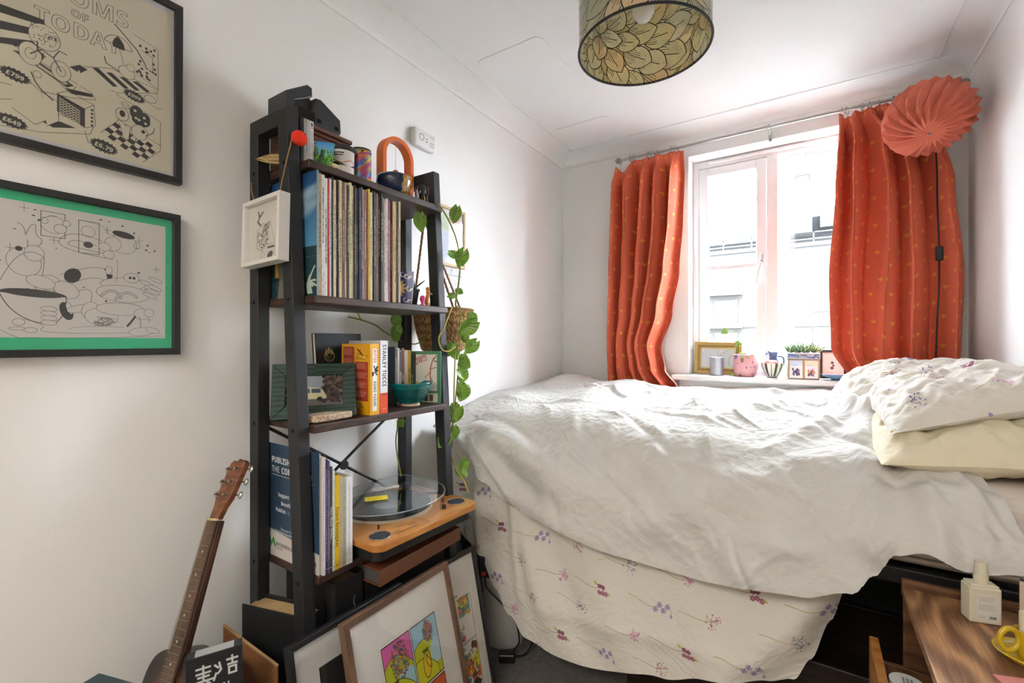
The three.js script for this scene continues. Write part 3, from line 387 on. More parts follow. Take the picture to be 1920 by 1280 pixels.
// ---------- pendant lampshade ----------
{
  const leaves = (inside) => canvas(2048, 512, (g, w, h) => {
    const bg = inside ? ['#fffae0', '#fff3cc', '#fdefc0'] : ['#cdd2bc', '#d4d6c0', '#c2c7b4'], ink = inside ? '#3a2d1c' : '#26262a', r = rng(inside ? 5 : 9); g.fillStyle = inside ? '#e8d294' : '#b3b7a6'; g.fillRect(0, 0, w, h);
    const leaf = (x, y, L, B, a) => { const edge = () => { g.beginPath(); g.moveTo(0, 0); g.bezierCurveTo(B, L * 0.25, B, L * 0.7, 0, L); g.bezierCurveTo(-B, L * 0.7, -B, L * 0.25, 0, 0); }; g.save(); g.translate(x, y); g.rotate(a); edge(); g.fillStyle = r() > 0.75 ? (inside ? '#ffe6b4' : '#eadcc4') : bg[Math.floor(r() * 3)]; g.fill(); g.save(); g.clip(); g.strokeStyle = ink; g.lineCap = 'round'; for (let k = -7; k <= 7; k++) { g.lineWidth = 1.4 + r() * 2.4; const l = L * (0.35 + r() * 0.3) * (1 - Math.abs(k) / 14); g.beginPath(); g.moveTo(k * B * 0.05, 0); g.quadraticCurveTo(k * B * 0.16, l * 0.5, k * B * 0.13, l); g.stroke(); } g.lineWidth = 4; g.beginPath(); g.moveTo(0, L * 0.15); g.lineTo(0, L * 0.75); g.stroke(); g.fillStyle = ink; for (let k = 0; k < 4; k++) g.fillRect((r() - 0.5) * B * 0.6, L * (0.72 + r() * 0.16), 3, 3); g.restore(); edge(); g.strokeStyle = ink; g.lineWidth = 4.5; g.stroke(); g.restore(); };
    for (const cx of [0, 682, 1365, 2048]) for (let ring = 4; ring >= 0; ring--) { const n = 4 + ring * 3, rad = 6 + ring * 92; for (let k = 0; k < n; k++) { const a = k / n * 6.2832 + ring * 0.4; const x = cx + Math.cos(a) * rad * 0.95, y = 230 + Math.sin(a) * rad * 0.8; leaf(x, y, 150 + ring * 16, 76 + ring * 9, a - Math.PI / 2); } }
  });
  const tin = leaves(true), tout = leaves(false); tin.wrapS = tout.wrapS = THREE.RepeatWrapping;
  const o = thing('pendant_lamp', 'drum pendant lampshade printed with dark outlined leaves', 'ceiling lamp', [0.98, 2.184, 1.379]), r = 0.2, h = 0.29;
  mesh('shade_outside', new THREE.CylinderGeometry(r, r, h, 72, 1, true).translate(0, h / 2, 0), mat(0xffffff, { map: tout, roughness: 0.8, side: THREE.DoubleSide, transmission: 0.6, thickness: 0 }), o, null, [0, 0.6, 0]);
  const gi = new THREE.CylinderGeometry(r - 0.003, r - 0.003, h, 72, 1, true).translate(0, h / 2, 0); mesh('shade_lining', gi, mat(0xffffff, { map: tin, roughness: 0.6, side: THREE.DoubleSide, transmission: 0.6, thickness: 0 }), o, null, [0, 2.2, 0]);
  for (const y of [0.003, h - 0.003]) mesh('rim', new THREE.TorusGeometry(r, 0.004, 8, 72).rotateX(Math.PI / 2).translate(0, y, 0), BLACK, o);
  const sp = []; for (let k = 0; k < 3; k++) { const a = k * 2.094; sp.push(cyl(0.002, 0.002, r, 0, 0, 0, 8).rotateZ(Math.PI / 2).translate(r / 2, 0, 0).rotateY(a)); } mesh('spider', merge(sp).translate(0, h - 0.03, 0), WHITE, o);
  mesh('bulb', lathe([[0, -0.06], [0.022, -0.052], [0.034, -0.03], [0.034, -0.008], [0.02, 0.025], [0.014, 0.045], [0.013, 0.06]]).translate(0, 0.15, 0), mat(0xf3f1ec, { roughness: 0.35 }), o); mesh('lamp_holder', cyl(0.018, 0.02, 0.08, 0, 0.245, 0, 20), WHITE, o);
  mesh('cord', cyl(0.003, 0.003, CEIL - 2.184 - h, 0, (CEIL - 2.184 + h) / 2, 0, 8), WHITE, o); mesh('ceiling_rose', lathe([[0, -0.03], [0.02, -0.028], [0.045, -0.004], [0.046, 0]]).translate(0, CEIL - 2.184, 0), WHITE, o);
}
// ---------- things on the window sill (its top is at y = 1.077) ----------
const SY = OY0 + 0.0095;
{
  const gold = mat(0xa88a4e, { metalness: 0.55, roughness: 0.4 }), gold2 = mat(0x8f7848, { metalness: 0.4, roughness: 0.5 });
  const a = thing('framed_photo', 'stepped gold picture frame leaning in the left corner of the window', 'photo frame', [0.965, SY + 0.094, -0.085], [-0.13, 0.12, 0]);
  for (const g of frameBars(0.25, 0.185, 0.018, 0.02)) mesh('frame_bar', g, gold, a); for (const g of frameBars(0.216, 0.151, 0.014, 0.016)) mesh('inner_bar', g, gold2, a); for (const g of frameBars(0.19, 0.125, 0.008, 0.013)) mesh('slip', g, mat(0xc9b07a, { metalness: 0.5, roughness: 0.4 }), a);
  mesh('print', bx(0.18, 0.115, 0.004, 0, 0, 0.006), mat(0xc5ccd6, { roughness: 0.3 }), a); mesh('backing', bx(0.2, 0.14, 0.003, 0, 0, 0.002), mat(0x6b5a45), a);
  const t = thing('tin_can', 'plain steel tin can standing before the gold frame', 'tin', [0.972, SY, -0.005]);
  mesh('can_body', lathe([[0, 0.001], [0.0335, 0.001], [0.035, 0.004], [0.035, 0.02], [0.0345, 0.022], [0.035, 0.024], [0.035, 0.1], [0.0365, 0.103], [0.0345, 0.104], [0.0335, 0.101], [0.0335, 0.006], [0, 0.006]], 48), mat(0xb5b8bf, { metalness: 0.85, roughness: 0.35 }), t); mesh('soil', cyl(0.033, 0.033, 0.004, 0, 0.085, 0, 24), mat(0x3a2c20, { roughness: 1 }), t);
  const sd = thing('seedling', 'thin green seedling growing out of the tin can', 'plant', [0.972, SY + 0.087, -0.01]), lf = mat(0x8fae5e, { roughness: 0.7, transmission: 0.3, thickness: 0 });
  mesh('stem', tube([[0, 0, 0], [0.01, 0.06, 0], [0.035, 0.12, -0.01], [0.04, 0.165, -0.01]], 0.0014, 24, 6), lf, sd); mesh('stem', tube([[0, 0, 0], [0.03, 0.04, 0.0], [0.09, 0.07, 0.0], [0.115, 0.1, 0]], 0.0013, 24, 6), lf, sd);
  for (const [x, y, s] of [[0.04, 0.17, 0.014], [0.048, 0.155, 0.01], [0.03, 0.152, 0.009], [0.105, 0.1, 0.012], [0.12, 0.09, 0.01], [0.1, 0.08, 0.009]]) mesh('leaf', new THREE.SphereGeometry(s, 10, 8).scale(1, 0.85, 0.15), lf, sd, [x, y, 0.002]);
  const film = mat(0xffffff, { roughness: 0.5, transmission: 0.35, thickness: 0, side: THREE.DoubleSide });
  const cel = thing('cellophane_wrap', 'crumpled clear cellophane standing around the seedling', 'wrapping', [1.0, SY, -0.062]);
  mesh('film', sheet((u, v) => { const a = u * 3.6 - 0.25, r = 0.055 + 0.1 * v * (1 - 0.45 * v) + 0.014 * n3(u * 8, v * 6, 4) * (0.3 + v), y = v * 0.19 * (0.75 + 0.4 * Math.abs(n2(u * 5, 2))); return [r * Math.cos(a) * 1.05, 0.002 + y, -0.022 - r * Math.sin(a) * 0.45 + 0.006 * n3(u * 14, v * 9, 8)]; }, 60, 26, 0.0006), film, cel);
  const p = thing('plant_pot', 'pink ceramic pot with blue speckles on the sill', 'plant pot', [1.118, SY, -0.01]);
  mesh('pot_body', lathe([[0, 0.001], [0.044, 0.001], [0.052, 0.008], [0.06, 0.04], [0.063, 0.08], [0.061, 0.117], [0.062, 0.12], [0.058, 0.121], [0.055, 0.11], [0.056, 0.02], [0, 0.015]], 48), mat(0xffffff, { roughness: 0.35, map: canvas(512, 256, (g, w, h) => { g.fillStyle = '#d39a9c'; g.fillRect(0, 0, w, h); g.fillStyle = '#8c4c30'; g.fillRect(0, h * 0.9, w, h * 0.1); const q = rng(4); for (let i = 0; i < 60; i++) { g.fillStyle = ['#5a63a8', '#7d83bd', '#8f5f60', '#6a3f3a'][i % 4]; const s = i < 10 ? 10 + q() * 8 : 2 + q() * 3; g.beginPath(); g.arc(q() * w, h * 0.1 + q() * h * 0.75, s, 0, 7); g.fill(); } }) }), p);
  { const q = rng(9), lm = mat(0x93a04a, { roughness: 0.7 }); mesh('soil', cyl(0.055, 0.055, 0.004, 0, 0.108, 0, 24), mat(0x33281f, { roughness: 1 }), p); for (let i = 0; i < 9; i++) { const a = q() * 6.28, rr = 0.03 + q() * 0.035; mesh('leaf', new THREE.SphereGeometry(0.009 + q() * 0.004, 8, 6).scale(1, 0.6, 0.8), lm, p, [Math.cos(a) * rr, 0.112 + q() * 0.012 - (rr > 0.055 ? 0.015 : 0), Math.sin(a) * rr + 0.002]); } mesh('trailing_stem', tube([[-0.052, 0.115, 0.02], [-0.072, 0.11, 0.03], [-0.078, 0.06, 0.035], [-0.07, 0.02, 0.04], [-0.05, 0.006, 0.045]], 0.0016, 20, 6), lm, p); for (const [x, y] of [[-0.078, 0.05], [-0.06, 0.008], [-0.045, 0.006]]) mesh('leaf', new THREE.SphereGeometry(0.009, 8, 6).scale(1, 0.5, 0.8), lm, p, [x, y, 0.045]); }
  const j = thing('jug', 'small blue speckled ceramic jug behind the striped bowl', 'jug', [1.246, SY, -0.075]), blue = mat(0xffffff, { roughness: 0.3, map: dataTex(128, 128, (x, y) => mixc([44, 66, 110], [104, 130, 170], clamp(0.5 + 0.6 * tn(x, y, 30))), true) });
  mesh('jug_body', lathe([[0, 0.001], [0.026, 0.001], [0.038, 0.02], [0.042, 0.05], [0.034, 0.085], [0.023, 0.1], [0.024, 0.12], [0.03, 0.133], [0.027, 0.133], [0.02, 0.118], [0.02, 0.1], [0.03, 0.08], [0, 0.02]], 40), blue, j); mesh('handle', tube([[0.024, 0.112, 0], [0.048, 0.105, 0], [0.05, 0.07, 0], [0.038, 0.045, 0]], 0.005, 20, 8), blue, j); mesh('spout', new THREE.ConeGeometry(0.012, 0.03, 16).rotateZ(Math.PI * 0.72).translate(-0.028, 0.127, 0), blue, j);
  const b = thing('bowl', 'small white fluted bowl with dark green stripes on the sill', 'bowl', [1.247, SY, 0.0]);
  mesh('bowl_body', lathe([[0, 0.001], [0.026, 0.001], [0.028, 0.008], [0.04, 0.03], [0.052, 0.062], [0.0535, 0.077], [0.051, 0.077], [0.047, 0.06], [0.03, 0.02], [0, 0.014]], 16), mat(0xffffff, { roughness: 0.4, map: canvas(512, 128, (g, w, h) => { g.fillStyle = '#ddd9ca'; g.fillRect(0, 0, w, h); g.strokeStyle = '#39452f'; for (let i = 0; i < 22; i++) { g.lineWidth = 7 + (i % 3) * 3; g.beginPath(); g.moveTo(i * 24, 10); g.quadraticCurveTo(i * 24 + (i % 2 ? 14 : -12), 50, i * 24 + (i % 2 ? 4 : -4), 100); g.stroke(); } }) }), b);
  for (const [x, z, s] of [[-0.018, 0, 0.02], [0.014, 0.006, 0.017], [0.0, -0.016, 0.018]]) solo('sweet', new THREE.IcosahedronGeometry(s, 3), mat(0xe59a92, { roughness: 0.8 }), 'round pink sugary sweet lying in the striped bowl', 'sweet', [1.247 + x, SY + 0.075, z], null, 'pink sweets in the striped bowl');
  const q = thing('planter', 'square ceramic planter with photo tiles and a blue rim', 'planter', [1.383, SY, -0.015], [0, 0.1, 0]), stone = mat(0xb8ad9e, { roughness: 0.7 });
  const tile = (n) => canvas(256, 256, (g, w) => { g.fillStyle = '#e4e2e6'; g.fillRect(0, 0, w, w); g.fillStyle = n ? '#e3d6b8' : '#c3cfe2'; g.fillRect(0, 0, w, 70); g.fillStyle = '#aebfdd'; g.fillRect(20, 60, 130, 14); const rr = rng(n + 3); for (let i = 0; i < 26; i++) { g.fillStyle = n ? ['#8a6a3c', '#c26a8a', '#5a5a5a', '#d08a4a'][i % 4] : ['#2c2f40', '#4a4a66', '#a86aa8', '#38384a'][i % 4]; g.beginPath(); g.arc(60 + rr() * 130, 120 + rr() * 90, 8 + rr() * 16, 0, 7); g.fill(); } });
  mesh('planter_body', rb(0.135, 0.1, 0.13, 0.005, 0, 0.051, 0), stone, q);
  for (const [x, n] of [[-0.033, 0], [0.033, 1]]) { mesh('tile', bx(0.056, 0.088, 0.003, x, 0.05, 0.066), [stone, stone, stone, stone, mat(0xffffff, { map: tile(n), roughness: 0.25 }), stone], q); }
  mesh('corner_strip', rb(0.009, 0.1, 0.005, 0.002, 0, 0.051, 0.067), mat(0xb58a3a, { roughness: 0.4 }), q); for (const x of [-0.066, 0.066]) mesh('corner_strip', rb(0.006, 0.1, 0.006, 0.002, x, 0.051, 0.065), mat(0xa8905a, { roughness: 0.5 }), q);
  mesh('rim', merge([rb(0.142, 0.034, 0.014, 0.006, 0, 0.118, 0.06), rb(0.142, 0.034, 0.014, 0.006, 0, 0.118, -0.06), rb(0.014, 0.034, 0.12, 0.006, 0.064, 0.118, 0), rb(0.014, 0.034, 0.12, 0.006, -0.064, 0.118, 0)]), mat(0xffffff, { roughness: 0.45, map: canvas(256, 64, (g, w, h) => { g.fillStyle = '#b9b3b4'; g.fillRect(0, 0, w, h); const rr = rng(8); for (let i = 0; i < 60; i++) { g.fillStyle = ['#50699a', '#6f86b4', '#8f8790', '#3c5384'][i % 4]; g.beginPath(); g.ellipse(rr() * w, 14 + rr() * 36, 8 + rr() * 14, 4 + rr() * 4, 0, 0, 7); g.fill(); } }) }), q);
  mesh('soil', bx(0.11, 0.01, 0.11, 0, 0.118, 0), mat(0x33281f, { roughness: 1 }), q);
  const al = thing('succulent', 'spiky green rosette succulent filling the square planter', 'succulent', [1.383, SY + 0.123, -0.015]), am = [mat(0x4a6a42, { roughness: 0.55 }), mat(0x6b8f56, { roughness: 0.55 }), mat(0x8fae72, { roughness: 0.6 })], rr = rng(21);
  for (let c = 0; c < 11; c++) { const cx = (c % 4 - 1.5) * 0.034 + (rr() - 0.5) * 0.012, cz = (Math.floor(c / 4) - 1) * 0.036 + (rr() - 0.5) * 0.012; for (let k = 0; k < 12; k++) { const a = k / 12 * 6.28 + rr(), tilt = 0.3 + rr() * 0.8, L = 0.045 + rr() * 0.03; const g = new THREE.ConeGeometry(0.0052, L, 5).translate(0, L / 2, 0).rotateZ(tilt).rotateY(a); mesh('leaf', g, am[Math.floor(rr() * 3)], al, [cx, 0.004 + rr() * 0.012, cz]); } }
  al.children.slice(0).forEach((m) => { m.position.y += 0.0; });
  const d = thing('framed_photo', 'dark slate photo frame half hidden behind the right curtain', 'photo frame', [1.515, SY + 0.075, -0.05], [-0.1, -0.05, 0]);
  picture(d, 0.115, 0.148, 0.013, 0.016, mat(0x2c3036, { roughness: 0.5 }), mat(0xffffff, { roughness: 0.4, map: canvas(128, 160, (g, w, h) => { g.fillStyle = '#dfe2e6'; g.fillRect(0, 0, w, h); g.fillStyle = '#4d5258'; for (const [x, y, s] of [[60, 70, 9], [66, 88, 7], [58, 104, 10]]) { g.beginPath(); g.arc(x, y, s, 0, 7); g.fill(); } }) }), { glass: false });
  const ds = thing('dish', 'shallow blue dish with a white inside beside the right curtain', 'dish', [1.53, SY, 0.02], [0, 0, 0]);
  mesh('dish_body', lathe([[0, 0.001], [0.024, 0.001], [0.03, 0.008], [0.058, 0.02], [0.066, 0.03], [0.062, 0.03], [0.03, 0.012], [0, 0.008]], 40), mat(0x6d90b4, { roughness: 0.35 }), ds); mesh('glaze', lathe([[0, 0.0105], [0.03, 0.0135], [0.06, 0.0305]], 40), mat(0xdcdedd, { roughness: 0.35 }), ds);
}
// ---------- ladder bookcase ----------
const shelfWood = mat(0xffffff, { map: woodTex(512, 512, 0x2a1c17, 0x4d362b, { rings: 5, seed: 2, fine: 40 }), roughness: 0.5 });
const S1 = 1.76, S2 = 1.393, S3 = 1.047, S4 = 0.652;
const postX = (y) => 0.29 - (y - 1.27) * 0.059;                    // front face of the front posts
{
  const o = thing('ladder_bookcase', 'black framed ladder bookcase with four dark wooden shelves', 'bookcase');
  const frameMat = mat(0x1d1e21, { roughness: 0.55 });
  for (const [z0, z1] of [[2.083, 2.118], [1.52, 1.555]]) {
    const f = new THREE.Group(); f.name = 'side_frame'; o.add(f); const d = z1 - z0, top = 1.9, xf = postX(top);
    mesh('rear_post', rb(0.044, 1.86, d, 0.003, 0.087, 0.93, (z0 + z1) / 2), frameMat, f);
    const a = postX(0), sh = new THREE.Shape([[a - 0.045, 0], [a, 0], [xf, top], [xf - 0.045, top]].map((p) => new THREE.Vector2(...p)));
    mesh('front_post', extr(sh, d, 0.003).translate(0, 0, z0), frameMat, f);
    mesh('top_bar', rb(xf - 0.04 - 0.065, 0.045, d - 0.001, 0.003, (xf - 0.04 + 0.065) / 2, top - 0.0225, (z0 + z1) / 2), frameMat, f);
    for (const y of [S1 - 0.011, S2 - 0.011, S3 - 0.011, S4 - 0.011]) for (const x of [0.087, postX(y) - 0.022]) mesh('screw', cyl(0.005, 0.005, 0.004, 0, 0, 0, 12).rotateX(Math.PI / 2).translate(x, y, z1 + 0.001), mat(0x2e2f33, { metalness: 0.8, roughness: 0.4 }), f);
  }
  for (const [y, xf] of [[S1, 0.3], [S2, 0.328], [S3, 0.322], [S4, 0.342]]) mesh('shelf', uvMetres(rb(xf - 0.066, 0.022, 0.526, 0.004, (xf + 0.066) / 2, y - 0.011, 1.819), 2.2, 'z'), shelfWood, o);
  const rod = (p, q) => tube([p, [(p[0] + q[0]) / 2, (p[1] + q[1]) / 2, (p[2] + q[2]) / 2], q], 0.005, 4, 8);
  mesh('cross_brace', rod([0.075, 1.02, 1.56], [0.075, 0.68, 2.08]), frameMat, o); mesh('cross_brace', rod([0.085, 0.68, 1.56], [0.085, 1.02, 2.08]), frameMat, o);
  mesh('brace_plate', cyl(0.016, 0.016, 0.006, 0, 0, 0, 20).rotateZ(Math.PI / 2).translate(0.092, 0.85, 1.82), frameMat, o);
}
const ORD = ['first', 'second', 'third', 'fourth', 'fifth', 'sixth', 'seventh', 'eighth', 'ninth', 'tenth', 'eleventh', 'twelfth', 'thirteenth', 'fourteenth', 'fifteenth', 'sixteenth', 'seventeenth', 'eighteenth', 'nineteenth', 'twentieth', 'twenty-first', 'twenty-second', 'twenty-third', 'twenty-fourth', 'twenty-fifth', 'twenty-sixth', 'twenty-seventh', 'twenty-eighth', 'twenty-ninth', 'thirtieth', 'thirty-first', 'thirty-second', 'thirty-third', 'thirty-fourth', 'thirty-fifth', 'thirty-sixth', 'thirty-seventh', 'thirty-eighth', 'thirty-ninth', 'fortieth', 'forty-first', 'forty-second', 'forty-third', 'forty-fourth'];
// narrow spines painted side by side on one sheet; returns a texture for each
function atlas(n, w, h, draw) { const t = canvas(n * w, h, (g) => { for (let i = 0; i < n; i++) { g.save(); g.translate(i * w, 0); g.beginPath(); g.rect(0, 0, w, h); g.clip(); draw(g, w, h, i); g.restore(); } }); return Array.from({ length: n }, (_, i) => { const c = t.clone(); c.source = t.source; c.repeat.set(0.94 / n, 1); c.offset.set((i + 0.03) / n, 0); c.needsUpdate = true; return c; }); }
// ---------- record sleeves on the second shelf ----------
{
  const sky = canvas(512, 512, (g, w, h) => {
    const gr = g.createLinearGradient(0, 0, 0, h * 0.58); gr.addColorStop(0, '#1f4f86'); gr.addColorStop(1, '#5d9cc0'); g.fillStyle = gr; g.fillRect(0, 0, w, h); const r = rng(4);
    for (let i = 0; i < 240; i++) { g.fillStyle = `rgba(215,232,240,${0.05 + r() * 0.06})`; const a = r(); g.beginPath(); g.ellipse(a * w, h * (0.2 + 0.2 * r()) + 40 * Math.sin(a * 5), 20 + r() * 60, 8 + r() * 20, -0.3, 0, 7); g.fill(); }
    g.fillStyle = '#23424a'; g.fillRect(0, h * 0.6, w, h * 0.4); for (let i = 0; i < 300; i++) { g.fillStyle = ['#1c3238', '#31565a', '#3a4a4c', '#2a6a7a'][i % 4]; g.fillRect(r() * w, h * (0.61 + 0.39 * r()), 10 + r() * 50, 2 + r() * 3); }
    g.strokeStyle = '#c5d3c4'; g.lineWidth = 9; for (let i = 0; i < 9; i++) { g.beginPath(); g.moveTo(w * 0.86 + r() * 40, h * 0.98); g.quadraticCurveTo(w * (0.82 + 0.1 * r()), h * (0.8 + 0.1 * r()), w * (0.9 + r() * 0.1), h * (0.74 + 0.2 * r())); g.stroke(); }
  });
  const cover = mat(0xffffff, { map: sky, roughness: 0.3 });
  const first = thing('record_sleeve', 'record sleeve with a blue cloudy sky cover at the left end of the row', 'record', [0.163, S2, 2.07], null, 'records on the second shelf');
  const skySide = mat(0x8ba0a8, { roughness: 0.4 }); mesh('sleeve', bx(0.314, 0.335, 0.006, 0, 0.1675, 0), [skySide, skySide, skySide, skySide, cover, skySide], first); mesh('plastic_cover', bx(0.32, 0.339, 0.0006, 0.002, 0.1695, 0.0037), mat(0xffffff, { transmission: 1, thickness: 0, roughness: 0.08 }), first);
  const spec = [['tan', 0xb39a6e, 7], ['grey-white', 0xd2d2d2, 8], ['white', 0xe2e0dc, 9], ['red', 0xb3313a, 3.5], ['white', 0xdad7d0, 5.5], ['navy', 0x20283c, 3.5], ['cream', 0xd3c49c, 6], ['black', 0x1e1d1f, 5], ['plum', 0x3c2c34, 4], ['cream', 0xccb98c, 8], ['speckled brown', 0x6a5548, 6], ['pink-beige', 0xb9a08c, 5], ['dark green', 0x39443c, 6], ['cream', 0xd6c89c, 7], ['cream', 0xcfc4a0, 6], ['black', 0x242327, 4], ['mustard', 0x8a7a45, 3.5], ['slate blue', 0x46546c, 6], ['dark purple', 0x3b3048, 5], ['charcoal', 0x2e3034, 5], ['grey', 0x9a9aa0, 6], ['ochre brown', 0x8c5f30, 7], ['mauve', 0x7f5f74, 4], ['yellow', 0xd0b04a, 4], ['cream', 0xd8cba2, 7], ['brown', 0x594538, 4], ['dark teal', 0x2c4348, 6], ['navy', 0x243450, 5], ['orange', 0xd08a40, 3.5], ['black', 0x1a1b1f, 7], ['black', 0x202024, 6], ['cream', 0xc6b892, 4], ['pale grey', 0xb5ada0, 7], ['grey-white', 0xc3c5cc, 7], ['crimson', 0x8f2f3c, 7], ['black', 0x201c1c, 6], ['beige', 0xb59f78, 6], ['cream', 0xcab68a, 8], ['dark grey', 0x38343a, 5], ['sand', 0xbda878, 6]];
  const r = rng(17); let z = 2.0655; const tot = spec.reduce((s, a) => s + a[2], 0), k = 0.2915 / tot;
  const tex = atlas(spec.length, 24, 512, (g, w, h, i) => { const c = spec[i][1], q = rng(i + 40), light = (c >> 8 & 255) < 120; g.fillStyle = '#' + c.toString(16).padStart(6, '0'); g.fillRect(0, 0, w, h); for (let k = 0; k < 120; k++) { g.fillStyle = q() > 0.5 ? 'rgba(255,245,220,0.10)' : 'rgba(30,20,10,0.10)'; g.fillRect(q() * w, q() * h, 2 + q() * 6, 3 + q() * 14); } const y0 = 40 + q() * 160; g.fillStyle = light ? 'rgba(225,215,190,0.65)' : 'rgba(50,40,40,0.6)'; for (let k = 0; k < 26; k++) { const l = 3 + q() * 6; g.fillRect(8, y0 + k * 9, 8, l); } });
  spec.forEach(([name, c, t], i) => {
    const w = t * k; z -= w; const m = mat(0xffffff, { map: tex[i], roughness: 0.6 }), s = mat(c, { roughness: 0.65 }), hh = 0.322 + 0.012 * r() - (i > 31 ? 0.008 : 0), dx = -0.002 - r() * 0.006;
    solo('record_sleeve', rb(0.314, hh, w * 0.94, 0.0007, 0, 0, 0, 1), [m, s, s, s, s, s], `${name} record sleeve, ${ORD[i]} to the right of the blue sky sleeve`, 'record', [0.163 + dx, S2 + hh / 2, z + w / 2], [0, 0, 0], 'records on the second shelf');
  });
}
// ---------- books ----------
// thickness along z, spine towards +x; origin at the middle of the foot
function book(label, [th, h, d], pos, { cover = 0x444444, pages = 0xd8cdb4, spine, front, back, lean = 0, yaw = 0, name = 'book', group, hard = 0.002 } = {}) {
  const o = thing(name, label, 'book', pos, [lean, yaw, 0], group), c = cover.isMaterial ? cover : mat(cover, { roughness: 0.45 });
  const S = spine ? mat(0xffffff, { map: spine, roughness: 0.45 }) : c, Fm = front ? mat(0xffffff, { map: front, roughness: 0.4 }) : c, Bm = back ? mat(0xffffff, { map: back, roughness: 0.4 }) : c;
  mesh('front_cover', bx(d, h, hard, 0, h / 2, th / 2 - hard / 2), [c, c, c, c, Fm, c], o); mesh('back_cover', bx(d, h, hard, 0, h / 2, -th / 2 + hard / 2), [c, c, c, c, c, Bm], o);
  mesh('spine', bx(hard, h, th, d / 2 - hard / 2 + 0.0003, h / 2, 0), [S, c, c, c, c, c], o); mesh('page_block', bx(d - 0.006, h - 0.007, th - 2 * hard, -0.002, h / 2, 0), mat(pages, { roughness: 0.9 }), o); return o;
}
const spineText = (bg, text, fg, { font = 'bold 60px sans-serif', band, w = 96, h = 1024, dx = 0, up = false, y = 0.5, extra } = {}) => ((g) => { g.fillStyle = bg; g.fillRect(0, 0, w, h); g.save(); g.translate(w / 2 + dx, h * y); g.rotate(up ? -Math.PI / 2 : Math.PI / 2); g.fillStyle = fg; g.font = font; g.textAlign = 'center'; g.textBaseline = 'middle'; g.fillText(text, 0, 0); g.restore(); if (extra) extra(g, w, h); });
const lines = (g, x, y, w, n, dy, c, r, hgt = 3) => { g.fillStyle = c; for (let i = 0; i < n; i++) { let q = x; const end = x + w * (0.75 + 0.25 * r()); while (q < end) { const l = 6 + r() * 22; g.fillRect(q, y + i * dy, Math.min(l, end - q), hgt); q += l + 5; } } };
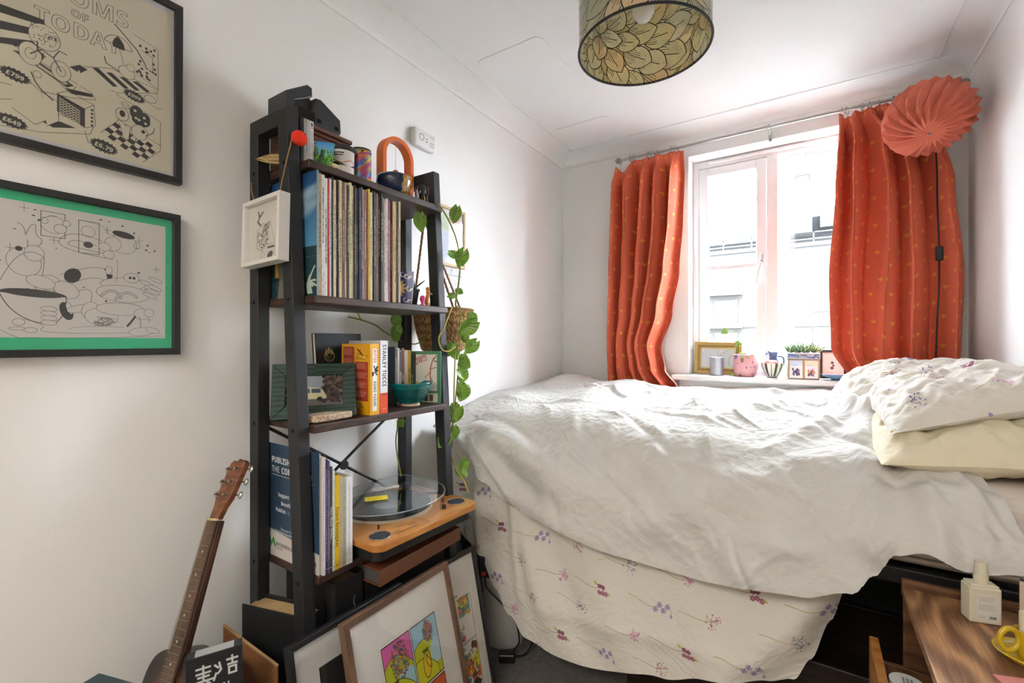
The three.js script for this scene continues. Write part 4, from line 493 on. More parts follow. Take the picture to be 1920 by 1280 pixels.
{
  // the yellow book shows its back cover to the left and its spine to the front
  const back = canvas(640, 900, (g, w, h) => {
    g.fillStyle = '#e3a512'; g.fillRect(0, 0, w, h); const r = rng(6); g.fillStyle = '#a5341f'; g.fillRect(36, 40, 255, 690); g.fillRect(312, 230, 285, 500);
    for (let k = 0; k < 5; k++) { lines(g, 52, 62 + k * 134, 220, 6, 15, '#d9a98a', r, 5); lines(g, 52, 62 + k * 134 + 94, 200, 1, 15, '#3f2a3f', r, 7); } for (let k = 0; k < 4; k++) { lines(g, 328, 250 + k * 120, 250, 5, 15, '#d9a98a', r, 5); lines(g, 328, 250 + k * 120 + 80, 220, 1, 15, '#3f2a3f', r, 7); }
    g.strokeStyle = '#222'; g.lineWidth = 6; g.fillStyle = '#f0bd2a'; g.beginPath(); g.moveTo(330, 190); g.lineTo(400, 150); g.lineTo(590, 150); g.lineTo(520, 200); g.closePath(); g.fill(); g.stroke(); g.strokeRect(350, 130, 130, 48); g.fillStyle = '#8b3a2a'; g.beginPath(); g.moveTo(350, 70); g.lineTo(460, 145); g.lineTo(470, 125); g.lineTo(365, 60); g.fill(); g.stroke(); g.fillStyle = '#c03a1c'; g.font = 'bold 40px serif'; g.fillText('バター', 440, 92); g.beginPath(); g.moveTo(400, 92); g.lineTo(430, 62); g.lineTo(432, 96); g.fill();
    g.fillStyle = '#f2f0ea'; g.fillRect(46, 745, 80, 130); g.fillStyle = '#222'; for (let i = 0; i < 20; i++) g.fillRect(58, 765 + i * 4.5, 56, 1 + r() * 3); g.fillStyle = '#1f1d1c'; for (let i = 0; i < 14; i++) { g.beginPath(); g.ellipse(190 + r() * 70, 770 + r() * 90, 10 + r() * 10, 8 + r() * 8, r() * 3, 0, 7); g.fill(); } g.fillStyle = '#e8e0d0'; g.beginPath(); g.ellipse(230, 800, 14, 10, 0.6, 0, 7); g.fill();
    g.fillStyle = '#221c14'; g.font = 'bold 27px sans-serif'; ['THERE ARE', 'TWO THINGS', 'THAT I SIMPLY', 'CANNOT', 'TOLERATE:'].forEach((t, i) => g.fillText(t, 318, 768 + i * 25)); g.font = 'bold 20px sans-serif'; g.fillStyle = '#8a2f18'; g.fillText('FEMINISTS AND', 318, 890 - 22); g.fillText('MARGARINE', 318, 890);
  });
  const spine = canvas(128, 1024, (g, w, h) => { g.fillStyle = '#e3a512'; g.fillRect(0, 0, w, h); g.fillStyle = '#ecebe6'; g.fillRect(34, 70, 60, 900); g.save(); g.translate(64, 180); g.rotate(Math.PI / 2); g.font = 'bold 52px sans-serif'; g.textAlign = 'center'; g.textBaseline = 'middle'; g.fillStyle = '#c2571f'; g.fillText('BUTTER', 0, 0); g.restore(); g.fillStyle = '#171614'; const r = rng(2); for (let i = 0; i < 16; i++) { g.beginPath(); g.ellipse(34 + r() * 66, 330 + r() * 130, 8 + r() * 12, 6 + r() * 10, r() * 3, 0, 7); g.fill(); } g.save(); g.translate(64, 720); g.rotate(Math.PI / 2); g.font = 'bold 52px sans-serif'; g.textAlign = 'center'; g.textBaseline = 'middle'; g.fillText('ASAKO YUZUKI', 0, 0); g.restore(); });
  // Text runs along the shelf front: covers face +z, so this one turns its printed face to the left
  book('thick yellow paperback with red text panels on its cover', [0.036, 0.216, 0.135], [0.242, S3, 1.871], { cover: 0xdca012, spine, front: back, hard: 0.001 });
  const st = canvas(128, 1024, (g, w, h) => { g.fillStyle = '#e4e4e8'; g.fillRect(0, 0, w, h); g.fillStyle = '#dd4a1c'; g.fillRect(0, h * 0.72, w, h * 0.28); g.save(); g.translate(70, 350); g.rotate(Math.PI / 2); g.font = 'bold 88px sans-serif'; g.textAlign = 'center'; g.textBaseline = 'middle'; g.fillStyle = '#2a2a30'; g.fillText('STANLEY TUCCI', 0, 0, 590); g.restore(); g.fillStyle = '#222'; g.font = 'bold 34px sans-serif'; g.textAlign = 'center'; g.fillText('TASTE', 78, 775); g.fillStyle = '#e8b089'; g.fillRect(40, 960, 60, 6); });
  book('white and orange hardback standing right of the yellow paperback', [0.03, 0.226, 0.15], [0.235, S3, 1.836], { cover: 0xd9d9dc, spine: st });
  book('red and white hardback between the orange one and the yellow paperback', [0.014, 0.218, 0.13], [0.18, S3, 1.812], { cover: 0xd5d3d3, hard: 0.002 });
  const blackArt = canvas(256, 512, (g, w, h) => { g.fillStyle = '#17181d'; g.fillRect(0, 0, w, h); g.strokeStyle = g.fillStyle = '#b9a25a'; g.lineWidth = 4; g.beginPath(); g.ellipse(70, 150, 26, 36, 0, 0, 7); g.stroke(); g.fillRect(50, 110, 10, 40); g.fillRect(64, 96, 10, 40); g.fillRect(78, 108, 10, 34); g.font = '11px sans-serif'; g.fillText('KEEP', 52, 160); g.fillText('COPY', 52, 176); const r = rng(3); lines(g, 50, 250, 110, 1, 12, '#6d6d74', r, 3); lines(g, 60, 300, 90, 3, 14, '#44454c', r, 3); });
  // leaning against the wall
  const bb = thing('notebook', 'tall black hardcover with a small gold emblem leaning on the wall', 'book', [0.128, S3, 1.855], [0, Math.PI / 2, 0]);
  const bm = mat(0x17181d, { roughness: 0.55 }), tilt = new THREE.Group(); bb.add(tilt); tilt.rotation.x = -0.1; tilt.name = 'closed_book';
  mesh('front_cover', bx(0.175, 0.25, 0.0025, 0, 0.125, 0.008), [bm, bm, bm, bm, mat(0xffffff, { map: blackArt, roughness: 0.5 }), bm], tilt); mesh('page_block', bx(0.17, 0.245, 0.012, 0, 0.125, 0.0005), mat(0xcfc6b0), tilt); mesh('back_cover', bx(0.175, 0.25, 0.0025, 0, 0.125, -0.007), bm, tilt);
  // row of paperbacks behind the teal bowl
  const row = [['dark grey paperback at the left of the row behind the teal bowl', 0x2c2d31, 0.012, 0.205, '', '#aaa'], ['pink-cream paperback second in the row behind the teal bowl', 0xc9b5a8, 0.009, 0.2, '', '#554'], ['dark green paperback with a white title behind the teal bowl', 0x2f4a42, 0.011, 0.195, 'NATURAL', '#e6e2d6'], ['dark red paperback behind the teal bowl', 0x7d2b30, 0.012, 0.2, 'FOOD', '#e9d9c9'], ['cream paperback titled in orange behind the teal bowl', 0xe2d9c6, 0.016, 0.192, 'JUNGLE', '#b8793c'], ['yellow paperback with black capitals behind the teal bowl', 0xd2b53a, 0.015, 0.192, 'THE WEIRD TO', '#22201a'], ['black paperback right of the yellow one behind the teal bowl', 0x1c1c1f, 0.014, 0.185, 'IN THE', '#bdbdbd'], ['black and silver paperback beside the comic book', 0x232327, 0.012, 0.183, '', '#888'], ['thin black paperback touching the comic book', 0x17171a, 0.01, 0.18, '', '#777']];
  let z = 1.712; const r = rng(12);
  const tex = atlas(row.length, 48, 640, (g0, w0, h0, i) => { const [, c, , , txt, fg] = row[i], css = '#' + c.toString(16).padStart(6, '0'); spineText(css, txt, fg, { w: 48, h: 640, font: 'bold 34px sans-serif', y: 0.52, extra: (g, w, hh) => { g.fillStyle = fg; g.fillRect(w * 0.3, hh * 0.94, w * 0.4, 5); g.fillRect(w * 0.25, 16, w * 0.5, 4); if (!txt) for (let i = 0; i < 40; i++) g.fillRect(w * 0.38, 120 + i * 8, w * 0.24, 3 + 3 * r()); } })(g0); });
  row.forEach(([l, c, t, h], i) => { z -= t; book(l, [t - 0.0006, h, 0.125], [0.16, S3, z + t / 2], { cover: c, spine: tex[i], hard: 0.0008, group: 'paperbacks behind the teal bowl' }); });
  const comic = canvas(512, 640, (g, w, h) => {
    g.fillStyle = '#3f7f52'; g.fillRect(0, 0, w, h); g.fillStyle = '#d9d4c4'; g.fillRect(50, 40, w - 110, h - 190); g.fillRect(40, h - 120, w - 90, 110); g.fillStyle = '#b3352f'; g.save(); g.translate(60, 190); g.rotate(-0.32); g.font = 'bold 120px sans-serif'; g.fillText('YOW!!!', 0, 0, 260); g.restore();
    g.strokeStyle = '#a8402f'; g.lineWidth = 16; g.lineCap = 'round'; g.beginPath(); g.moveTo(400, 90); g.quadraticCurveTo(340, 200, 350, 250); g.quadraticCurveTo(330, 330, 380, 370); g.stroke(); g.lineWidth = 9; g.beginPath(); g.moveTo(350, 250); g.lineTo(260, 330); g.moveTo(360, 330); g.lineTo(300, 430); g.moveTo(350, 220); g.lineTo(440, 200); g.stroke(); g.strokeStyle = '#2a2522'; g.lineWidth = 12; g.beginPath(); g.moveTo(400, 100); g.lineTo(440, 60); g.moveTo(410, 120); g.lineTo(450, 130); g.stroke(); g.fillStyle = '#d99a3c'; g.beginPath(); g.arc(130, 420, 45, 0, 7); g.fill(); const q = rng(7); for (let i = 0; i < 40; i++) { g.fillStyle = '#4a4540'; g.fillRect(90 + q() * 330, 250 + q() * 230, 3 + q() * 14, 3); } g.fillStyle = '#4a4a48'; g.fillRect(250, h - 105, 60, 80); g.fillRect(330, h - 105, 60, 80);
  });
  book('green-edged comic book with a red shout on its cover', [0.014, 0.188, 0.118], [0.246, S3, 1.59], { cover: 0x3f8a86, front: comic, hard: 0.001, yaw: 0.55 });
}
// other things on the third shelf
{
  const photo = canvas(512, 360, (g, w, h) => { g.fillStyle = '#9aa0ab'; g.fillRect(0, 0, w, h); g.fillStyle = '#6d6a66'; g.fillRect(0, h * 0.72, w, h * 0.28); const r = rng(8); for (let i = 0; i < 200; i++) { g.fillStyle = ['#3a2f2c', '#57443c', '#241f1f', '#6e5a50'][i % 4]; const s = 6 + r() * 22; g.beginPath(); g.arc(w * (0.62 + r() * 0.38), h * (0.05 + r() * 0.8), s, 0, 7); g.fill(); } for (let i = 0; i < 70; i++) { g.fillStyle = ['#2b2422', '#453833'][i % 2]; g.beginPath(); g.arc(w * r() * 0.16, h * (0.4 + r() * 0.5), 6 + r() * 16, 0, 7); g.fill(); } g.fillStyle = '#d8d3a8'; g.beginPath(); g.moveTo(90, 215); g.quadraticCurveTo(120, 150, 190, 140); g.lineTo(290, 145); g.quadraticCurveTo(330, 160, 345, 215); g.quadraticCurveTo(370, 240, 350, 270); g.lineTo(90, 270); g.quadraticCurveTo(70, 240, 90, 215); g.fill(); g.fillStyle = '#4a5d6c'; g.beginPath(); g.moveTo(125, 205); g.lineTo(150, 160); g.lineTo(215, 155); g.lineTo(215, 205); g.fill(); g.fillRect(228, 157, 80, 46); g.fillStyle = '#20201e'; g.beginPath(); g.arc(140, 270, 24, 0, 7); g.fill(); g.beginPath(); g.arc(300, 270, 24, 0, 7); g.fill(); });
  const fr = thing('framed_photo', 'dark green distressed wooden photo frame with a picture of a car', 'photo frame', [0.2, S3 + 0.075, 2.0], [-0.42, 0.98, 0]); fr.rotation.order = 'YXZ';
  const green = mat(0xffffff, { map: woodTex(256, 256, 0x16241f, 0x35564a, { rings: 14, seed: 6, fine: 90, swirl: 0.2 }), roughness: 0.6 });
  for (const g of frameBars(0.225, 0.165, 0.036, 0.018)) mesh('frame_bar', uvMetres(g, 5), green, fr);
  mesh('print', bx(0.16, 0.1, 0.003, 0, 0, 0.008), [green, green, green, green, mat(0xffffff, { map: photo, roughness: 0.3 }), green], fr); mesh('backing', bx(0.19, 0.13, 0.004, 0, 0, 0.003), mat(0x4a3d30), fr); mesh('easel_back', rb(0.05, 0.13, 0.004, 0.001, 0, -0.01, -0.006), mat(0x3a3028), fr);
  // stone slab with broken edges
  const slabPts = []; const r = rng(14); const out = [[-0.06, -0.03], [-0.02, -0.036], [0.025, -0.032], [0.06, -0.026], [0.07, -0.005], [0.058, 0.018], [0.02, 0.026], [-0.02, 0.03], [-0.06, 0.032], [-0.074, 0.008]]; for (const [x, y] of out) slabPts.push([x + (r() - 0.5) * 0.006, y + (r() - 0.5) * 0.006]);
  const sg = extr(slabPts, 0.018, 0.003).rotateX(-Math.PI / 2).rotateY(Math.PI / 2); { const p = sg.attributes.position; for (let i = 0; i < p.count; i++) { const x = p.getX(i), y = p.getY(i), z = p.getZ(i); p.setXYZ(i, x + 0.003 * n3(x * 60, y * 60, z * 60), y + 0.0015 * n3(x * 40, 3, z * 40), z + 0.003 * n3(z * 60, y * 60, x * 60)); } sg.computeVertexNormals(); }
  solo('stone_slab', sg, mat(0xffffff, { map: dataTex(128, 128, (x, y) => mixc([150, 122, 96], [214, 196, 172], clamp(0.55 + 0.5 * tn(x, y, 20) + 0.2 * tn(x, y, 70, 3))), true, [6, 6]), roughness: 0.9 }), 'rough pale stone slab lying at the front of the third shelf', 'stone', [0.275, S3 + 0.003, 2.01]);
  solo('stone_slab', sg.clone().scale(0.55, 0.9, 0.55), mat(0x9c8066, { roughness: 0.9 }), 'small brown stone chip behind the larger stone slab', 'stone', [0.2, S3 + 0.003, 2.005], [0, 0.5, 0]);
  const t = thing('brass_tin', 'small round brass tin behind the stone slab', 'tin', [0.225, S3, 1.945]); mesh('tin_body', lathe([[0, 0.001], [0.02, 0.001], [0.021, 0.003], [0.021, 0.012], [0, 0.012]], 32), BRASS, t); mesh('lid', lathe([[0.0215, 0.012], [0.0225, 0.013], [0.0225, 0.018], [0.021, 0.02], [0.016, 0.0185], [0, 0.0185]], 32), BRASS, t);
  solo('pebble', new THREE.IcosahedronGeometry(0.012, 3).scale(1.4, 0.55, 1), mat(0x4b4032, { roughness: 0.6 }), 'small dark pebble at the left end of the third shelf', 'pebble', [0.24, S3 + 0.0064, 2.055]);
  const tb = thing('bowl', 'glossy teal ceramic bowl on a pale unglazed foot', 'bowl', [0.255, S3, 1.672]);
  mesh('bowl_body', lathe([[0.02, 0.008], [0.032, 0.009], [0.05, 0.022], [0.063, 0.046], [0.068, 0.066], [0.078, 0.079], [0.0795, 0.082], [0.0765, 0.0825], [0.066, 0.068], [0.06, 0.046], [0.045, 0.022], [0, 0.014]], 56), mat(0xffffff, { roughness: 0.16, clearcoat: 0.6, map: dataTex(64, 256, (x, y) => mixc(mixc([12, 92, 92], [26, 132, 128], clamp(0.5 + 0.5 * tn(x, y, 14))), [16, 70, 74], y > 0.2 && y < 0.34 ? 0.6 : 0), true) }), tb); mesh('foot', lathe([[0, 0.0005], [0.033, 0.0005], [0.034, 0.004], [0.031, 0.01], [0, 0.01]], 40), mat(0xcdb89a, { roughness: 0.9 }), tb);
}
// ---------- top shelf ----------
{
  const brown = mat(0xffffff, { map: woodTex(256, 256, 0x3f2216, 0x7a4a2c, { rings: 8, seed: 12 }), roughness: 0.4 }), shell = mat(0xd8c8a4, { roughness: 0.7 });
  const o = thing('carved_box', 'dark wooden box with carved pale lattice panels on the top shelf', 'box', [0.129, S1, 1.968]);
  mesh('box_body', rb(0.1, 0.128, 0.196, 0.003, 0, 0.066, 0), brown, o); mesh('cornice', rb(0.124, 0.012, 0.216, 0.004, 0, 0.146, 0), brown, o); mesh('cornice', rb(0.112, 0.012, 0.206, 0.004, 0, 0.134, 0), brown, o); mesh('plinth', rb(0.11, 0.014, 0.206, 0.003, 0, 0.007, 0), brown, o);
  for (const y of [0.024, 0.068, 0.116]) mesh('rail', rb(0.008, 0.012, 0.19, 0.002, 0.052, y, 0), brown, o); for (const z of [-0.093, 0.093]) mesh('stile', rb(0.008, 0.112, 0.012, 0.002, 0.052, 0.07, z), brown, o);
  const r = rng(5); for (const y0 of [0.046, 0.092]) for (let i = 0; i < 22; i++) for (let k = 0; k < 3; k++) mesh('carving', new THREE.TorusGeometry(0.0052, 0.0019, 5, 8), shell, o, [0.0515, y0 + (k - 1) * 0.0095 + (r() - 0.5) * 0.003, -0.083 + i * 0.0079], [r(), Math.PI / 2 + r() - 0.5, r() * 3]);
  // black instant camera on the box
  const cam = thing('instant_camera', 'black plastic instant camera with its flash raised on the carved box', 'camera', [0.072, 0, 0]), pl = mat(0x2b2d30, { roughness: 0.42 }), gl = mat(0x16171a, { roughness: 0.15 });
  const pz = (pts, d, b, m, n, x0) => mesh(n, extr(pts.map(([z, y]) => [-z, y]), d, b).rotateY(Math.PI / 2).translate(x0, 0, 0), m, cam);
  pz([[2.05, 1.913], [2.05, 1.95], [1.998, 1.952], [1.984, 1.998], [1.968, 2.0], [1.9, 1.964], [1.897, 1.925], [1.904, 1.913]], 0.112, 0.004, pl, 'body', 0);
  pz([[2.073, 1.914], [2.073, 1.984], [2.008, 2.029], [1.993, 2.025], [1.992, 2.0], [2.01, 1.986], [2.046, 1.966], [2.052, 1.914]], 0.1, 0.004, pl, 'flash_arm', 0.006);
  pz([[2.05, 1.94], [2.05, 1.972], [2.0, 1.996], [1.992, 1.99], [1.998, 1.95]], 0.09, 0.001, mat(0x1b1c1e, { roughness: 0.6 }), 'hollow_shade', 0.008);  // dark block added for the shade in the hollow under the flash arm
  mesh('flash_window', rb(0.06, 0.02, 0.004, 0.001, 0.056, 2.012, 1.9915), gl, cam); mesh('lens_recess', rb(0.004, 0.03, 0.05, 0.001, 0.113, 1.936, 2.015), gl, cam);
  for (const z of [1.975, 1.915]) mesh('vent', rb(0.003, 0.012, 0.014, 0.001, 0.112, 1.932, z), gl, cam);
  // compact discs
  const cdt = canvas(64, 512, (g, w, h) => { g.fillStyle = '#d6d6d4'; g.fillRect(0, 0, w, h); g.fillStyle = '#2a2a2a'; g.fillRect(14, 20, 34, 40); g.fillRect(18, 70, 26, 14); const q = rng(2); for (let i = 0; i < 40; i++) g.fillRect(22, 120 + i * 9, 14, 3 + q() * 4); });
  [['clear case with dark artwork beside the bookcase post', 0x24262a, 0.009], ['grey cased disc on the top shelf', 0x9b9a97, 0.009], ['pale grey cased disc on the top shelf', 0xb4b2ae, 0.01], ['white cased disc with black lettering on its spine', 0xd6d6d4, 0.011]].reduce((z, [l, c, t], i) => { const m = mat(c, { roughness: 0.3 }); solo('disc_case', rb(0.062, 0.124, t - 0.0008, 0.001), i === 3 ? [mat(0xffffff, { map: cdt, roughness: 0.35 }), m, m, m, m, m] : m, l, 'disc case', [0.226, S1 + 0.062, z - t / 2], null, 'disc cases on the top shelf'); return z - t; }, 2.079);
  // little painting
  const art = canvas(256, 320, (g, w, h) => { const gr = g.createLinearGradient(0, 0, 0, h); gr.addColorStop(0, '#3f8fd0'); gr.addColorStop(0.5, '#8cc6e6'); gr.addColorStop(0.52, '#6fae3c'); gr.addColorStop(1, '#3c8a2c'); g.fillStyle = gr; g.fillRect(0, 0, w, h); const q = rng(6); for (let i = 0; i < 260; i++) { const y = h * (0.35 + 0.65 * q()); g.strokeStyle = ['#1f5a26', '#2f7a30', '#5aa83a', '#16401e', '#9cc23c'][i % 5]; g.lineWidth = 3 + q() * 5; const x = q() * w; g.beginPath(); g.moveTo(x, y); g.lineTo(x + (q() - 0.5) * 24, y - 20 - q() * 30); g.stroke(); } for (let i = 0; i < 160; i++) { const t = q(), y = h * (0.28 + 0.5 * t); g.fillStyle = ['#12361e', '#1d4a2c', '#163f3a'][i % 3]; g.fillRect(w * 0.38 + (q() - 0.5) * t * 120, y, 10, 12); } });
  const cv = thing('small_canvas', 'tiny canvas painting of a tree under a blue sky on the top shelf', 'painting', [0.262, S1 + 0.001, 2.016], [-0.12, 0.75, 0]); const side = mat(0x4f8a4a, { roughness: 0.8 }); mesh('canvas', bx(0.05, 0.076, 0.01, 0, 0.038, 0), [side, side, side, side, mat(0xffffff, { map: art, roughness: 0.7 }), side], cv);
  // glazed little roll
  const roll = thing('clay_whistle', 'small cream clay whistle with painted marks on the top shelf', 'ornament', [0.268, S1 + 0.013, 1.985], [0.15, 0.5, 0]); const clay = mat(0xffffff, { roughness: 0.6, map: canvas(128, 128, (g, w, h) => { g.fillStyle = '#cdbb88'; g.fillRect(0, 0, w, h); const q = rng(3); for (let i = 0; i < 40; i++) { g.fillStyle = ['#7a4a2c', '#55633a', '#a88a55'][i % 3]; g.fillRect(q() * w, q() * h, 5 + q() * 9, 3 + q() * 5); } }) });
  mesh('body', lathe([[0, -0.022], [0.008, -0.02], [0.0115, -0.008], [0.01, 0.006], [0.0075, 0.016], [0.009, 0.022], [0.005, 0.023], [0.004, 0.014]], 24).rotateX(Math.PI / 2), clay, roll);
  // candle tin with a label
  const lab = canvas(512, 256, (g, w, h) => { g.fillStyle = '#202123'; g.fillRect(0, 0, w, h); g.fillStyle = '#d9d3cf'; g.fillRect(120, 30, 270, 215); g.strokeStyle = '#c07a48'; g.lineWidth = 8; g.beginPath(); for (let x = 120; x <= 390; x += 10) g.lineTo(x, 130 + 14 * Math.sin(x * 0.05)); g.stroke(); g.fillStyle = '#3b3230'; g.beginPath(); g.moveTo(120, 150); for (let x = 120; x <= 390; x += 10) g.lineTo(x, 150 + 16 * Math.sin(x * 0.04 + 1)); g.lineTo(390, 165); g.lineTo(120, 168); g.fill(); g.fillStyle = '#333'; g.fillRect(220, 52, 80, 12); g.fillRect(228, 72, 64, 10); lines(g, 230, 205, 60, 2, 10, '#777', rng(2), 3); });
  const tin = thing('candle_jar', 'black lidded candle jar with a white and copper label', 'candle', [0.232, S1, 1.93], [0, 1.1, 0]); mesh('jar_body', cyl(0.037, 0.036, 0.088, 0, 0.045, 0, 40), [mat(0xffffff, { map: lab, roughness: 0.35 }), BLACK, BLACK], tin, null, [0, 2.6, 0]); mesh('lid', lathe([[0, 0.098], [0.03, 0.098], [0.038, 0.094], [0.0395, 0.088], [0.0395, 0.083], [0.037, 0.083]], 40), BLACK, tin);
  const holo = canvas(512, 256, (g, w, h) => { const cs = ['#e0a020', '#d83a2a', '#c02a8a', '#5a3ab0', '#2a9ad0', '#36b08a', '#d8c83a']; for (let i = 0; i < 300; i++) { const q = n2(i * 3.1, 2) * 0.5 + 0.5, p = n2(i * 1.7, 9) * 0.5 + 0.5; g.fillStyle = cs[i % 7]; g.globalAlpha = 0.5; g.save(); g.translate(q * w, p * h); g.rotate(-0.6); g.beginPath(); g.ellipse(0, 0, 60, 16, 0, 0, 7); g.fill(); g.restore(); } g.globalAlpha = 1; g.fillStyle = '#f0d8c0'; g.font = 'bold 46px sans-serif'; g.fillText('TREND', 130, 170); g.fillRect(130, 190, 110, 8); g.fillStyle = '#34c0a0'; g.fillRect(200, 205, 70, 14); });
  const can = thing('drink_can', 'rainbow-coloured metal can on the top shelf', 'can', [0.238, S1, 1.865], [0, 1.0, 0]); mesh('can_body', cyl(0.0305, 0.0305, 0.1, 0, 0.051, 0, 40), [mat(0xffffff, { map: holo, roughness: 0.25, metalness: 0.3 }), BLACK, BLACK], can, null, [0, 2.2, 0]); mesh('rim', new THREE.TorusGeometry(0.0305, 0.0016, 8, 40).rotateX(Math.PI / 2).translate(0, 0.102, 0), BRASS, can); mesh('lid', cyl(0.031, 0.031, 0.006, 0, 0.106, 0, 40), BLACK, can);
  const can2 = thing('dark_canister', 'plain dark brown canister behind the rainbow can', 'canister', [0.185, S1, 1.816]); mesh('canister_body', cyl(0.026, 0.026, 0.09, 0, 0.046, 0, 32), mat(0x2e2724, { roughness: 0.4 }), can2); mesh('lid', cyl(0.0268, 0.0268, 0.01, 0, 0.095, 0, 32), mat(0x241e1c, { roughness: 0.4 }), can2);
  // orange arch with a hanging ball
  const ar = thing('arch_ornament', 'orange wooden arch with a small ball hanging inside', 'ornament', [0.15, S1, 1.642], [0, Math.PI / 2, 0]), org = mat(0xd8691a, { roughness: 0.45 }), ow = 0.074, iw = 0.057, hh = 0.178;
  const s = new THREE.Shape(); s.moveTo(-ow, 0.001); s.lineTo(-ow, hh); s.absarc(0, hh, ow, Math.PI, 0, true); s.lineTo(ow, 0.001); s.lineTo(iw, 0.001); s.lineTo(iw, hh); s.absarc(0, hh, iw, 0, Math.PI, false); s.lineTo(-iw, 0.001); s.closePath(); mesh('arch', extr(s, 0.036, 0.002).translate(0, 0, -0.018), org, ar);
  mesh('thread', cyl(0.0005, 0.0005, 0.1, 0, hh + iw - 0.05, 0, 6), mat(0x8a4a20), ar); mesh('ball', new THREE.SphereGeometry(0.0125, 24, 16).translate(0, hh + iw - 0.11, 0), mat(0xb0561a, { roughness: 0.5 }), ar); mesh('foot', rb(ow * 2, 0.008, 0.036, 0.002, 0, 0.004, 0), org, ar);
  const gb = thing('bowl', 'stoneware bowl glazed half dark blue and half ochre on the top shelf', 'bowl', [0.232, S1, 1.722]); mesh('bowl_body', lathe([[0, 0.001], [0.03, 0.001], [0.034, 0.005], [0.05, 0.02], [0.061, 0.045], [0.06, 0.064], [0.056, 0.07], [0.053, 0.067], [0.055, 0.045], [0.04, 0.016], [0, 0.01]], 48), mat(0xffffff, { roughness: 0.2, clearcoat: 0.5, map: dataTex(256, 128, (x, y) => { const k = x + 0.012 * tn(x, y, 9), b = k > 0.29 && k < 0.74, n = clamp(0.5 + 0.5 * tn(x, y, 22)); return b ? mixc([122, 88, 34], [182, 142, 70], n) : mixc([16, 28, 58], [40, 62, 104], n); }, true) }), gb, null, [0, -0.5, 0]);
  // elephant
  const el = thing('elephant_figure', 'small black carved elephant figure at the right end of the top shelf', 'figurine', [0.245, S1, 1.607], [0, 0.9, 0]), em = mat(0x232427, { roughness: 0.6 });
  const sp = (r, x, y, z, a = 1, b = 1, c = 1) => new THREE.SphereGeometry(r, 20, 14).scale(a, b, c).translate(x, y, z);
  mesh('body', merge([sp(0.026, 0, 0.044, -0.006, 0.95, 0.9, 1.25), sp(0.018, 0, 0.05, 0.024, 0.9, 1.05, 0.9)]), em, el); for (const x of [-0.013, 0.013]) { for (const z of [-0.022, 0.012]) mesh('leg', cyl(0.0085, 0.0095, 0.034, x, 0.0175, z, 14), em, el); mesh('ear', sp(0.014, x * 1.5, 0.05, 0.016, 0.35, 1.1, 0.9), em, el); mesh('tusk', tube([[x * 0.6, 0.04, 0.038], [x * 0.75, 0.032, 0.045], [x * 0.7, 0.032, 0.052]], 0.0018, 8, 6), mat(0xd8d2c0), el); }
  mesh('trunk', tube([[0, 0.048, 0.038], [0, 0.034, 0.046], [0, 0.016, 0.046], [0, 0.006, 0.054]], 0.0055, 16, 10), em, el); mesh('tail', tube([[0, 0.052, -0.036], [0, 0.04, -0.042], [0, 0.026, -0.041]], 0.002, 10, 6), em, el);
  const gt = thing('gold_charm', 'tiny gold charm in front of the elephant figure', 'ornament', [0.287, S1, 1.64]); mesh('charm', merge([new THREE.TorusGeometry(0.0065, 0.002, 8, 18).translate(0, 0.0085, 0), rb(0.012, 0.003, 0.007, 0.001, 0, 0.0015, 0)]), BRASS, gt);
  const vi = thing('glass_vial', 'tiny clear glass vial beside the blue and ochre bowl', 'vial', [0.287, S1, 1.672]); mesh('vial_body', lathe([[0, 0.001], [0.0075, 0.001], [0.008, 0.003], [0.008, 0.02], [0.004, 0.025], [0.004, 0.03]], 20), mat(0xe8ecee, { transmission: 0.9, thickness: 0.004, roughness: 0.05 }), vi); mesh('stopper', cyl(0.0038, 0.0038, 0.006, 0, 0.032, 0, 12), mat(0x6a4630), vi);
  // red felt berry pinned to the front post
  const be = thing('felt_ball', 'bright red felt ball tied to the front left post of the bookcase', 'decoration', [0.279, 1.812, 2.097]); mesh('ball', new THREE.SphereGeometry(0.019, 24, 18).scale(0.95, 1.05, 1.1), mat(0xe63318, { roughness: 0.9 }), be); mesh('stitch', new THREE.SphereGeometry(0.0025, 8, 6).translate(0.014, 0.01, -0.008), mat(0x6a1a10), be);
  const tw = thing('dried_twigs', 'bundle of pale dried twigs sticking out at the left end of the top shelf', 'twigs', [0, 0, 0]), tq = rng(19); for (let i = 0; i < 9; i++) { const y = 1.772 + i * 0.0028, a = tq() * 0.02; mesh('twig', tube([[0.112 + a, y + 0.012 - i * 0.003, 2.128 - tq() * 0.012], [0.15, y, 2.105], [0.195, y - 0.002 + tq() * 0.005, 2.07], [0.232, y - 0.004, 2.083]], 0.0016 + tq() * 0.001, 16, 6), mat([0xb39a66, 0xc8b286, 0x8a7048][i % 3], { roughness: 0.9 }), tw); }
  const rb2 = thing('red_tag', 'small red paper tag among the dried twigs', 'tag', [0.222, S1 + 0.003, 2.06], [0, 0.6, 0.25]); mesh('paper', bx(0.014, 0.045, 0.0012, 0, 0.0235, 0), mat(0xd8301e, { roughness: 0.7 }), rb2);
}
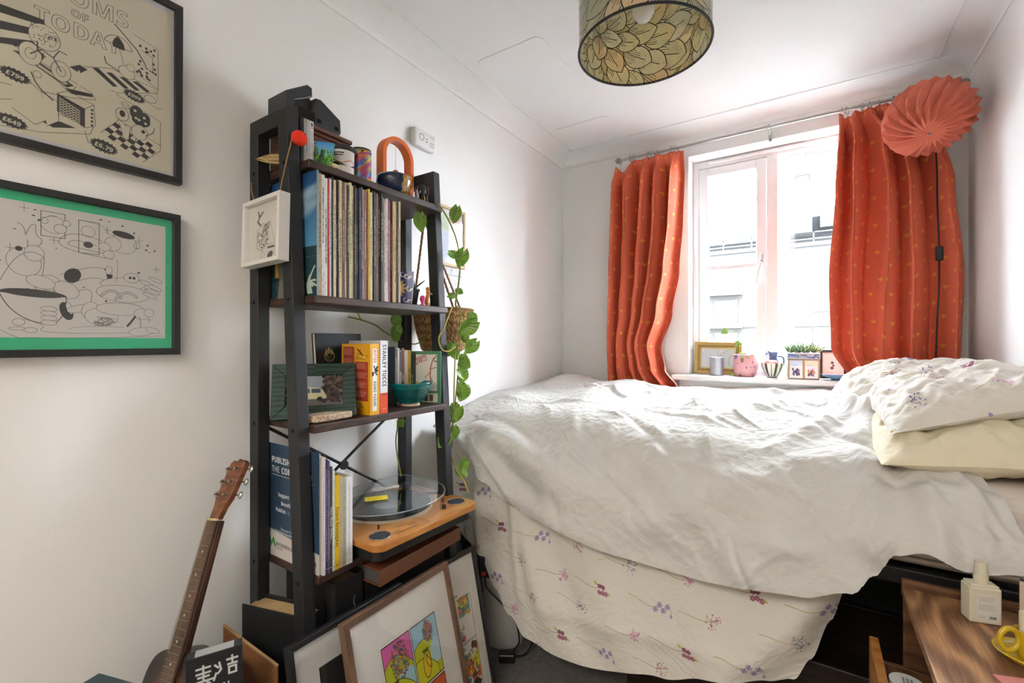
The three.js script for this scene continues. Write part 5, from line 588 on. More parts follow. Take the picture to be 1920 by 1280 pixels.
// white box frame hanging on the bookcase's left side
{
  const art = canvas(384, 420, (g, w, h) => { g.fillStyle = '#cfccc2'; g.fillRect(0, 0, w, h); g.strokeStyle = g.fillStyle = '#2b2a2a'; g.lineWidth = 4; const q = rng(3); g.lineWidth = 14; g.lineCap = 'round'; g.beginPath(); g.moveTo(120, 60); g.lineTo(135, 100); g.lineTo(115, 130); g.lineTo(150, 160); g.moveTo(135, 100); g.lineTo(175, 70); g.stroke(); g.lineWidth = 3; g.beginPath(); g.moveTo(110, 190); g.lineTo(110, 320); g.lineTo(165, 345); g.lineTo(235, 300); g.lineTo(240, 180); g.lineTo(180, 150); g.closePath(); g.stroke(); g.beginPath(); g.moveTo(165, 345); g.lineTo(168, 215); g.stroke(); for (let i = 0; i < 110; i++) { const x = 112 + q() * 120, y = 190 + q() * 130; g.fillRect(x, y, 3 + q() * 14, 2 + q() * 6); } for (let i = 0; i < 7; i++) { g.beginPath(); g.ellipse(190 + i * 9, 190 - i * 3, 14, 24, 0.3, 0, 7); g.stroke(); } g.lineWidth = 2; g.beginPath(); g.moveTo(260, 150); g.quadraticCurveTo(300, 240, 310, 310); g.lineTo(240, 310); g.stroke(); g.beginPath(); g.ellipse(180, 385, 20, 30, 0.2, 0, 7); g.stroke(); g.fillStyle = '#55534f'; g.beginPath(); g.ellipse(265, 385, 34, 22, -0.4, 0, 7); g.fill(); g.fillRect(235, 325, 80, 14); });
  const o = thing('box_frame', 'small white box frame with an ink drawing hanging on the bookcase side', 'picture', [0.18, 1.568, 2.1195], [-0.04, 0, 0.03]); picture(o, 0.186, 0.182, 0.012, 0.031, mat(0xdad7d2, { roughness: 0.4 }), mat(0xffffff, { map: art, roughness: 0.8 }), { glass: true, lip: 0.01 });
  for (const [x, y, X2, Y2] of [[-0.062, 0.09, -0.11, 0.18], [0.06, 0.09, 0.1, 0.235]]) mesh('string', tube([[x, y, 0.012], [(x + X2) / 2 + 0.004, (y + Y2) / 2 - 0.004, 0.012], [X2, Y2, X2 > 0 ? 0.004 : -0.002]], 0.0018, 12, 6), mat(0x9a7a50, { roughness: 0.9 }), o);
}
// second shelf, right end and left end
{
  const tileT = canvas(256, 384, (g, w, h) => { g.fillStyle = '#23307c'; g.fillRect(0, 0, w, h); g.strokeStyle = '#dcd8e4'; g.lineWidth = 9; for (const [x, y] of [[190, 60], [150, 40], [200, 330], [40, 350], [220, 200]]) { g.beginPath(); g.arc(x, y, 26, 0, 4.4); g.stroke(); g.beginPath(); g.arc(x + 30, y + 14, 16, 2, 6); g.stroke(); } g.fillStyle = '#c9a95c'; g.beginPath(); for (let i = 0; i < 32; i++) { const a = i / 32 * 6.283, r = i % 2 ? 95 : 130; g.lineTo(70 + Math.cos(a) * r, 200 + Math.sin(a) * r); } g.fill(); g.fillStyle = '#d9cfba'; g.beginPath(); g.arc(70, 200, 78, 0, 7); g.fill(); g.fillStyle = '#a88a60'; g.beginPath(); g.arc(50, 200, 34, 0, 7); g.fill(); });
  const t = thing('painted_tile', 'blue tile painted with a gold sun at the end of the records', 'tile', [0.275, S2 + 0.001, 1.742], [-0.1, 0.62, 0]), te = mat(0xd8d4cc, { roughness: 0.6 }); mesh('tile_body', bx(0.085, 0.112, 0.007, 0, 0.056, 0), [te, te, te, te, mat(0xffffff, { map: tileT, roughness: 0.2 }), te], t);
  solo('sketchbook', rb(0.12, 0.15, 0.006, 0.001, 0, 0.075, 0), mat(0xc5c2bb, { roughness: 0.8 }), 'thin grey-white booklet between the last record and the sun tile', 'booklet', [0.22, S2, 1.767]);
  const p = thing('nursery_pot', 'small black plastic pot with a dark green plant on the second shelf', 'plant', [0.2, S2, 1.62]); mesh('pot', lathe([[0, 0.001], [0.024, 0.001], [0.033, 0.06], [0.036, 0.06], [0.036, 0.066], [0.032, 0.066], [0.023, 0.01], [0, 0.008]], 32), mat(0x17191c, { roughness: 0.45 }), p); mesh('soil', cyl(0.031, 0.031, 0.003, 0, 0.058, 0, 20), mat(0x2c221a, { roughness: 1 }), p);
  const lm = mat(0x2f5a34, { roughness: 0.5 }); for (const [a, l, t2] of [[2.4, 0.07, 0.9], [1.2, 0.05, 0.6], [3.6, 0.06, 1.0], [4.8, 0.05, 0.7], [0.2, 0.05, 0.9]]) mesh('leaf', new THREE.SphereGeometry(1, 12, 8).scale(0.012, l / 2, 0.003).translate(0, l / 2, 0).rotateX(t2).rotateY(a), lm, p, [0, 0.058, 0]);
  const pf = thing('pink_figure', 'tiny hot pink toy figure on the second shelf', 'figurine', [0.295, S2, 1.652]), pk = mat(0xe0417a, { roughness: 0.4 }); mesh('body', lathe([[0, 0.001], [0.008, 0.001], [0.006, 0.004], [0.0045, 0.012], [0.008, 0.018], [0.01, 0.027], [0.006, 0.035], [0, 0.037]], 20), pk, pf); mesh('feet', rb(0.02, 0.005, 0.012, 0.002, 0, 0.0025, 0), mat(0xe46a5a, { roughness: 0.4 }), pf);
  const tg = thing('tiger_figure', 'small orange striped tiger toy standing against the front post', 'figurine', [0.286, S2, 1.618]), tm = mat(0xffffff, { roughness: 0.5, map: canvas(64, 256, (g, w, h) => { g.fillStyle = '#c8862c'; g.fillRect(0, 0, w, h); g.fillStyle = '#3a2412'; for (let i = 0; i < 14; i++) g.fillRect((i % 2) * 20, i * 18, 40, 6); }) }); mesh('body', tube([[0, 0.006, 0], [-0.003, 0.025, 0], [0.003, 0.045, 0], [0.001, 0.056, 0]], 0.007, 24, 12), tm, tg); mesh('head', new THREE.SphereGeometry(0.0075, 16, 12).translate(0.002, 0.063, 0.001), tm, tg); for (const [x, y, z] of [[0.005, 0.003, 0.006], [0.004, 0.003, -0.006], [0.01, 0.046, 0.006], [0.01, 0.042, -0.006]]) mesh('paw', new THREE.CapsuleGeometry(0.0028, 0.008, 4, 8).rotateZ(y > 0.02 ? 1.1 : 0).translate(x, y + 0.004, z), tm, tg); mesh('tail', tube([[-0.004, 0.008, 0], [-0.014, 0.012, 0], [-0.013, 0.026, 0]], 0.0016, 12, 6), tm, tg);
  const gc = thing('torn_card', 'torn grey card standing at the left end of the records', 'card', [0.185, S2, 2.0785], [0, 0, 0.03]); mesh('card', extr([[-0.04, 0], [0.03, 0], [0.034, 0.03], [0.03, 0.085], [0.018, 0.11], [-0.03, 0.12], [-0.036, 0.09], [-0.03, 0.05]], 0.002), mat(0x6d6860, { roughness: 0.9 }), gc); mesh('yellow_tab', bx(0.03, 0.05, 0.0015, -0.035, 0.085, 0.0012), mat(0xc9a02a, { roughness: 0.8 }), gc);
  solo('beige_card', bx(0.05, 0.12, 0.002, 0, 0.06, 0), mat(0xb5996a, { roughness: 0.9 }), 'beige card sticking out behind the rear left post', 'card', [0.038, S2, 2.0785]);
}
// ---------- fourth shelf: magazines and the record player ----------
{
  const cov = canvas(840, 960, (g, w, h) => {
    g.fillStyle = '#2c4258'; g.fillRect(0, 0, w, h); g.fillStyle = '#c9c1bd'; g.beginPath(); g.moveTo(0, h * 0.775); g.quadraticCurveTo(w * 0.5, h * 0.78, w, h * 0.83); g.lineTo(w, h); g.lineTo(0, h); g.fill();
    g.fillStyle = '#d8dade'; g.font = 'bold 70px sans-serif'; g.fillText('PUBLISHING FOR', 165, 160, 620); g.font = '70px sans-serif'; g.fillText('THE ', 170, 240); g.font = 'bold 70px sans-serif'; g.fillText('COMMUNITY', 320, 240, 470); g.fillRect(170, 262, 600, 3);
    g.font = 'bold 44px sans-serif'; g.fillText('Support', 265, 440); g.fillText('Benefit', 310, 508); g.fillText('Publish', 225, 570); g.fillStyle = '#6d829a'; g.fillText('in', 400, 570); g.fillStyle = '#c9ccd2'; g.font = '32px sans-serif'; g.fillText('Discover Publish and read', 300, 722, 460); g.font = 'bold 32px sans-serif'; g.fillText('microbiologyresearch.org', 130, 752, 420);
    g.lineWidth = 26; g.lineCap = 'round'; g.lineJoin = 'round'; g.strokeStyle = '#2c9c8c'; g.beginPath(); g.moveTo(90, 890); g.lineTo(120, 820); g.lineTo(150, 870); g.stroke(); g.strokeStyle = '#4a8f3a'; g.beginPath(); g.moveTo(150, 870); g.lineTo(185, 815); g.lineTo(210, 870); g.stroke(); g.strokeStyle = '#22507c'; g.beginPath(); g.moveTo(85, 895); g.lineTo(90, 900); g.stroke(); g.fillStyle = '#2a2f36'; g.font = 'bold 40px sans-serif'; g.fillText('MICROBIOLOGY', 225, 862, 300); g.font = '28px sans-serif'; g.fillText('SOCIETY', 225, 892); g.font = 'bold 48px sans-serif'; g.fillText('PUBLISH', 610, 900, 200); g.fillText('READ', 660, 946, 150);
  });
  const mg = thing('magazine', 'large dark blue society brochure facing the left end of the bookcase', 'magazine', [0.198, S4, 2.076]), wm = mat(0xd8d4cf, { roughness: 0.5 });
  mesh('cover', sheet((u, v) => [-0.14 + u * 0.28, 0.325 * (1 - v), 0.002 + 0.004 * Math.sin(u * 3) * (1 - v)], 20, 20, 0.001, (u, v) => [u, 1 - v]), mat(0xffffff, { map: cov, roughness: 0.35 }), mg); mesh('page_block', bx(0.278, 0.32, 0.003, -0.001, 0.161, -0.002), wm, mg);
  const rows = [['white magazine next to the blue brochure', 0xd0cac6, 0.007, 0.312, '', '#999', 0], ['dark purple magazine beside the white one', 0x3a2a48, 0.007, 0.305, '', '#b8a8d0', 1], ['violet and pink magazine on the fourth shelf', 0x5a4a86, 0.006, 0.3, '', '#d8a8c8', 0], ['dark green slim book with a pale title', 0x33462c, 0.008, 0.282, 'The Man Who...', '#c9d2a0', 0], ['white slim book before the yellow one', 0xd2d2ce, 0.007, 0.272, '', '#667', 0], ['mustard yellow book with the author name on its spine', 0xd0a81c, 0.016, 0.255, 'Ernest Hemingway', '#4a2a12', 0], ['beige paperback right of the yellow book', 0xb8ae92, 0.01, 0.25, '', '#7a7260', 0], ['grey-cream paperback right of the beige one', 0xa8a390, 0.01, 0.246, '', '#6a6658', 0], ['thick white paperback at the end of the magazines', 0xdedfe2, 0.021, 0.242, '', '#b8bac0', 0]];
  const mtex = atlas(rows.length, 48, 900, (g0, w0, h0, i) => { const [, c, t, h, txt, fg] = rows[i], q = rng(i + 70); spineText('#' + c.toString(16).padStart(6, '0'), txt, fg, { w: 48, h: 900, font: 'bold 40px serif', y: 0.55, extra: (g, w, hh) => { g.fillStyle = fg; if (!txt) for (let k = 0; k < 60; k++) g.fillRect(w * 0.35, 80 + k * 12, w * 0.3, 3 + 6 * q()); g.fillRect(w * 0.3, hh * 0.95, w * 0.4, 8); } })(g0); });
  let z = 2.0715; rows.forEach(([l, c, t, h], i) => { z -= t; book(l, [t - 0.0006, h, 0.24], [0.226, S4, z + t / 2], { name: 'magazine', cover: c, hard: 0.0008, pages: 0xd8d2c2, spine: mtex[i], group: 'magazines on the fourth shelf' }); });
  // record player
  const tt = thing('record_player', 'wooden record player with a clear round lid on the fourth shelf', 'record player', [0.255, S4, 1.748], [0, -0.03, 0]);
  const beech = mat(0xffffff, { map: woodTex(512, 256, 0xa86a2e, 0xcf9450, { rings: 4, seed: 22, fine: 50 }), roughness: 0.35 });
  mesh('base', new THREE.ExtrudeGeometry(roundRect(0.34, 0.41, 0.03), { depth: 0.034, bevelEnabled: false }).rotateX(-Math.PI / 2).translate(0, 0.005, 0), mat(0x1b1c1f, { roughness: 0.5 }), tt);
  const deck = extr(roundRect(0.385, 0.437, 0.035), 0.021, 0.0025).rotateX(-Math.PI / 2).translate(0, 0.039, 0); mesh('deck', uvMetres(deck, 2, 'z'), beech, tt);
  for (const x of [-0.13, 0.13]) for (const z2 of [-0.16, 0.16]) mesh('foot', cyl(0.012, 0.012, 0.006, x, 0.003, z2, 16), BLACK, tt);
  mesh('platter', cyl(0.148, 0.15, 0.008, -0.03, 0.0645, 0.0, 64), mat(0xb8a48c, { roughness: 0.4 }), tt);
  const vin = mat(0xffffff, { roughness: 0.22, map: dataTex(256, 256, (x, y) => { const r = Math.hypot(x - 0.5, y - 0.5) * 2; return r < 0.32 ? [120, 118, 112] : mixc([20, 22, 26], [38, 42, 48], 0.5 + 0.5 * Math.sin(r * 180)); }, true) });
  mesh('vinyl_record', cyl(0.145, 0.145, 0.002, -0.03, 0.0697, 0.0, 64), [BLACK, vin, vin], tt); mesh('spindle', cyl(0.0025, 0.0025, 0.016, -0.03, 0.077, 0, 10), CHROME, tt);
  const lid = (r) => { const s = new THREE.Shape(); s.moveTo(-0.18, -0.175); s.lineTo(-0.18, 0.175); s.quadraticCurveTo(-0.06, 0.215, 0.04, 0.185); s.quadraticCurveTo(0.15, 0.13, 0.155, 0.0); s.quadraticCurveTo(0.15, -0.13, 0.04, -0.185); s.quadraticCurveTo(-0.06, -0.215, -0.18, -0.175); return s; };
  const clear = mat(0xf2f5f6, { transmission: 1, thickness: 0, roughness: 0.03, ior: 1.5 });
  const pts = lid().getSpacedPoints(90); const wall = []; for (let i = 0; i < pts.length - 1; i++) { const a = pts[i], b = pts[i + 1], y0 = 0.061, y1 = 0.104; wall.push(a.x, y0, -a.y, b.x, y0, -b.y, a.x, y1, -a.y, b.x, y0, -b.y, b.x, y1, -b.y, a.x, y1, -a.y); } const wg = new THREE.BufferGeometry(); wg.setAttribute('position', new THREE.Float32BufferAttribute(wall, 3)); wg.computeVertexNormals();
  mesh('lid_wall', wg, clear, tt); mesh('lid_top', new THREE.ExtrudeGeometry(lid(), { depth: 0.0025, bevelEnabled: true, bevelSize: 0.002, bevelThickness: 0.001, bevelSegments: 2 }).rotateX(-Math.PI / 2).translate(0, 0.1035, 0), clear, tt);
  mesh('lid_edge', new THREE.TubeGeometry(new THREE.CatmullRomCurve3(pts.filter((_, i) => i % 3 === 0).map((p) => V(p.x, 0.1035, -p.y)), true), 120, 0.0018, 6), mat(0xdfe5e8, { roughness: 0.1, transmission: 0.6, thickness: 0 }), tt);
  for (const [x, z2] of [[0.138, 0.166], [0.128, -0.168]]) { mesh('speaker', cyl(0.029, 0.029, 0.003, x, 0.0613, z2, 40), mat(0x24272c, { roughness: 0.9 }), tt); mesh('speaker_ring', new THREE.TorusGeometry(0.0295, 0.0016, 8, 48).rotateX(Math.PI / 2).translate(x, 0.0618, z2), CHROME, tt); }
  mesh('knob', cyl(0.0065, 0.007, 0.014, 0.137, 0.067, -0.098, 20), BLACK, tt); mesh('switch', cyl(0.003, 0.003, 0.012, 0.094, 0.066, 0.136, 12), BLACK, tt); mesh('switch', cyl(0.003, 0.003, 0.012, 0.092, 0.066, -0.14, 12), BLACK, tt);
  mesh('tonearm', tube([[0.09, 0.078, -0.165], [0.06, 0.08, -0.16], [0.0, 0.08, -0.11], [-0.005, 0.077, -0.1]], 0.0035, 20, 8), BLACK, tt); mesh('tonearm_base', cyl(0.014, 0.016, 0.02, -0.12, 0.071, -0.165, 20), BLACK, tt); mesh('arm_tube', tube([[-0.12, 0.082, -0.165], [-0.02, 0.084, -0.15], [0.05, 0.082, -0.11]], 0.0035, 20, 8), BLACK, tt);
  const printT = canvas(512, 200, (g, w, h) => { g.fillStyle = '#bd8142'; g.fillRect(0, 0, w, h); g.fillStyle = '#2c2219'; g.font = 'bold 70px sans-serif'; g.fillText('iON', 300, 70); for (let i = 0; i < 13; i++) g.fillRect(20 + i * 30, 120, 14, 46); for (let i = 0; i < 8; i++) { g.beginPath(); g.arc(40 + (i % 4) * 26, 60 + Math.floor(i / 4) * 26, 9, 0, 7); g.fill(); } });
  mesh('printed_legend', new THREE.PlaneGeometry(0.11, 0.034).rotateX(-Math.PI / 2).rotateY(Math.PI / 2).translate(0.158, 0.0606, 0.078), mat(0xffffff, { map: printT, roughness: 0.35, polygonOffset: true, polygonOffsetFactor: -1 }), tt);
  // things lying on the lid
  const stk = canvas(256, 100, (g, w, h) => { g.fillStyle = '#e6cf12'; g.fillRect(0, 0, w, h); g.fillStyle = '#5a4a8a'; g.fillRect(0, 0, 14, h); lines(g, 40, 20, 180, 5, 15, '#b58a1a', rng(5), 5); });
  const ym = mat(0xd8c21a, { roughness: 0.5 }); solo('yellow_label', bx(0.075, 0.0012, 0.04), [ym, ym, mat(0xffffff, { map: stk, roughness: 0.5 }), ym, ym, ym], 'yellow printed label lying on the record player lid', 'label', [0.237, S4 + 0.1078, 1.806], [0, 0.95, 0]);
  const wc = thing('charging_cable', 'short white charging cable coiled on the record player lid', 'cable', [0.19, S4 + 0.1075, 1.725], [0, 1.0, 0]); mesh('cord', tube([[0.02, 0.003, 0.004], [-0.02, 0.003, 0.012], [-0.045, 0.003, 0.004], [-0.04, 0.003, -0.008], [-0.01, 0.003, -0.008], [0.022, 0.003, 0.0]], 0.0026, 40, 8), WHITE, wc); mesh('plug', rb(0.024, 0.007, 0.012, 0.002, 0.034, 0.0045, 0.001), WHITE, wc); mesh('connector', rb(0.012, 0.0045, 0.009, 0.001, 0.05, 0.0045, 0.001), BLACK, wc);
}
// ---------- below the fourth shelf ----------
{
  const blk = mat(0x17181a, { roughness: 0.65 }), paper = mat(0xb3a184, { roughness: 0.95 });
  const s5 = scene.getObjectByName('ladder_bookcase'); mesh('shelf', uvMetres(rb(0.3, 0.022, 0.526, 0.004, 0.22, 0.279, 1.819), 2.2, 'z'), shelfWood, s5);
  const pageTop = (pts, h, m, n, p) => mesh(n, extr(pts, h).rotateX(-Math.PI / 2), m, p);
  const fa = thing('file_box', 'black magazine file with brown papers below the magazines', 'file box', [0.22, 0.29, 1.983]); mesh('side', rb(0.232, 0.318, 0.003, 0.001, 0, 0.159, 0.046), blk, fa); mesh('side', rb(0.232, 0.318, 0.003, 0.001, 0, 0.159, -0.046), blk, fa); mesh('front', rb(0.003, 0.318, 0.09, 0.001, 0.116, 0.159, 0), [mat(0xffffff, { roughness: 0.6, map: canvas(128, 384, (g, w, h) => { g.fillStyle = '#17181a'; g.fillRect(0, 0, w, h); g.strokeStyle = '#b9b9b9'; g.lineWidth = 3; g.beginPath(); g.moveTo(90, 70); g.bezierCurveTo(70, 100, 110, 110, 88, 140); g.bezierCurveTo(70, 150, 100, 170, 82, 180); g.stroke(); }) }), blk, blk, blk, blk, blk], fa); mesh('back', rb(0.003, 0.318, 0.09, 0.001, -0.116, 0.159, 0), blk, fa); mesh('base', bx(0.23, 0.003, 0.09, 0, 0.002, 0), blk, fa); mesh('papers', bx(0.22, 0.3, 0.08, 0, 0.155, 0), mat(0x8a7a64, { roughness: 0.95 }), fa);
  const fb = thing('binder', 'thick black binder with cream page edges standing at an angle through the left frame', 'binder', [0.205, 0.29, 2.098], [0, 0.27, 0]); mesh('cover', rb(0.225, 0.255, 0.004, 0.0015, 0, 0.1275, 0.03), blk, fb); mesh('cover', rb(0.225, 0.255, 0.004, 0.0015, 0, 0.1275, -0.03), blk, fb); mesh('spine', rb(0.004, 0.255, 0.06, 0.0015, 0.11, 0.1275, 0), blk, fb); mesh('page_block', bx(0.2, 0.24, 0.053, -0.004, 0.124, 0), mat(0xffffff, { roughness: 0.95, map: dataTex(64, 256, (x, y) => mixc([176, 140, 92], [214, 184, 136], clamp(0.5 + 0.5 * n2(x * 3, y * 60))), true) }), fb);
  const bc = thing('storage_carton', 'black carton under the brown album on the lowest shelf', 'carton', [0.205, 0.29, 1.745]); mesh('carton_body', rb(0.24, 0.26, 0.35, 0.004, 0, 0.131, 0), blk, bc); mesh('lid', rb(0.25, 0.025, 0.36, 0.004, 0, 0.273, 0), mat(0x1d1e20, { roughness: 0.6 }), bc);
  const al = thing('photo_album', 'brown leather album lying under the record player', 'album', [0.25, 0.577, 1.755], [0, 0.03, 0]), lea = mat(0x663a22, { roughness: 0.5 }); mesh('cover', rb(0.3, 0.004, 0.365, 0.0015, 0, 0.002, 0), lea, al); mesh('cover', rb(0.3, 0.004, 0.365, 0.0015, 0, 0.044, 0), lea, al); mesh('spine', rb(0.006, 0.046, 0.365, 0.002, 0.148, 0.023, 0), lea, al); mesh('page_block', bx(0.285, 0.038, 0.352, -0.004, 0.023, 0), mat(0x4d4a48, { roughness: 0.9 }), al);
}
// ---------- pictures on the left wall ----------
{
  const blackWood = mat(0x232325, { roughness: 0.45 });
  const burst = (g, x, y, r, txt, s = 1) => { g.save(); g.translate(x, y); g.rotate(0.2); g.fillStyle = '#2a2829'; g.beginPath(); for (let i = 0; i < 36; i++) { const a = i / 36 * 6.283, q = i % 2 ? r : r * 1.28; g.lineTo(Math.cos(a) * q * 1.5, Math.sin(a) * q * 0.8); } g.fill(); g.fillStyle = '#cfcab8'; g.font = `bold ${r * 0.95}px sans-serif`; g.textAlign = 'center'; g.textBaseline = 'middle'; g.fillText(txt, 0, 2); g.restore(); };
  const poster1 = canvas(1600, 1118, (g, w, h) => {
    g.fillStyle = '#bdbdc4'; g.fillRect(0, 0, w, h); g.fillStyle = '#c9c3ae'; g.fillRect(0, 40, w - 22, h - 70); g.lineJoin = g.lineCap = 'round'; const ink = '#2c2a2b', P = (...a) => { g.beginPath(); a.forEach((p, i) => (i ? g.lineTo(p[0] * w, p[1] * h) : g.moveTo(p[0] * w, p[1] * h))); }, F = (c = ink) => { g.fillStyle = c; g.fill(); }, S = (lw = 4) => { g.strokeStyle = ink; g.lineWidth = lw * 0.6; g.stroke(); };
    const E = (x, y, a, b, rot = 0) => { g.beginPath(); g.ellipse(x * w, y * h, a * w, b * h, rot, 0, 7); };
    g.lineWidth = 2.6; g.strokeStyle = ink; g.textAlign = 'center'; g.font = 'bold 130px sans-serif'; g.strokeText('ROOMS', 0.7 * w, 0.235 * h); g.font = 'bold 62px sans-serif'; g.strokeText('OF', 0.7 * w, 0.3 * h); g.font = 'bold 118px sans-serif'; g.strokeText('TODAY', 0.7 * w, 0.4 * h);
    for (let i = 0; i < 4; i++) { P([0.4, 0.4 + i * 0.1], [0.606, 0.4 + i * 0.055 - 0.02], [0.606, 0.43 + i * 0.055 - 0.02], [0.4, 0.45 + i * 0.1]); F(); } P([0.575, 0.5], [0.575, 0.4], [0.595, 0.38], [0.61, 0.4], [0.61, 0.48]); S();
    // room with a bicycle on a treadmill
    P([0.4, 0.62], [0.53, 0.56], [0.735, 0.66], [0.745, 0.69], [0.68, 0.72], [0.4, 0.78]); F('#c9c3ae'); S(); P([0.53, 0.585], [0.56, 0.575], [0.685, 0.655], [0.665, 0.675]); F(); P([0.545, 0.59], [0.56, 0.585], [0.67, 0.655], [0.66, 0.665]); F('#b9b39e'); E(0.65, 0.605, 0.026, 0.05); F('#c9c3ae'); S(); E(0.573, 0.57, 0.028, 0.055); F('#c9c3ae'); S(); E(0.65, 0.605, 0.012, 0.024); S(3); E(0.573, 0.57, 0.013, 0.026); S(3); P([0.573, 0.57], [0.6, 0.53], [0.63, 0.55], [0.65, 0.605]); S(9); P([0.63, 0.55], [0.645, 0.505], [0.665, 0.51]); S(8); E(0.608, 0.465, 0.04, 0.062); F('#c9c3ae'); S(); { const q = rng(4); for (let i = 0; i < 46; i++) { E(0.578 + q() * 0.06, 0.42 + q() * 0.085, 0.0018, 0.002); F(); } } E(0.618, 0.455, 0.008, 0.013); S(3); E(0.636, 0.452, 0.008, 0.013); S(3); E(0.619, 0.457, 0.003, 0.006); F(); E(0.636, 0.454, 0.003, 0.006); F(); P([0.59, 0.5], [0.59, 0.54], [0.6, 0.555], [0.61, 0.56]); S(10); P([0.672, 0.565], [0.7, 0.535], [0.722, 0.545], [0.7, 0.58]); F(); P([0.698, 0.57], [0.698, 0.665]); S(16); P([0.698, 0.57], [0.698, 0.665]); g.strokeStyle = '#c9c3ae'; g.lineWidth = 10; g.stroke(); P([0.66, 0.68], [0.735, 0.665], [0.738, 0.68], [0.68, 0.7]); F();
    // beach room
    P([0.712, 0.535], [0.79, 0.49], [0.94, 0.51], [0.94, 0.53], [0.81, 0.61], [0.79, 0.61]); F('#c9c3ae'); S(); for (let i = 0; i < 4; i++) { P([0.735 + i * 0.04, 0.525 - i * 0.003], [0.752 + i * 0.04, 0.515 - i * 0.003], [0.81 + i * 0.035, 0.575 - i * 0.012], [0.797 + i * 0.035, 0.585 - i * 0.012]); F(); } P([0.86, 0.25], [0.94, 0.275], [0.942, 0.505], [0.86, 0.46]); F('#c9c3ae'); S(); { const q = rng(9); for (let i = 0; i < 34; i++) { E(0.868 + q() * 0.066, 0.275 + q() * 0.19 + 0.01, 0.0045, 0.0068); F(); } } P([0.885, 0.32], [0.922, 0.335], [0.922, 0.42], [0.885, 0.4]); F('#c9c3ae'); S(); g.beginPath(); g.arc(0.812 * w, 0.36 * h, 68, 3.3, 6.2); g.closePath(); F('#c9c3ae'); S(5); g.beginPath(); g.moveTo(0.81 * w, 0.3 * h); g.quadraticCurveTo(0.79 * w, 0.33 * h, 0.795 * w, 0.365 * h); g.lineTo(0.83 * w, 0.365 * h); g.quadraticCurveTo(0.835 * w, 0.33 * h, 0.81 * w, 0.3 * h); F(); P([0.815, 0.365], [0.835, 0.47]); S(4); E(0.838, 0.48, 0.026, 0.032, 0.5); F('#c9c3ae'); S(); E(0.85, 0.445, 0.013, 0.02); F('#c9c3ae'); S(3); P([0.815, 0.49], [0.775, 0.47], [0.77, 0.44]); S(9); P([0.8, 0.24], [0.87, 0.33], [0.9, 0.4]); S(10); P([0.93, 0.52], [0.945, 0.57]); S(3); E(0.915, 0.58, 0.02, 0.02); S(4); P([0.9, 0.6], [0.94, 0.62], [0.955, 0.61]); S(4);
    // television room
    P([0.4, 0.9], [0.53, 0.82], [0.74, 0.83], [0.73, 0.88], [0.6, 0.94], [0.4, 0.98]); F('#c9c3ae'); S(); P([0.6, 0.885], [0.65, 0.86], [0.69, 0.87], [0.63, 0.9]); F(); P([0.53, 0.72], [0.57, 0.71], [0.6, 0.74], [0.615, 0.87], [0.585, 0.91], [0.53, 0.86]); F('#c9c3ae'); S(); P([0.6, 0.74], [0.64, 0.76], [0.645, 0.86], [0.615, 0.9]); F('#c9c3ae'); S(); P([0.64, 0.72], [0.715, 0.755], [0.715, 0.855], [0.64, 0.81]); F(); g.strokeStyle = '#c9c3ae'; g.lineWidth = 4; for (let i = 0; i < 6; i++) { g.beginPath(); for (let k = 0; k < 14; k++) g.lineTo((0.646 + k * 0.0042) * w, (0.74 + i * 0.013 + k * 0.0028 + (k % 2 ? 0.004 : -0.004)) * h); g.stroke(); } P([0.715, 0.755], [0.74, 0.72], [0.745, 0.83], [0.715, 0.855]); F('#c9c3ae'); S(); P([0.64, 0.72], [0.67, 0.69], [0.74, 0.72]); S(); P([0.675, 0.7], [0.69, 0.655]); S(4); P([0.675, 0.7], [0.65, 0.67]); S(4); P([0.63, 0.765], [0.6, 0.73], [0.585, 0.7], [0.575, 0.66]); S(9); E(0.59, 0.66, 0.01, 0.016); S(3); P([0.715, 0.87], [0.725, 0.93]); S(4); for (let i = 0; i < 5; i++) { E(0.735, 0.75 + i * 0.02, 0.004, 0.006); F(); }
    // chequered kitchen
    P([0.805, 0.62], [0.95, 0.69], [0.95, 0.83], [0.805, 0.75]); F('#c9c3ae'); S(); P([0.76, 0.855], [0.815, 0.755], [0.95, 0.83], [0.95, 0.86], [0.89, 0.955]); F('#c9c3ae'); S(); for (let i = 0; i < 7; i++) for (let k = 0; k < 5; k++) if ((i + k) % 2) { const q = (a, b) => [0.762 + a * 0.0185 + b * 0.0105, 0.853 + a * 0.0142 - b * 0.0195]; P(q(i, k), q(i + 1, k), q(i + 1, k + 1), q(i, k + 1)); F(); } P([0.815, 0.77], [0.83, 0.85], [0.845, 0.85], [0.85, 0.78]); F('#c9c3ae'); S(); E(0.825, 0.72, 0.02, 0.035); F('#c9c3ae'); S(); E(0.825, 0.715, 0.009, 0.018); F(); E(0.87, 0.685, 0.022, 0.04); F(); E(0.885, 0.72, 0.03, 0.034); F(); E(0.895, 0.7, 0.02, 0.03); F(); for (const [x, y] of [[0.865, 0.675], [0.878, 0.72], [0.895, 0.7], [0.9, 0.73], [0.868, 0.715]]) { E(x, y, 0.005, 0.007); F('#c9c3ae'); } E(0.88, 0.79, 0.026, 0.042); F('#c9c3ae'); S(); E(0.892, 0.78, 0.006, 0.01); F(); P([0.9, 0.8], [0.925, 0.77], [0.93, 0.74]); S(7); P([0.87, 0.83], [0.86, 0.88], [0.9, 0.9]); S(6); E(0.835, 0.665, 0.014, 0.014, 0.6); S(4); P([0.825, 0.66], [0.845, 0.672]); S(3);
    burst(g, 0.537 * w, 0.7 * h, 34, '£799'); burst(g, 0.863 * w, 0.595 * h, 32, '£999'); burst(g, 0.53 * w, 0.925 * h, 34, '£649'); burst(g, 0.77 * w, 0.925 * h, 38, '£6.79');
  });
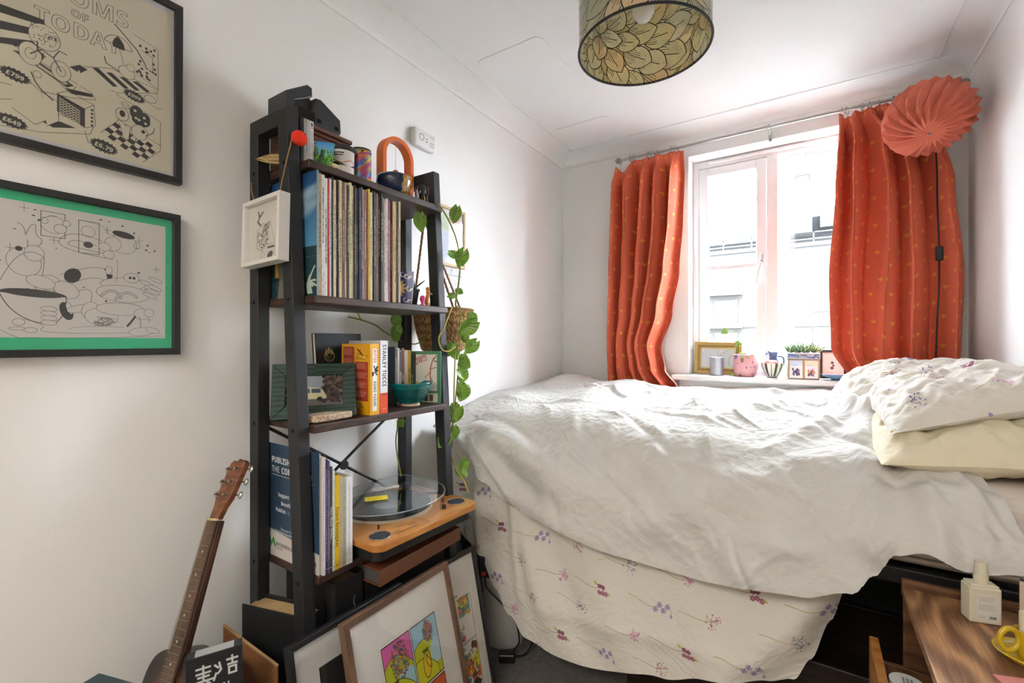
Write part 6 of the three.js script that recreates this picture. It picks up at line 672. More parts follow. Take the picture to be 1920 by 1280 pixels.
  const a = thing('framed_poster', 'upper black framed poster of comic rooms with price stars', 'picture', [0.003, 1.921, 2.596], [0, Math.PI / 2, 0]); a.rotation.set(0.012, Math.PI / 2, 0, 'YXZ'); picture(a, 0.652, 0.47, 0.017, 0.024, blackWood, mat(0xffffff, { map: poster1, roughness: 0.75 }), { lip: 0.008 });
  const poster2 = canvas(1400, 906, (g, w, h) => {
    g.fillStyle = '#1fb481'; g.fillRect(0, 0, w, h); g.fillStyle = '#c9c6c2'; g.fillRect(0, h * 0.062, w * 0.968, h * 0.855); const ink = '#353334'; g.strokeStyle = g.fillStyle = ink; g.lineJoin = g.lineCap = 'round'; const paper = '#c9c6c2';
    const B = (lw, ...c) => { g.lineWidth = lw * (lw > 8 ? 1 : 0.55); g.beginPath(); g.moveTo(c[0] * w, c[1] * h); for (let i = 2; i < c.length; i += 4) g.quadraticCurveTo(c[i] * w, c[i + 1] * h, c[i + 2] * w, c[i + 3] * h); g.stroke(); }, E = (x, y, a2, b2, rot = 0, fill) => { g.beginPath(); g.ellipse(x * w, y * h, a2 * w, b2 * h, rot, 0, 7); if (fill) { g.fillStyle = fill; g.fill(); g.fillStyle = ink; } g.lineWidth = 1.8; g.stroke(); }, Rr = (x, y, a2, b2) => { g.lineWidth = 3; g.fillStyle = paper; g.fillRect(x * w, y * h, a2 * w, b2 * h); g.strokeRect(x * w, y * h, a2 * w, b2 * h); g.fillStyle = ink; };
    const q = rng(5); for (let i = 0; i < 40; i++) { const x = 0.35 + q() * 0.6, y = 0.09 + q() * 0.6; g.beginPath(); g.ellipse(x * w, y * h, (2 + q() * 7), (2 + q() * 5), 0, 0, 7); g.fill(); } for (const [x, y] of [[0.47, 0.1], [0.43, 0.36], [0.6, 0.16], [0.74, 0.16], [0.86, 0.2], [0.93, 0.4], [0.9, 0.78], [0.56, 0.28]]) { B(3, x - 0.014, y, x, y, x + 0.014, y); B(3, x, y - 0.025, x, y, x, y + 0.025); }
    Rr(0.52, 0.1, 0.075, 0.16); E(0.557, 0.15, 0.02, 0.03); Rr(0.64, 0.12, 0.07, 0.22); E(0.672, 0.19, 0.024, 0.036); E(0.672, 0.28, 0.016, 0.02, 0, ink);
    E(0.56, 0.18, 0.04, 0.055, 0, paper); E(0.6, 0.16, 0.012, 0.02, 0.5, paper); E(0.58, 0.2, 0.02, 0.03, 0, paper); E(0.53, 0.16, 0.012, 0.02);
    B(4, 0.45, 0.2, 0.47, 0.2, 0.475, 0.27); B(4, 0.475, 0.27, 0.49, 0.18, 0.505, 0.2); B(4, 0.505, 0.2, 0.5, 0.27, 0.52, 0.28); B(4, 0.52, 0.28, 0.53, 0.32, 0.5, 0.34); B(4, 0.48, 0.3, 0.48, 0.36, 0.485, 0.42); B(4, 0.505, 0.34, 0.51, 0.4, 0.512, 0.43);
    B(4, 0.72, 0.24, 0.6, 0.18, 0.575, 0.28); B(4, 0.575, 0.28, 0.57, 0.34, 0.76, 0.36); B(4, 0.7, 0.28, 0.61, 0.24, 0.605, 0.29); B(4, 0.605, 0.29, 0.6, 0.31, 0.76, 0.33);
    E(0.8, 0.24, 0.05, 0.07, 0.1, paper); E(0.8, 0.175, 0.042, 0.022, 0.15, ink); E(0.852, 0.24, 0.012, 0.024); E(0.76, 0.25, 0.03, 0.05, 0.2, paper); E(0.73, 0.28, 0.022, 0.03, 0.4, paper); E(0.745, 0.33, 0.02, 0.028, 0.2, paper); B(3, 0.64, 0.12, 0.72, 0.12, 0.74, 0.16); B(3, 0.74, 0.16, 0.72, 0.2, 0.8, 0.18);
    E(0.47, 0.44, 0.05, 0.09, -0.4, paper); E(0.5, 0.38, 0.03, 0.05, 0, paper); B(4, 0.4, 0.58, 0.46, 0.3, 0.53, 0.4); B(4, 0.53, 0.4, 0.53, 0.56, 0.5, 0.6); E(0.455, 0.36, 0.01, 0.014, 0, ink);
    B(4, 0.5, 0.62, 0.54, 0.48, 0.58, 0.55); E(0.545, 0.56, 0.035, 0.05, 0.3, paper); E(0.6, 0.6, 0.045, 0.05, 0.6, paper); E(0.62, 0.5, 0.026, 0.05, 0.5, ink); B(4, 0.58, 0.5, 0.7, 0.4, 0.74, 0.44); B(4, 0.62, 0.55, 0.72, 0.45, 0.75, 0.56); B(4, 0.64, 0.6, 0.7, 0.55, 0.68, 0.68); E(0.745, 0.44, 0.012, 0.03, 0, paper); g.beginPath(); g.moveTo(0.735 * w, 0.47 * h); g.lineTo(0.76 * w, 0.47 * h); g.lineTo(0.748 * w, 0.54 * h); g.fill();
    E(0.8, 0.53, 0.085, 0.045, -0.05, paper); E(0.8, 0.6, 0.1, 0.06, 0.05, paper); B(14, 0.72, 0.62, 0.76, 0.54, 0.79, 0.63); g.strokeStyle = paper; B(9, 0.72, 0.62, 0.76, 0.54, 0.79, 0.63); g.strokeStyle = ink; B(14, 0.77, 0.64, 0.81, 0.55, 0.85, 0.62); g.strokeStyle = paper; B(9, 0.77, 0.64, 0.81, 0.55, 0.85, 0.62); g.strokeStyle = ink; E(0.83, 0.48, 0.03, 0.035, 0, paper); E(0.825, 0.48, 0.005, 0.009, 0, ink); E(0.84, 0.48, 0.005, 0.009, 0, ink); for (let i = 0; i < 5; i++) E(0.89 + q() * 0.05, 0.48 + i * 0.03, 0.03, 0.014, 0.4, paper); B(3, 0.775, 0.36, 0.78, 0.45, 0.772, 0.52);
    E(0.5, 0.64, 0.1, 0.03, 0.05, ink); g.beginPath(); g.moveTo(0.4 * w, 0.64 * h); g.quadraticCurveTo(0.44 * w, 0.82 * h, 0.55 * w, 0.83 * h); g.quadraticCurveTo(0.6 * w, 0.8 * h, 0.6 * w, 0.65 * h); g.fillStyle = paper; g.fill(); g.fillStyle = ink; g.lineWidth = 4; g.stroke(); E(0.5, 0.64, 0.085, 0.018, 0.05, ink); for (let i = 0; i < 4; i++) E(0.545, 0.73 + i * 0.03, 0.025, 0.016, 0.1, paper); E(0.52, 0.56, 0.045, 0.04, 0.3, paper);
    E(0.6, 0.74, 0.02, 0.06, -0.3, ink); E(0.61, 0.72, 0.01, 0.04, -0.3, paper); E(0.64, 0.72, 0.04, 0.024, -0.3, paper); E(0.68, 0.73, 0.03, 0.06, 0.2, paper); E(0.72, 0.77, 0.06, 0.06, 0.1, paper); E(0.79, 0.71, 0.09, 0.045, 0, paper); for (let i = 0; i < 50; i++) { const x = 0.69 + q() * 0.08, y = 0.78 + q() * 0.06; B(3, x, y, x + q() * 0.02, y - 0.02, x + q() * 0.03, y); } E(0.87, 0.74, 0.03, 0.04, 0, paper); E(0.9, 0.73, 0.02, 0.03, 0, paper); B(12, 0.845, 0.76, 0.83, 0.8, 0.815, 0.83); B(5, 0.86, 0.76, 0.87, 0.8, 0.865, 0.86); E(0.87, 0.87, 0.05, 0.03, -0.1, paper); E(0.915, 0.86, 0.03, 0.02, 0.3, paper);
    B(3, 0.35, 0.8, 0.42, 0.9, 0.46, 0.92); B(3, 0.46, 0.92, 0.75, 0.92, 0.955, 0.9); B(3, 0.47, 0.8, 0.55, 0.84, 0.52, 0.86); B(3, 0.52, 0.86, 0.5, 0.9, 0.82, 0.88); B(3, 0.61, 0.86, 0.63, 0.83, 0.8, 0.84); E(0.455, 0.82, 0.018, 0.022, 0, paper); E(0.45, 0.86, 0.025, 0.01); E(0.49, 0.87, 0.02, 0.016, 0, paper);
  });
  const b = thing('framed_poster', 'lower black framed line drawing with a bright green border', 'picture', [0.003, 1.42, 2.545], [0, Math.PI / 2, 0]); b.rotation.set(0.006, Math.PI / 2, 0, 'YXZ'); picture(b, 0.54, 0.368, 0.0165, 0.024, blackWood, mat(0xffffff, { map: poster2, roughness: 0.75 }), { lip: 0.008 });
  // small oak frame and calendar by the bookcase
  const map = canvas(256, 360, (g, w, h) => { g.fillStyle = '#d4d5d6'; g.fillRect(0, 0, w, h); g.fillStyle = '#c2cfb6'; g.fillRect(20, 30, w - 50, 110); const q = rng(4); for (let i = 0; i < 26; i++) { g.fillStyle = ['#d7a0ac', '#c98a9e', '#b9c98f', '#dfc6a0'][i % 4]; g.beginPath(); g.arc(140 + q() * 90, 50 + q() * 70, 10 + q() * 12, 0, 7); g.fill(); } g.fillStyle = '#c6cfdc'; g.fillRect(20, 150, w - 50, 170); for (let i = 0; i < 60; i++) { g.fillStyle = 'rgba(150,165,185,0.35)'; g.fillRect(20 + q() * 190, 150 + q() * 165, 8 + q() * 40, 2); } });
  const c = thing('oak_frame', 'pale oak frame with a pastel print half hidden by the bookcase', 'picture', [0.002, 1.757, 1.18], [0, Math.PI / 2, 0]); picture(c, 0.2, 0.275, 0.013, 0.018, mat(0xffffff, { map: woodTex(128, 128, 0xa88a63, 0xc7ab83, { seed: 31 }), roughness: 0.55 }), mat(0xffffff, { map, roughness: 0.7 }), { lip: 0.006 });
  const cal = canvas(256, 256, (g, w, h) => { g.fillStyle = '#d8d8da'; g.fillRect(0, 0, w, h); g.strokeStyle = '#777'; g.lineWidth = 3; for (let i = 0; i < 26; i++) { g.beginPath(); g.moveTo(12 + i * 9, 50); g.lineTo(12 + i * 9, 66); g.stroke(); } g.fillStyle = '#8a8a90'; g.font = '30px sans-serif'; g.fillText('23', 110, 40); for (let j = 0; j < 4; j++) for (let i = 0; i < 6; i++) g.fillRect(24 + i * 36, 100 + j * 36, 10, 2); });
  const d = thing('wall_calendar', 'white paper calendar pinned under the oak frame', 'calendar', [0.001, 1.545, 1.165], [0, Math.PI / 2, 0]); const pm = mat(0xd8d8da, { roughness: 0.85 }); mesh('page', bx(0.17, 0.135, 0.0015, 0, 0, 0.0012), [pm, pm, pm, pm, mat(0xffffff, { map: cal, roughness: 0.85 }), pm], d); mesh('pin', new THREE.SphereGeometry(0.003, 10, 8).translate(0, 0.06, 0.003), CHROME, d);
  const e = thing('smoke_alarm', 'white rectangular alarm unit high on the left wall', 'alarm', [0.001, 2.14, 1.365], [0, Math.PI / 2, 0.0]); const am = mat(0xdcdad8, { roughness: 0.45 }); mesh('housing', rb(0.125, 0.076, 0.03, 0.01, 0, 0, 0.015, 4), am, e); mesh('button', new THREE.TorusGeometry(0.0135, 0.0016, 8, 32).translate(-0.022, 0.004, 0.03), mat(0x9a9a98), e); for (const y of [0.004, -0.008]) for (const x of [0.004, 0.01]) mesh('light_window', rb(0.004, 0.004, 0.002, 0.0008, x, y, 0.0302), mat(0x333333, { roughness: 0.4 }), e); for (const y of [0.022, -0.004, -0.012, -0.02]) mesh('slot', rb(0.026, 0.0018, 0.002, 0.0006, 0.04, y, 0.0302), mat(0x9c9a98), e);
}
// ---------- trailing pothos in a hanging basket ----------
{
  const straw = mat(0xffffff, { roughness: 0.95, map: dataTex(256, 256, (x, y) => mixc([112, 78, 42], [196, 156, 104], clamp(0.5 + 0.35 * Math.sin(y * 6.2832 * 26 + 3 * tn(x, y, 20)) + 0.35 * tn(x, y, 90, 4))), true, [3, 1]), bumpMap: dataTex(256, 256, (x, y) => 0.5 + 0.5 * Math.sin(y * 6.2832 * 26 + 3 * tn(x, y, 20)), false, [3, 1]), bumpScale: 0.003 });
  const o = thing('hanging_basket', 'woven straw basket hanging by braided rope from the bookcase', 'basket', [0.148, 1.225, 1.385]);
  mesh('basket', lathe([[0, 0.001], [0.07, 0.001], [0.088, 0.012], [0.108, 0.08], [0.124, 0.165], [0.127, 0.172], [0.122, 0.176], [0.118, 0.165], [0.1, 0.08], [0.08, 0.015], [0, 0.012]], 48), straw, o); mesh('rim', new THREE.TorusGeometry(0.124, 0.005, 8, 60).rotateX(Math.PI / 2).translate(0, 0.174, 0), mat(0x8a6236, { roughness: 0.95 }), o);
  const rope = mat(0x9a6f3e, { roughness: 0.95 }); const hook = [0.02, 0.52, 0.128];
  for (const a of [0.5, 2.6, 4.7]) { const p = [Math.cos(a) * 0.123, 0.176, Math.sin(a) * 0.123]; for (const ph of [0, 2.1, 4.2]) mesh('rope', tube(Array.from({ length: 22 }, (_, i) => { const t = i / 21, w = Math.sin(t * 40 + ph) * 0.0028, w2 = Math.cos(t * 40 + ph) * 0.0028; return [lerp(p[0], hook[0], t) + w, lerp(p[1], hook[1], t), lerp(p[2], hook[2], t) + w2]; }), 0.0024, 66, 5), rope, o); }
  mesh('hook', tube([[0.02, 0.508, 0.128], [0.024, 0.518, 0.13], [0.022, 0.5125, 0.136]], 0.002, 10, 6), CHROME, o);
  const leafTex = canvas(256, 256, (g, w, h) => { g.fillStyle = '#86b83f'; g.fillRect(0, 0, w, h); const q = rng(8); for (let i = 0; i < 90; i++) { const s = q() > 0.5 ? 1 : -1; g.strokeStyle = ['#5f9a2e', '#9ccc50', '#dfe6a0', '#6fa636', '#4f8a2a', '#edf0c4'][i % 6]; g.lineWidth = 2 + q() * 10; g.globalAlpha = 0.55; const y = h * q(); g.beginPath(); g.moveTo(w / 2 + s * 4, y); g.quadraticCurveTo(w / 2 + s * w * 0.25, y - 30, w / 2 + s * w * (0.3 + q() * 0.2), y - 50 + q() * 20); g.stroke(); } g.globalAlpha = 1; g.strokeStyle = '#b5d06a'; g.lineWidth = 5; g.beginPath(); g.moveTo(w / 2, h); g.lineTo(w / 2, 0); g.stroke(); });
  const lm = mat(0xffffff, { map: leafTex, roughness: 0.42, transmission: 0.25, thickness: 0, side: THREE.DoubleSide });
  // heart-shaped leaf pointing to -y, petiole at the origin
  const leafG = (curl) => sheet((u, v) => { const s = u * 2 - 1, t = v, wdt = 0.5 * Math.pow(Math.sin(Math.PI * Math.min(1, t * 0.93 + 0.05)), 0.8) * (1 - 0.35 * t) * 1.05; const x = s * wdt, back = 0.12 * Math.abs(s) * (1 - t) ** 3; return [x, -t + back * 1.4, curl * (Math.abs(s) ** 1.5 * 0.3 * (1 - t * 0.3) - t * t * 0.28) + 0.02 * Math.sin(t * 9 + s * 3)]; }, 10, 14, 0.004);
  const variants = [leafG(0.6), leafG(0.2), leafG(1.0), leafG(-0.4)];
  const pl = thing('pothos', 'variegated trailing pothos spilling from the hanging straw basket', 'plant'), stem = mat(0x7d8a34, { roughness: 0.6 }), stem2 = mat(0x9a8f3a, { roughness: 0.6 });
  const q = rng(44);
  const leaf = (p, size, aim, roll, k) => { const m = mesh('leaf', variants[k % 4], lm, pl, p); m.scale.set(size * 1.02, size * 1.1, size * 1.1); m.rotation.set(aim[0], aim[1], roll, 'YXZ'); };
  const L = [[0.304, 1.775, 1.475, 0.055, -0.3], [0.29, 1.6, 1.508, 0.052, 1.2], [0.324, 1.61, 1.462, 0.06, -0.35], [0.286, 1.47, 1.463, 0.03, 1.0], [0.285, 1.445, 1.47, 0.028, -1.4], [0.322, 1.375, 1.427, 0.045, 0.8], [0.335, 1.345, 1.415, 0.07, -0.9], [0.301, 1.3, 1.441, 0.04, 0.5], [0.338, 1.268, 1.405, 0.058, -0.8], [0.301, 1.22, 1.441, 0.04, 0.2], [0.301, 1.2, 1.453, 0.042, 0.9], [0.31, 1.2, 1.43, 0.05, -0.5], [0.297, 1.165, 1.468, 0.045, 0.6], [0.305, 1.165, 1.439, 0.055, -0.4], [0.304, 1.11, 1.463, 0.05, 0.3], [0.312, 1.1, 1.436, 0.06, -0.3], [0.294, 1.03, 1.482, 0.055, 0.15], [0.305, 1.02, 1.462, 0.06, -0.35], [0.307, 1.26, 1.497, 0.05, -0.6], [0.3, 1.24, 1.5, 0.04, 0.5], [0.297, 0.925, 1.52, 0.055, -0.7], [0.292, 0.88, 1.525, 0.042, -0.3], [0.32, 0.83, 1.471, 0.05, 0.2], [0.305, 0.79, 1.479, 0.045, 0.9], [0.294, 0.95, 1.482, 0.045, 0.0], [0.075, 1.375, 1.575, 0.05, 0.2], [0.085, 1.33, 1.575, 0.05, -0.2], [0.079, 1.31, 1.58, 0.045, 0.3], [0.194, 0.99, 1.667, 0.028, 0.6], [0.208, 0.99, 1.658, 0.03, -0.7], [0.235, 1.73, 1.6, 0.055, 0.0]];
  L.forEach(([x, y, z, s, r], i) => leaf([x, y, z], s, [-0.25 + (q() - 0.5) * 0.7, 0.75 + (q() - 0.5) * 0.9, 0], r, i));
  const vine = (pts, r, m = stem) => mesh('vine', tube(pts, r, 60, 7), m, pl);
  vine([[0.25, 1.4, 1.42], [0.29, 1.42, 1.47], [0.317, 1.489, 1.485], [0.322, 1.569, 1.483], [0.32, 1.654, 1.505], [0.312, 1.718, 1.54], [0.307, 1.764, 1.585]], 0.0032); vine([[0.312, 1.715, 1.54], [0.298, 1.735, 1.505], [0.304, 1.778, 1.476]], 0.002); vine([[0.24, 1.405, 1.41], [0.29, 1.405, 1.45], [0.296, 1.368, 1.452], [0.292, 1.249, 1.45], [0.291, 1.148, 1.458], [0.293, 1.028, 1.478], [0.292, 0.949, 1.49], [0.297, 0.871, 1.5]], 0.0026); vine([[0.3, 1.0, 1.5], [0.29, 0.935, 1.51], [0.295, 0.871, 1.512], [0.32, 0.793, 1.5], [0.36, 0.765, 1.51], [0.405, 0.73, 1.535]], 0.003, stem2); vine([[0.012, 1.36, 1.742], [0.016, 1.35, 1.686], [0.03, 1.331, 1.631], [0.058, 1.3, 1.6], [0.115, 1.26, 1.51], [0.17, 1.3, 1.49]], 0.0028); vine([[0.012, 1.4, 1.72], [0.014, 1.37, 1.7], [0.016, 1.35, 1.69]], 0.002); vine([[0.191, 1.02, 1.6], [0.193, 0.985, 1.66], [0.187, 0.938, 1.673], [0.187, 0.89, 1.673], [0.2, 0.79, 1.663]], 0.0026); vine([[0.25, 1.4, 1.45], [0.3, 1.395, 1.505], [0.345, 1.316, 1.6], [0.345, 1.279, 1.625], [0.345, 1.243, 1.61], [0.34, 1.235, 1.57], [0.33, 1.25, 1.52]], 0.0028, stem2); vine([[0.325, 1.27, 1.51], [0.315, 1.173, 1.505], [0.312, 1.093, 1.505], [0.302, 1.02, 1.495]], 0.0026, stem2);
  for (const i of [4, 5, 6, 8, 11, 13, 15, 17, 20, 22]) { const [x, y, z] = L[i]; vine([[0.291, y + 0.02, 1.462], [(x + 0.291) / 2, y + 0.006, (z + 1.462) / 2 + 0.005], [x, y, z]], 0.0014); }
}
// ---------- guitar ----------
{
  const o = thing('acoustic_guitar', 'worn sunburst acoustic guitar leaning against the bookcase', 'guitar'); o.position.set(0.135, 0.81, 2.243);
  const down = V(0.138, -0.931, 0.337).normalize(), face = V(0.78, 0.16, 0.6); const side = new THREE.Vector3().crossVectors(down, face).normalize(), fr = new THREE.Vector3().crossVectors(side, down).normalize(); o.quaternion.setFromRotationMatrix(new THREE.Matrix4().makeBasis(side, down.clone().negate(), fr.clone()));
  if (o.quaternion.length() < 0.5) o.quaternion.identity();
  const burst = mat(0xffffff, { roughness: 0.3, map: dataTex(256, 256, (x, y) => { const r = clamp(Math.hypot(x - 0.5, (y - 0.5) * 1.0) * 2.1), n = 0.2 * n2(x * 4, y * 60); return mixc(mixc([176, 104, 40], [130, 66, 24], clamp(r + n)), [26, 16, 12], sst(0.55, 0.95, r)); }, true) }), dark = mat(0xffffff, { roughness: 0.4, map: woodTex(256, 128, 0x2c1710, 0x52301e, { seed: 8 }) }), board = mat(0xffffff, { roughness: 0.6, map: woodTex(128, 256, 0x3f2d24, 0x6a5040, { seed: 18, stretch: 3 }) }), headW = mat(0xffffff, { roughness: 0.45, map: woodTex(256, 128, 0x55301c, 0x8a5430, { seed: 28 }) });
  // neck: +y runs to the head, nut at the origin, frets below
  mesh('neck', extr([[-0.021, 0], [0.021, 0], [0.026, -0.36], [-0.026, -0.36]], 0.02, 0.005).translate(0, 0, -0.02), dark, o);
  mesh('fretboard', extr([[-0.021, 0], [0.021, 0], [0.0265, -0.42], [-0.0265, -0.42]], 0.006, 0.001), board, o); mesh('nut', rb(0.044, 0.006, 0.009, 0.001, 0, 0.002, 0.004), mat(0xd6c69a, { roughness: 0.5 }), o);
  const SC = 0.585; for (let i = 1; i <= 18; i++) { const y = -SC * (1 - 2 ** (-i / 12)), w = lerp(0.042, 0.053, -y / 0.42); mesh('fret', rb(w, 0.0018, 0.0016, 0.0006, 0, y, 0.0066), CHROME, o); if ([3, 5, 7, 9, 12, 15].includes(i)) mesh('inlay', cyl(0.003, 0.003, 0.001, 0, 0, 0, 14).rotateX(Math.PI / 2).translate(0, (y - SC * (1 - 2 ** (-(i - 1) / 12))) / 2, 0.006), mat(0xc9c2b0), o); }
  const head = extr([[-0.02, 0.004], [0.02, 0.004], [0.024, 0.035], [0.034, 0.06], [0.036, 0.16], [0.024, 0.168], [0.012, 0.163], [0, 0.172], [-0.012, 0.163], [-0.024, 0.168], [-0.036, 0.16], [-0.034, 0.06], [-0.024, 0.035]], 0.015, 0.002).translate(0, 0, -0.012).rotateX(-0.16); mesh('headstock', uvMetres(head, 4), headW, o);
  for (const s of [-1, 1]) for (let k = 0; k < 3; k++) { const y = 0.068 + k * 0.036; const t = mesh('tuner', merge([cyl(0.0035, 0.0035, 0.016, 0, 0, 0, 12).rotateX(Math.PI / 2).translate(s * 0.02, y, 0.009 - y * 0.16), cyl(0.0055, 0.0055, 0.003, 0, 0, 0, 16).rotateX(Math.PI / 2).translate(s * 0.02, y, 0.004 - y * 0.16)]), CHROME, o); mesh('peg', merge([cyl(0.002, 0.002, 0.02, 0, 0, 0, 8).rotateZ(Math.PI / 2).translate(s * 0.043, y, -0.009 - y * 0.16), new THREE.SphereGeometry(0.009, 14, 10).scale(0.8, 1.15, 0.45).translate(s * 0.058, y, -0.009 - y * 0.16)]), CHROME, t); }
  for (let k = 0; k < 6; k++) { const x0 = -0.016 + k * 0.0064, x1 = -0.024 + k * 0.0096; mesh('string', tube([[x0, 0.004, 0.0095], [lerp(x0, x1, 0.5), -0.3, 0.011], [x1, -SC - 0.02, 0.014]], 0.0003 + (5 - k) * 0.00008, 4, 5), mat(0x8a7c62, { metalness: 0.8, roughness: 0.35 }), o); }
  const bs = new THREE.Shape(); bs.moveTo(0, -0.31); bs.bezierCurveTo(0.08, -0.3, 0.125, -0.33, 0.125, -0.4); bs.bezierCurveTo(0.125, -0.46, 0.095, -0.47, 0.1, -0.52); bs.bezierCurveTo(0.11, -0.57, 0.165, -0.58, 0.165, -0.66); bs.bezierCurveTo(0.165, -0.75, 0.09, -0.77, 0, -0.77); bs.bezierCurveTo(-0.09, -0.77, -0.165, -0.75, -0.165, -0.66); bs.bezierCurveTo(-0.165, -0.58, -0.11, -0.57, -0.1, -0.52); bs.bezierCurveTo(-0.095, -0.47, -0.125, -0.46, -0.125, -0.4); bs.bezierCurveTo(-0.125, -0.33, -0.08, -0.3, 0, -0.31);
  const bodyG = extr(bs, 0.085, 0.004).translate(0, 0, -0.088); { const p = bodyG.attributes.position, uv = bodyG.attributes.uv; for (let i = 0; i < p.count; i++) uv.setXY(i, 0.5 + p.getX(i) / 0.34, 0.5 + (p.getY(i) + 0.54) / 0.5); } mesh('body', bodyG, burst, o);
  mesh('sound_hole', cyl(0.042, 0.042, 0.002, 0, 0, 0, 32).rotateX(Math.PI / 2).translate(0, -0.47, -0.0028), BLACK, o); mesh('bridge', rb(0.12, 0.02, 0.008, 0.003, 0, -SC - 0.02, 0.0), dark, o);
}
// ---------- boxes beside the bookcase ----------
{
  const glob = canvas(384, 700, (g, w, h) => { g.fillStyle = '#1c1d20'; g.fillRect(0, 0, w, h); g.strokeStyle = g.fillStyle = '#c9c9c6'; g.lineWidth = 15; g.lineCap = 'square'; const ln = (...a) => { g.beginPath(); for (let i = 0; i < a.length; i += 2) (i ? g.lineTo(a[i], a[i + 1]) : g.moveTo(a[i], a[i + 1])); g.stroke(); }; ln(70, 120, 160, 120); ln(115, 70, 115, 170); ln(70, 85, 160, 85); ln(80, 145, 150, 145); ln(50, 175, 180, 175); ln(90, 185, 75, 205); ln(140, 185, 160, 205); ln(195, 90, 215, 110); ln(200, 150, 185, 190); ln(225, 80, 235, 130, 215, 150); ln(280, 75, 350, 75); ln(315, 55, 315, 95); ln(285, 110, 345, 110); ln(290, 130, 340, 130, 340, 175, 290, 175, 290, 130); g.font = 'bold 66px sans-serif'; g.textAlign = 'center'; g.fillText('GLOBAL', w / 2 - 10, 275, 300); g.font = '16px sans-serif'; g.fillText('Premium Sound Set', w / 2, 300); g.fillRect(130, 325, 110, 16); const q = rng(5); lines(g, 70, 400, 240, 3, 14, '#9a9a98', q, 4); lines(g, 70, 470, 200, 2, 14, '#7a7a78', q, 4); });
  const bm = mat(0x1c1d20, { roughness: 0.35 }), o = thing('disc_box_set', 'black boxed disc set with white lettering beside the guitar', 'box', [0.362, 0.405, 2.333], [0, 1.08, 0]); o.rotation.set(-0.05, 1.08, 0.03, 'YXZ'); mesh('slipcase', bx(0.1, 0.205, 0.03, 0, 0.1025, 0), [bm, bm, bm, bm, mat(0xffffff, { map: glob, roughness: 0.35 }), bm], o); mesh('top_label', bx(0.07, 0.001, 0.026, 0, 0.2056, 0), mat(0x9a9996, { roughness: 0.6 }), o);
  const st = thing('speaker_crate', 'black floor crate under the boxed disc set', 'crate', [0.425, 0, 2.34]); mesh('crate_body', rb(0.15, 0.4, 0.2, 0.006, 0, 0.201, 0), mat(0x1a1a1c, { roughness: 0.6 }), st); mesh('crate_lid', rb(0.154, 0.012, 0.204, 0.003, 0, 0.397, 0), mat(0x222224, { roughness: 0.6 }), st);
  const cb = thing('cardboard_sheet', 'brown cardboard panel standing between the guitar and the bookcase', 'cardboard', [0.235, 0.001, 2.205], [0, -0.02, 0]); mesh('panel', bx(0.27, 0.505, 0.004, 0, 0.2525, 0), mat(0xffffff, { roughness: 0.95, map: dataTex(128, 128, (x, y) => mixc([128, 82, 42], [152, 102, 58], clamp(0.5 + 0.4 * tn(x, y, 40))), true) }), cb); mesh('fold_edge', rb(0.272, 0.004, 0.006, 0.001, 0, 0.506, 0), mat(0xb08a5c, { roughness: 0.95 }), cb);
  const dt = thing('teal_box', 'dark teal box whose corner shows at the bottom left', 'box', [0.4, 0, 2.545], [0, 0.3, 0]); mesh('box_body', rb(0.1, 0.655, 0.08, 0.003, 0, 0.3285, 0), mat(0x1f3336, { roughness: 0.6 }), dt); mesh('lid', rb(0.104, 0.015, 0.084, 0.003, 0, 0.661, 0), mat(0x24393c, { roughness: 0.6 }), dt);
}
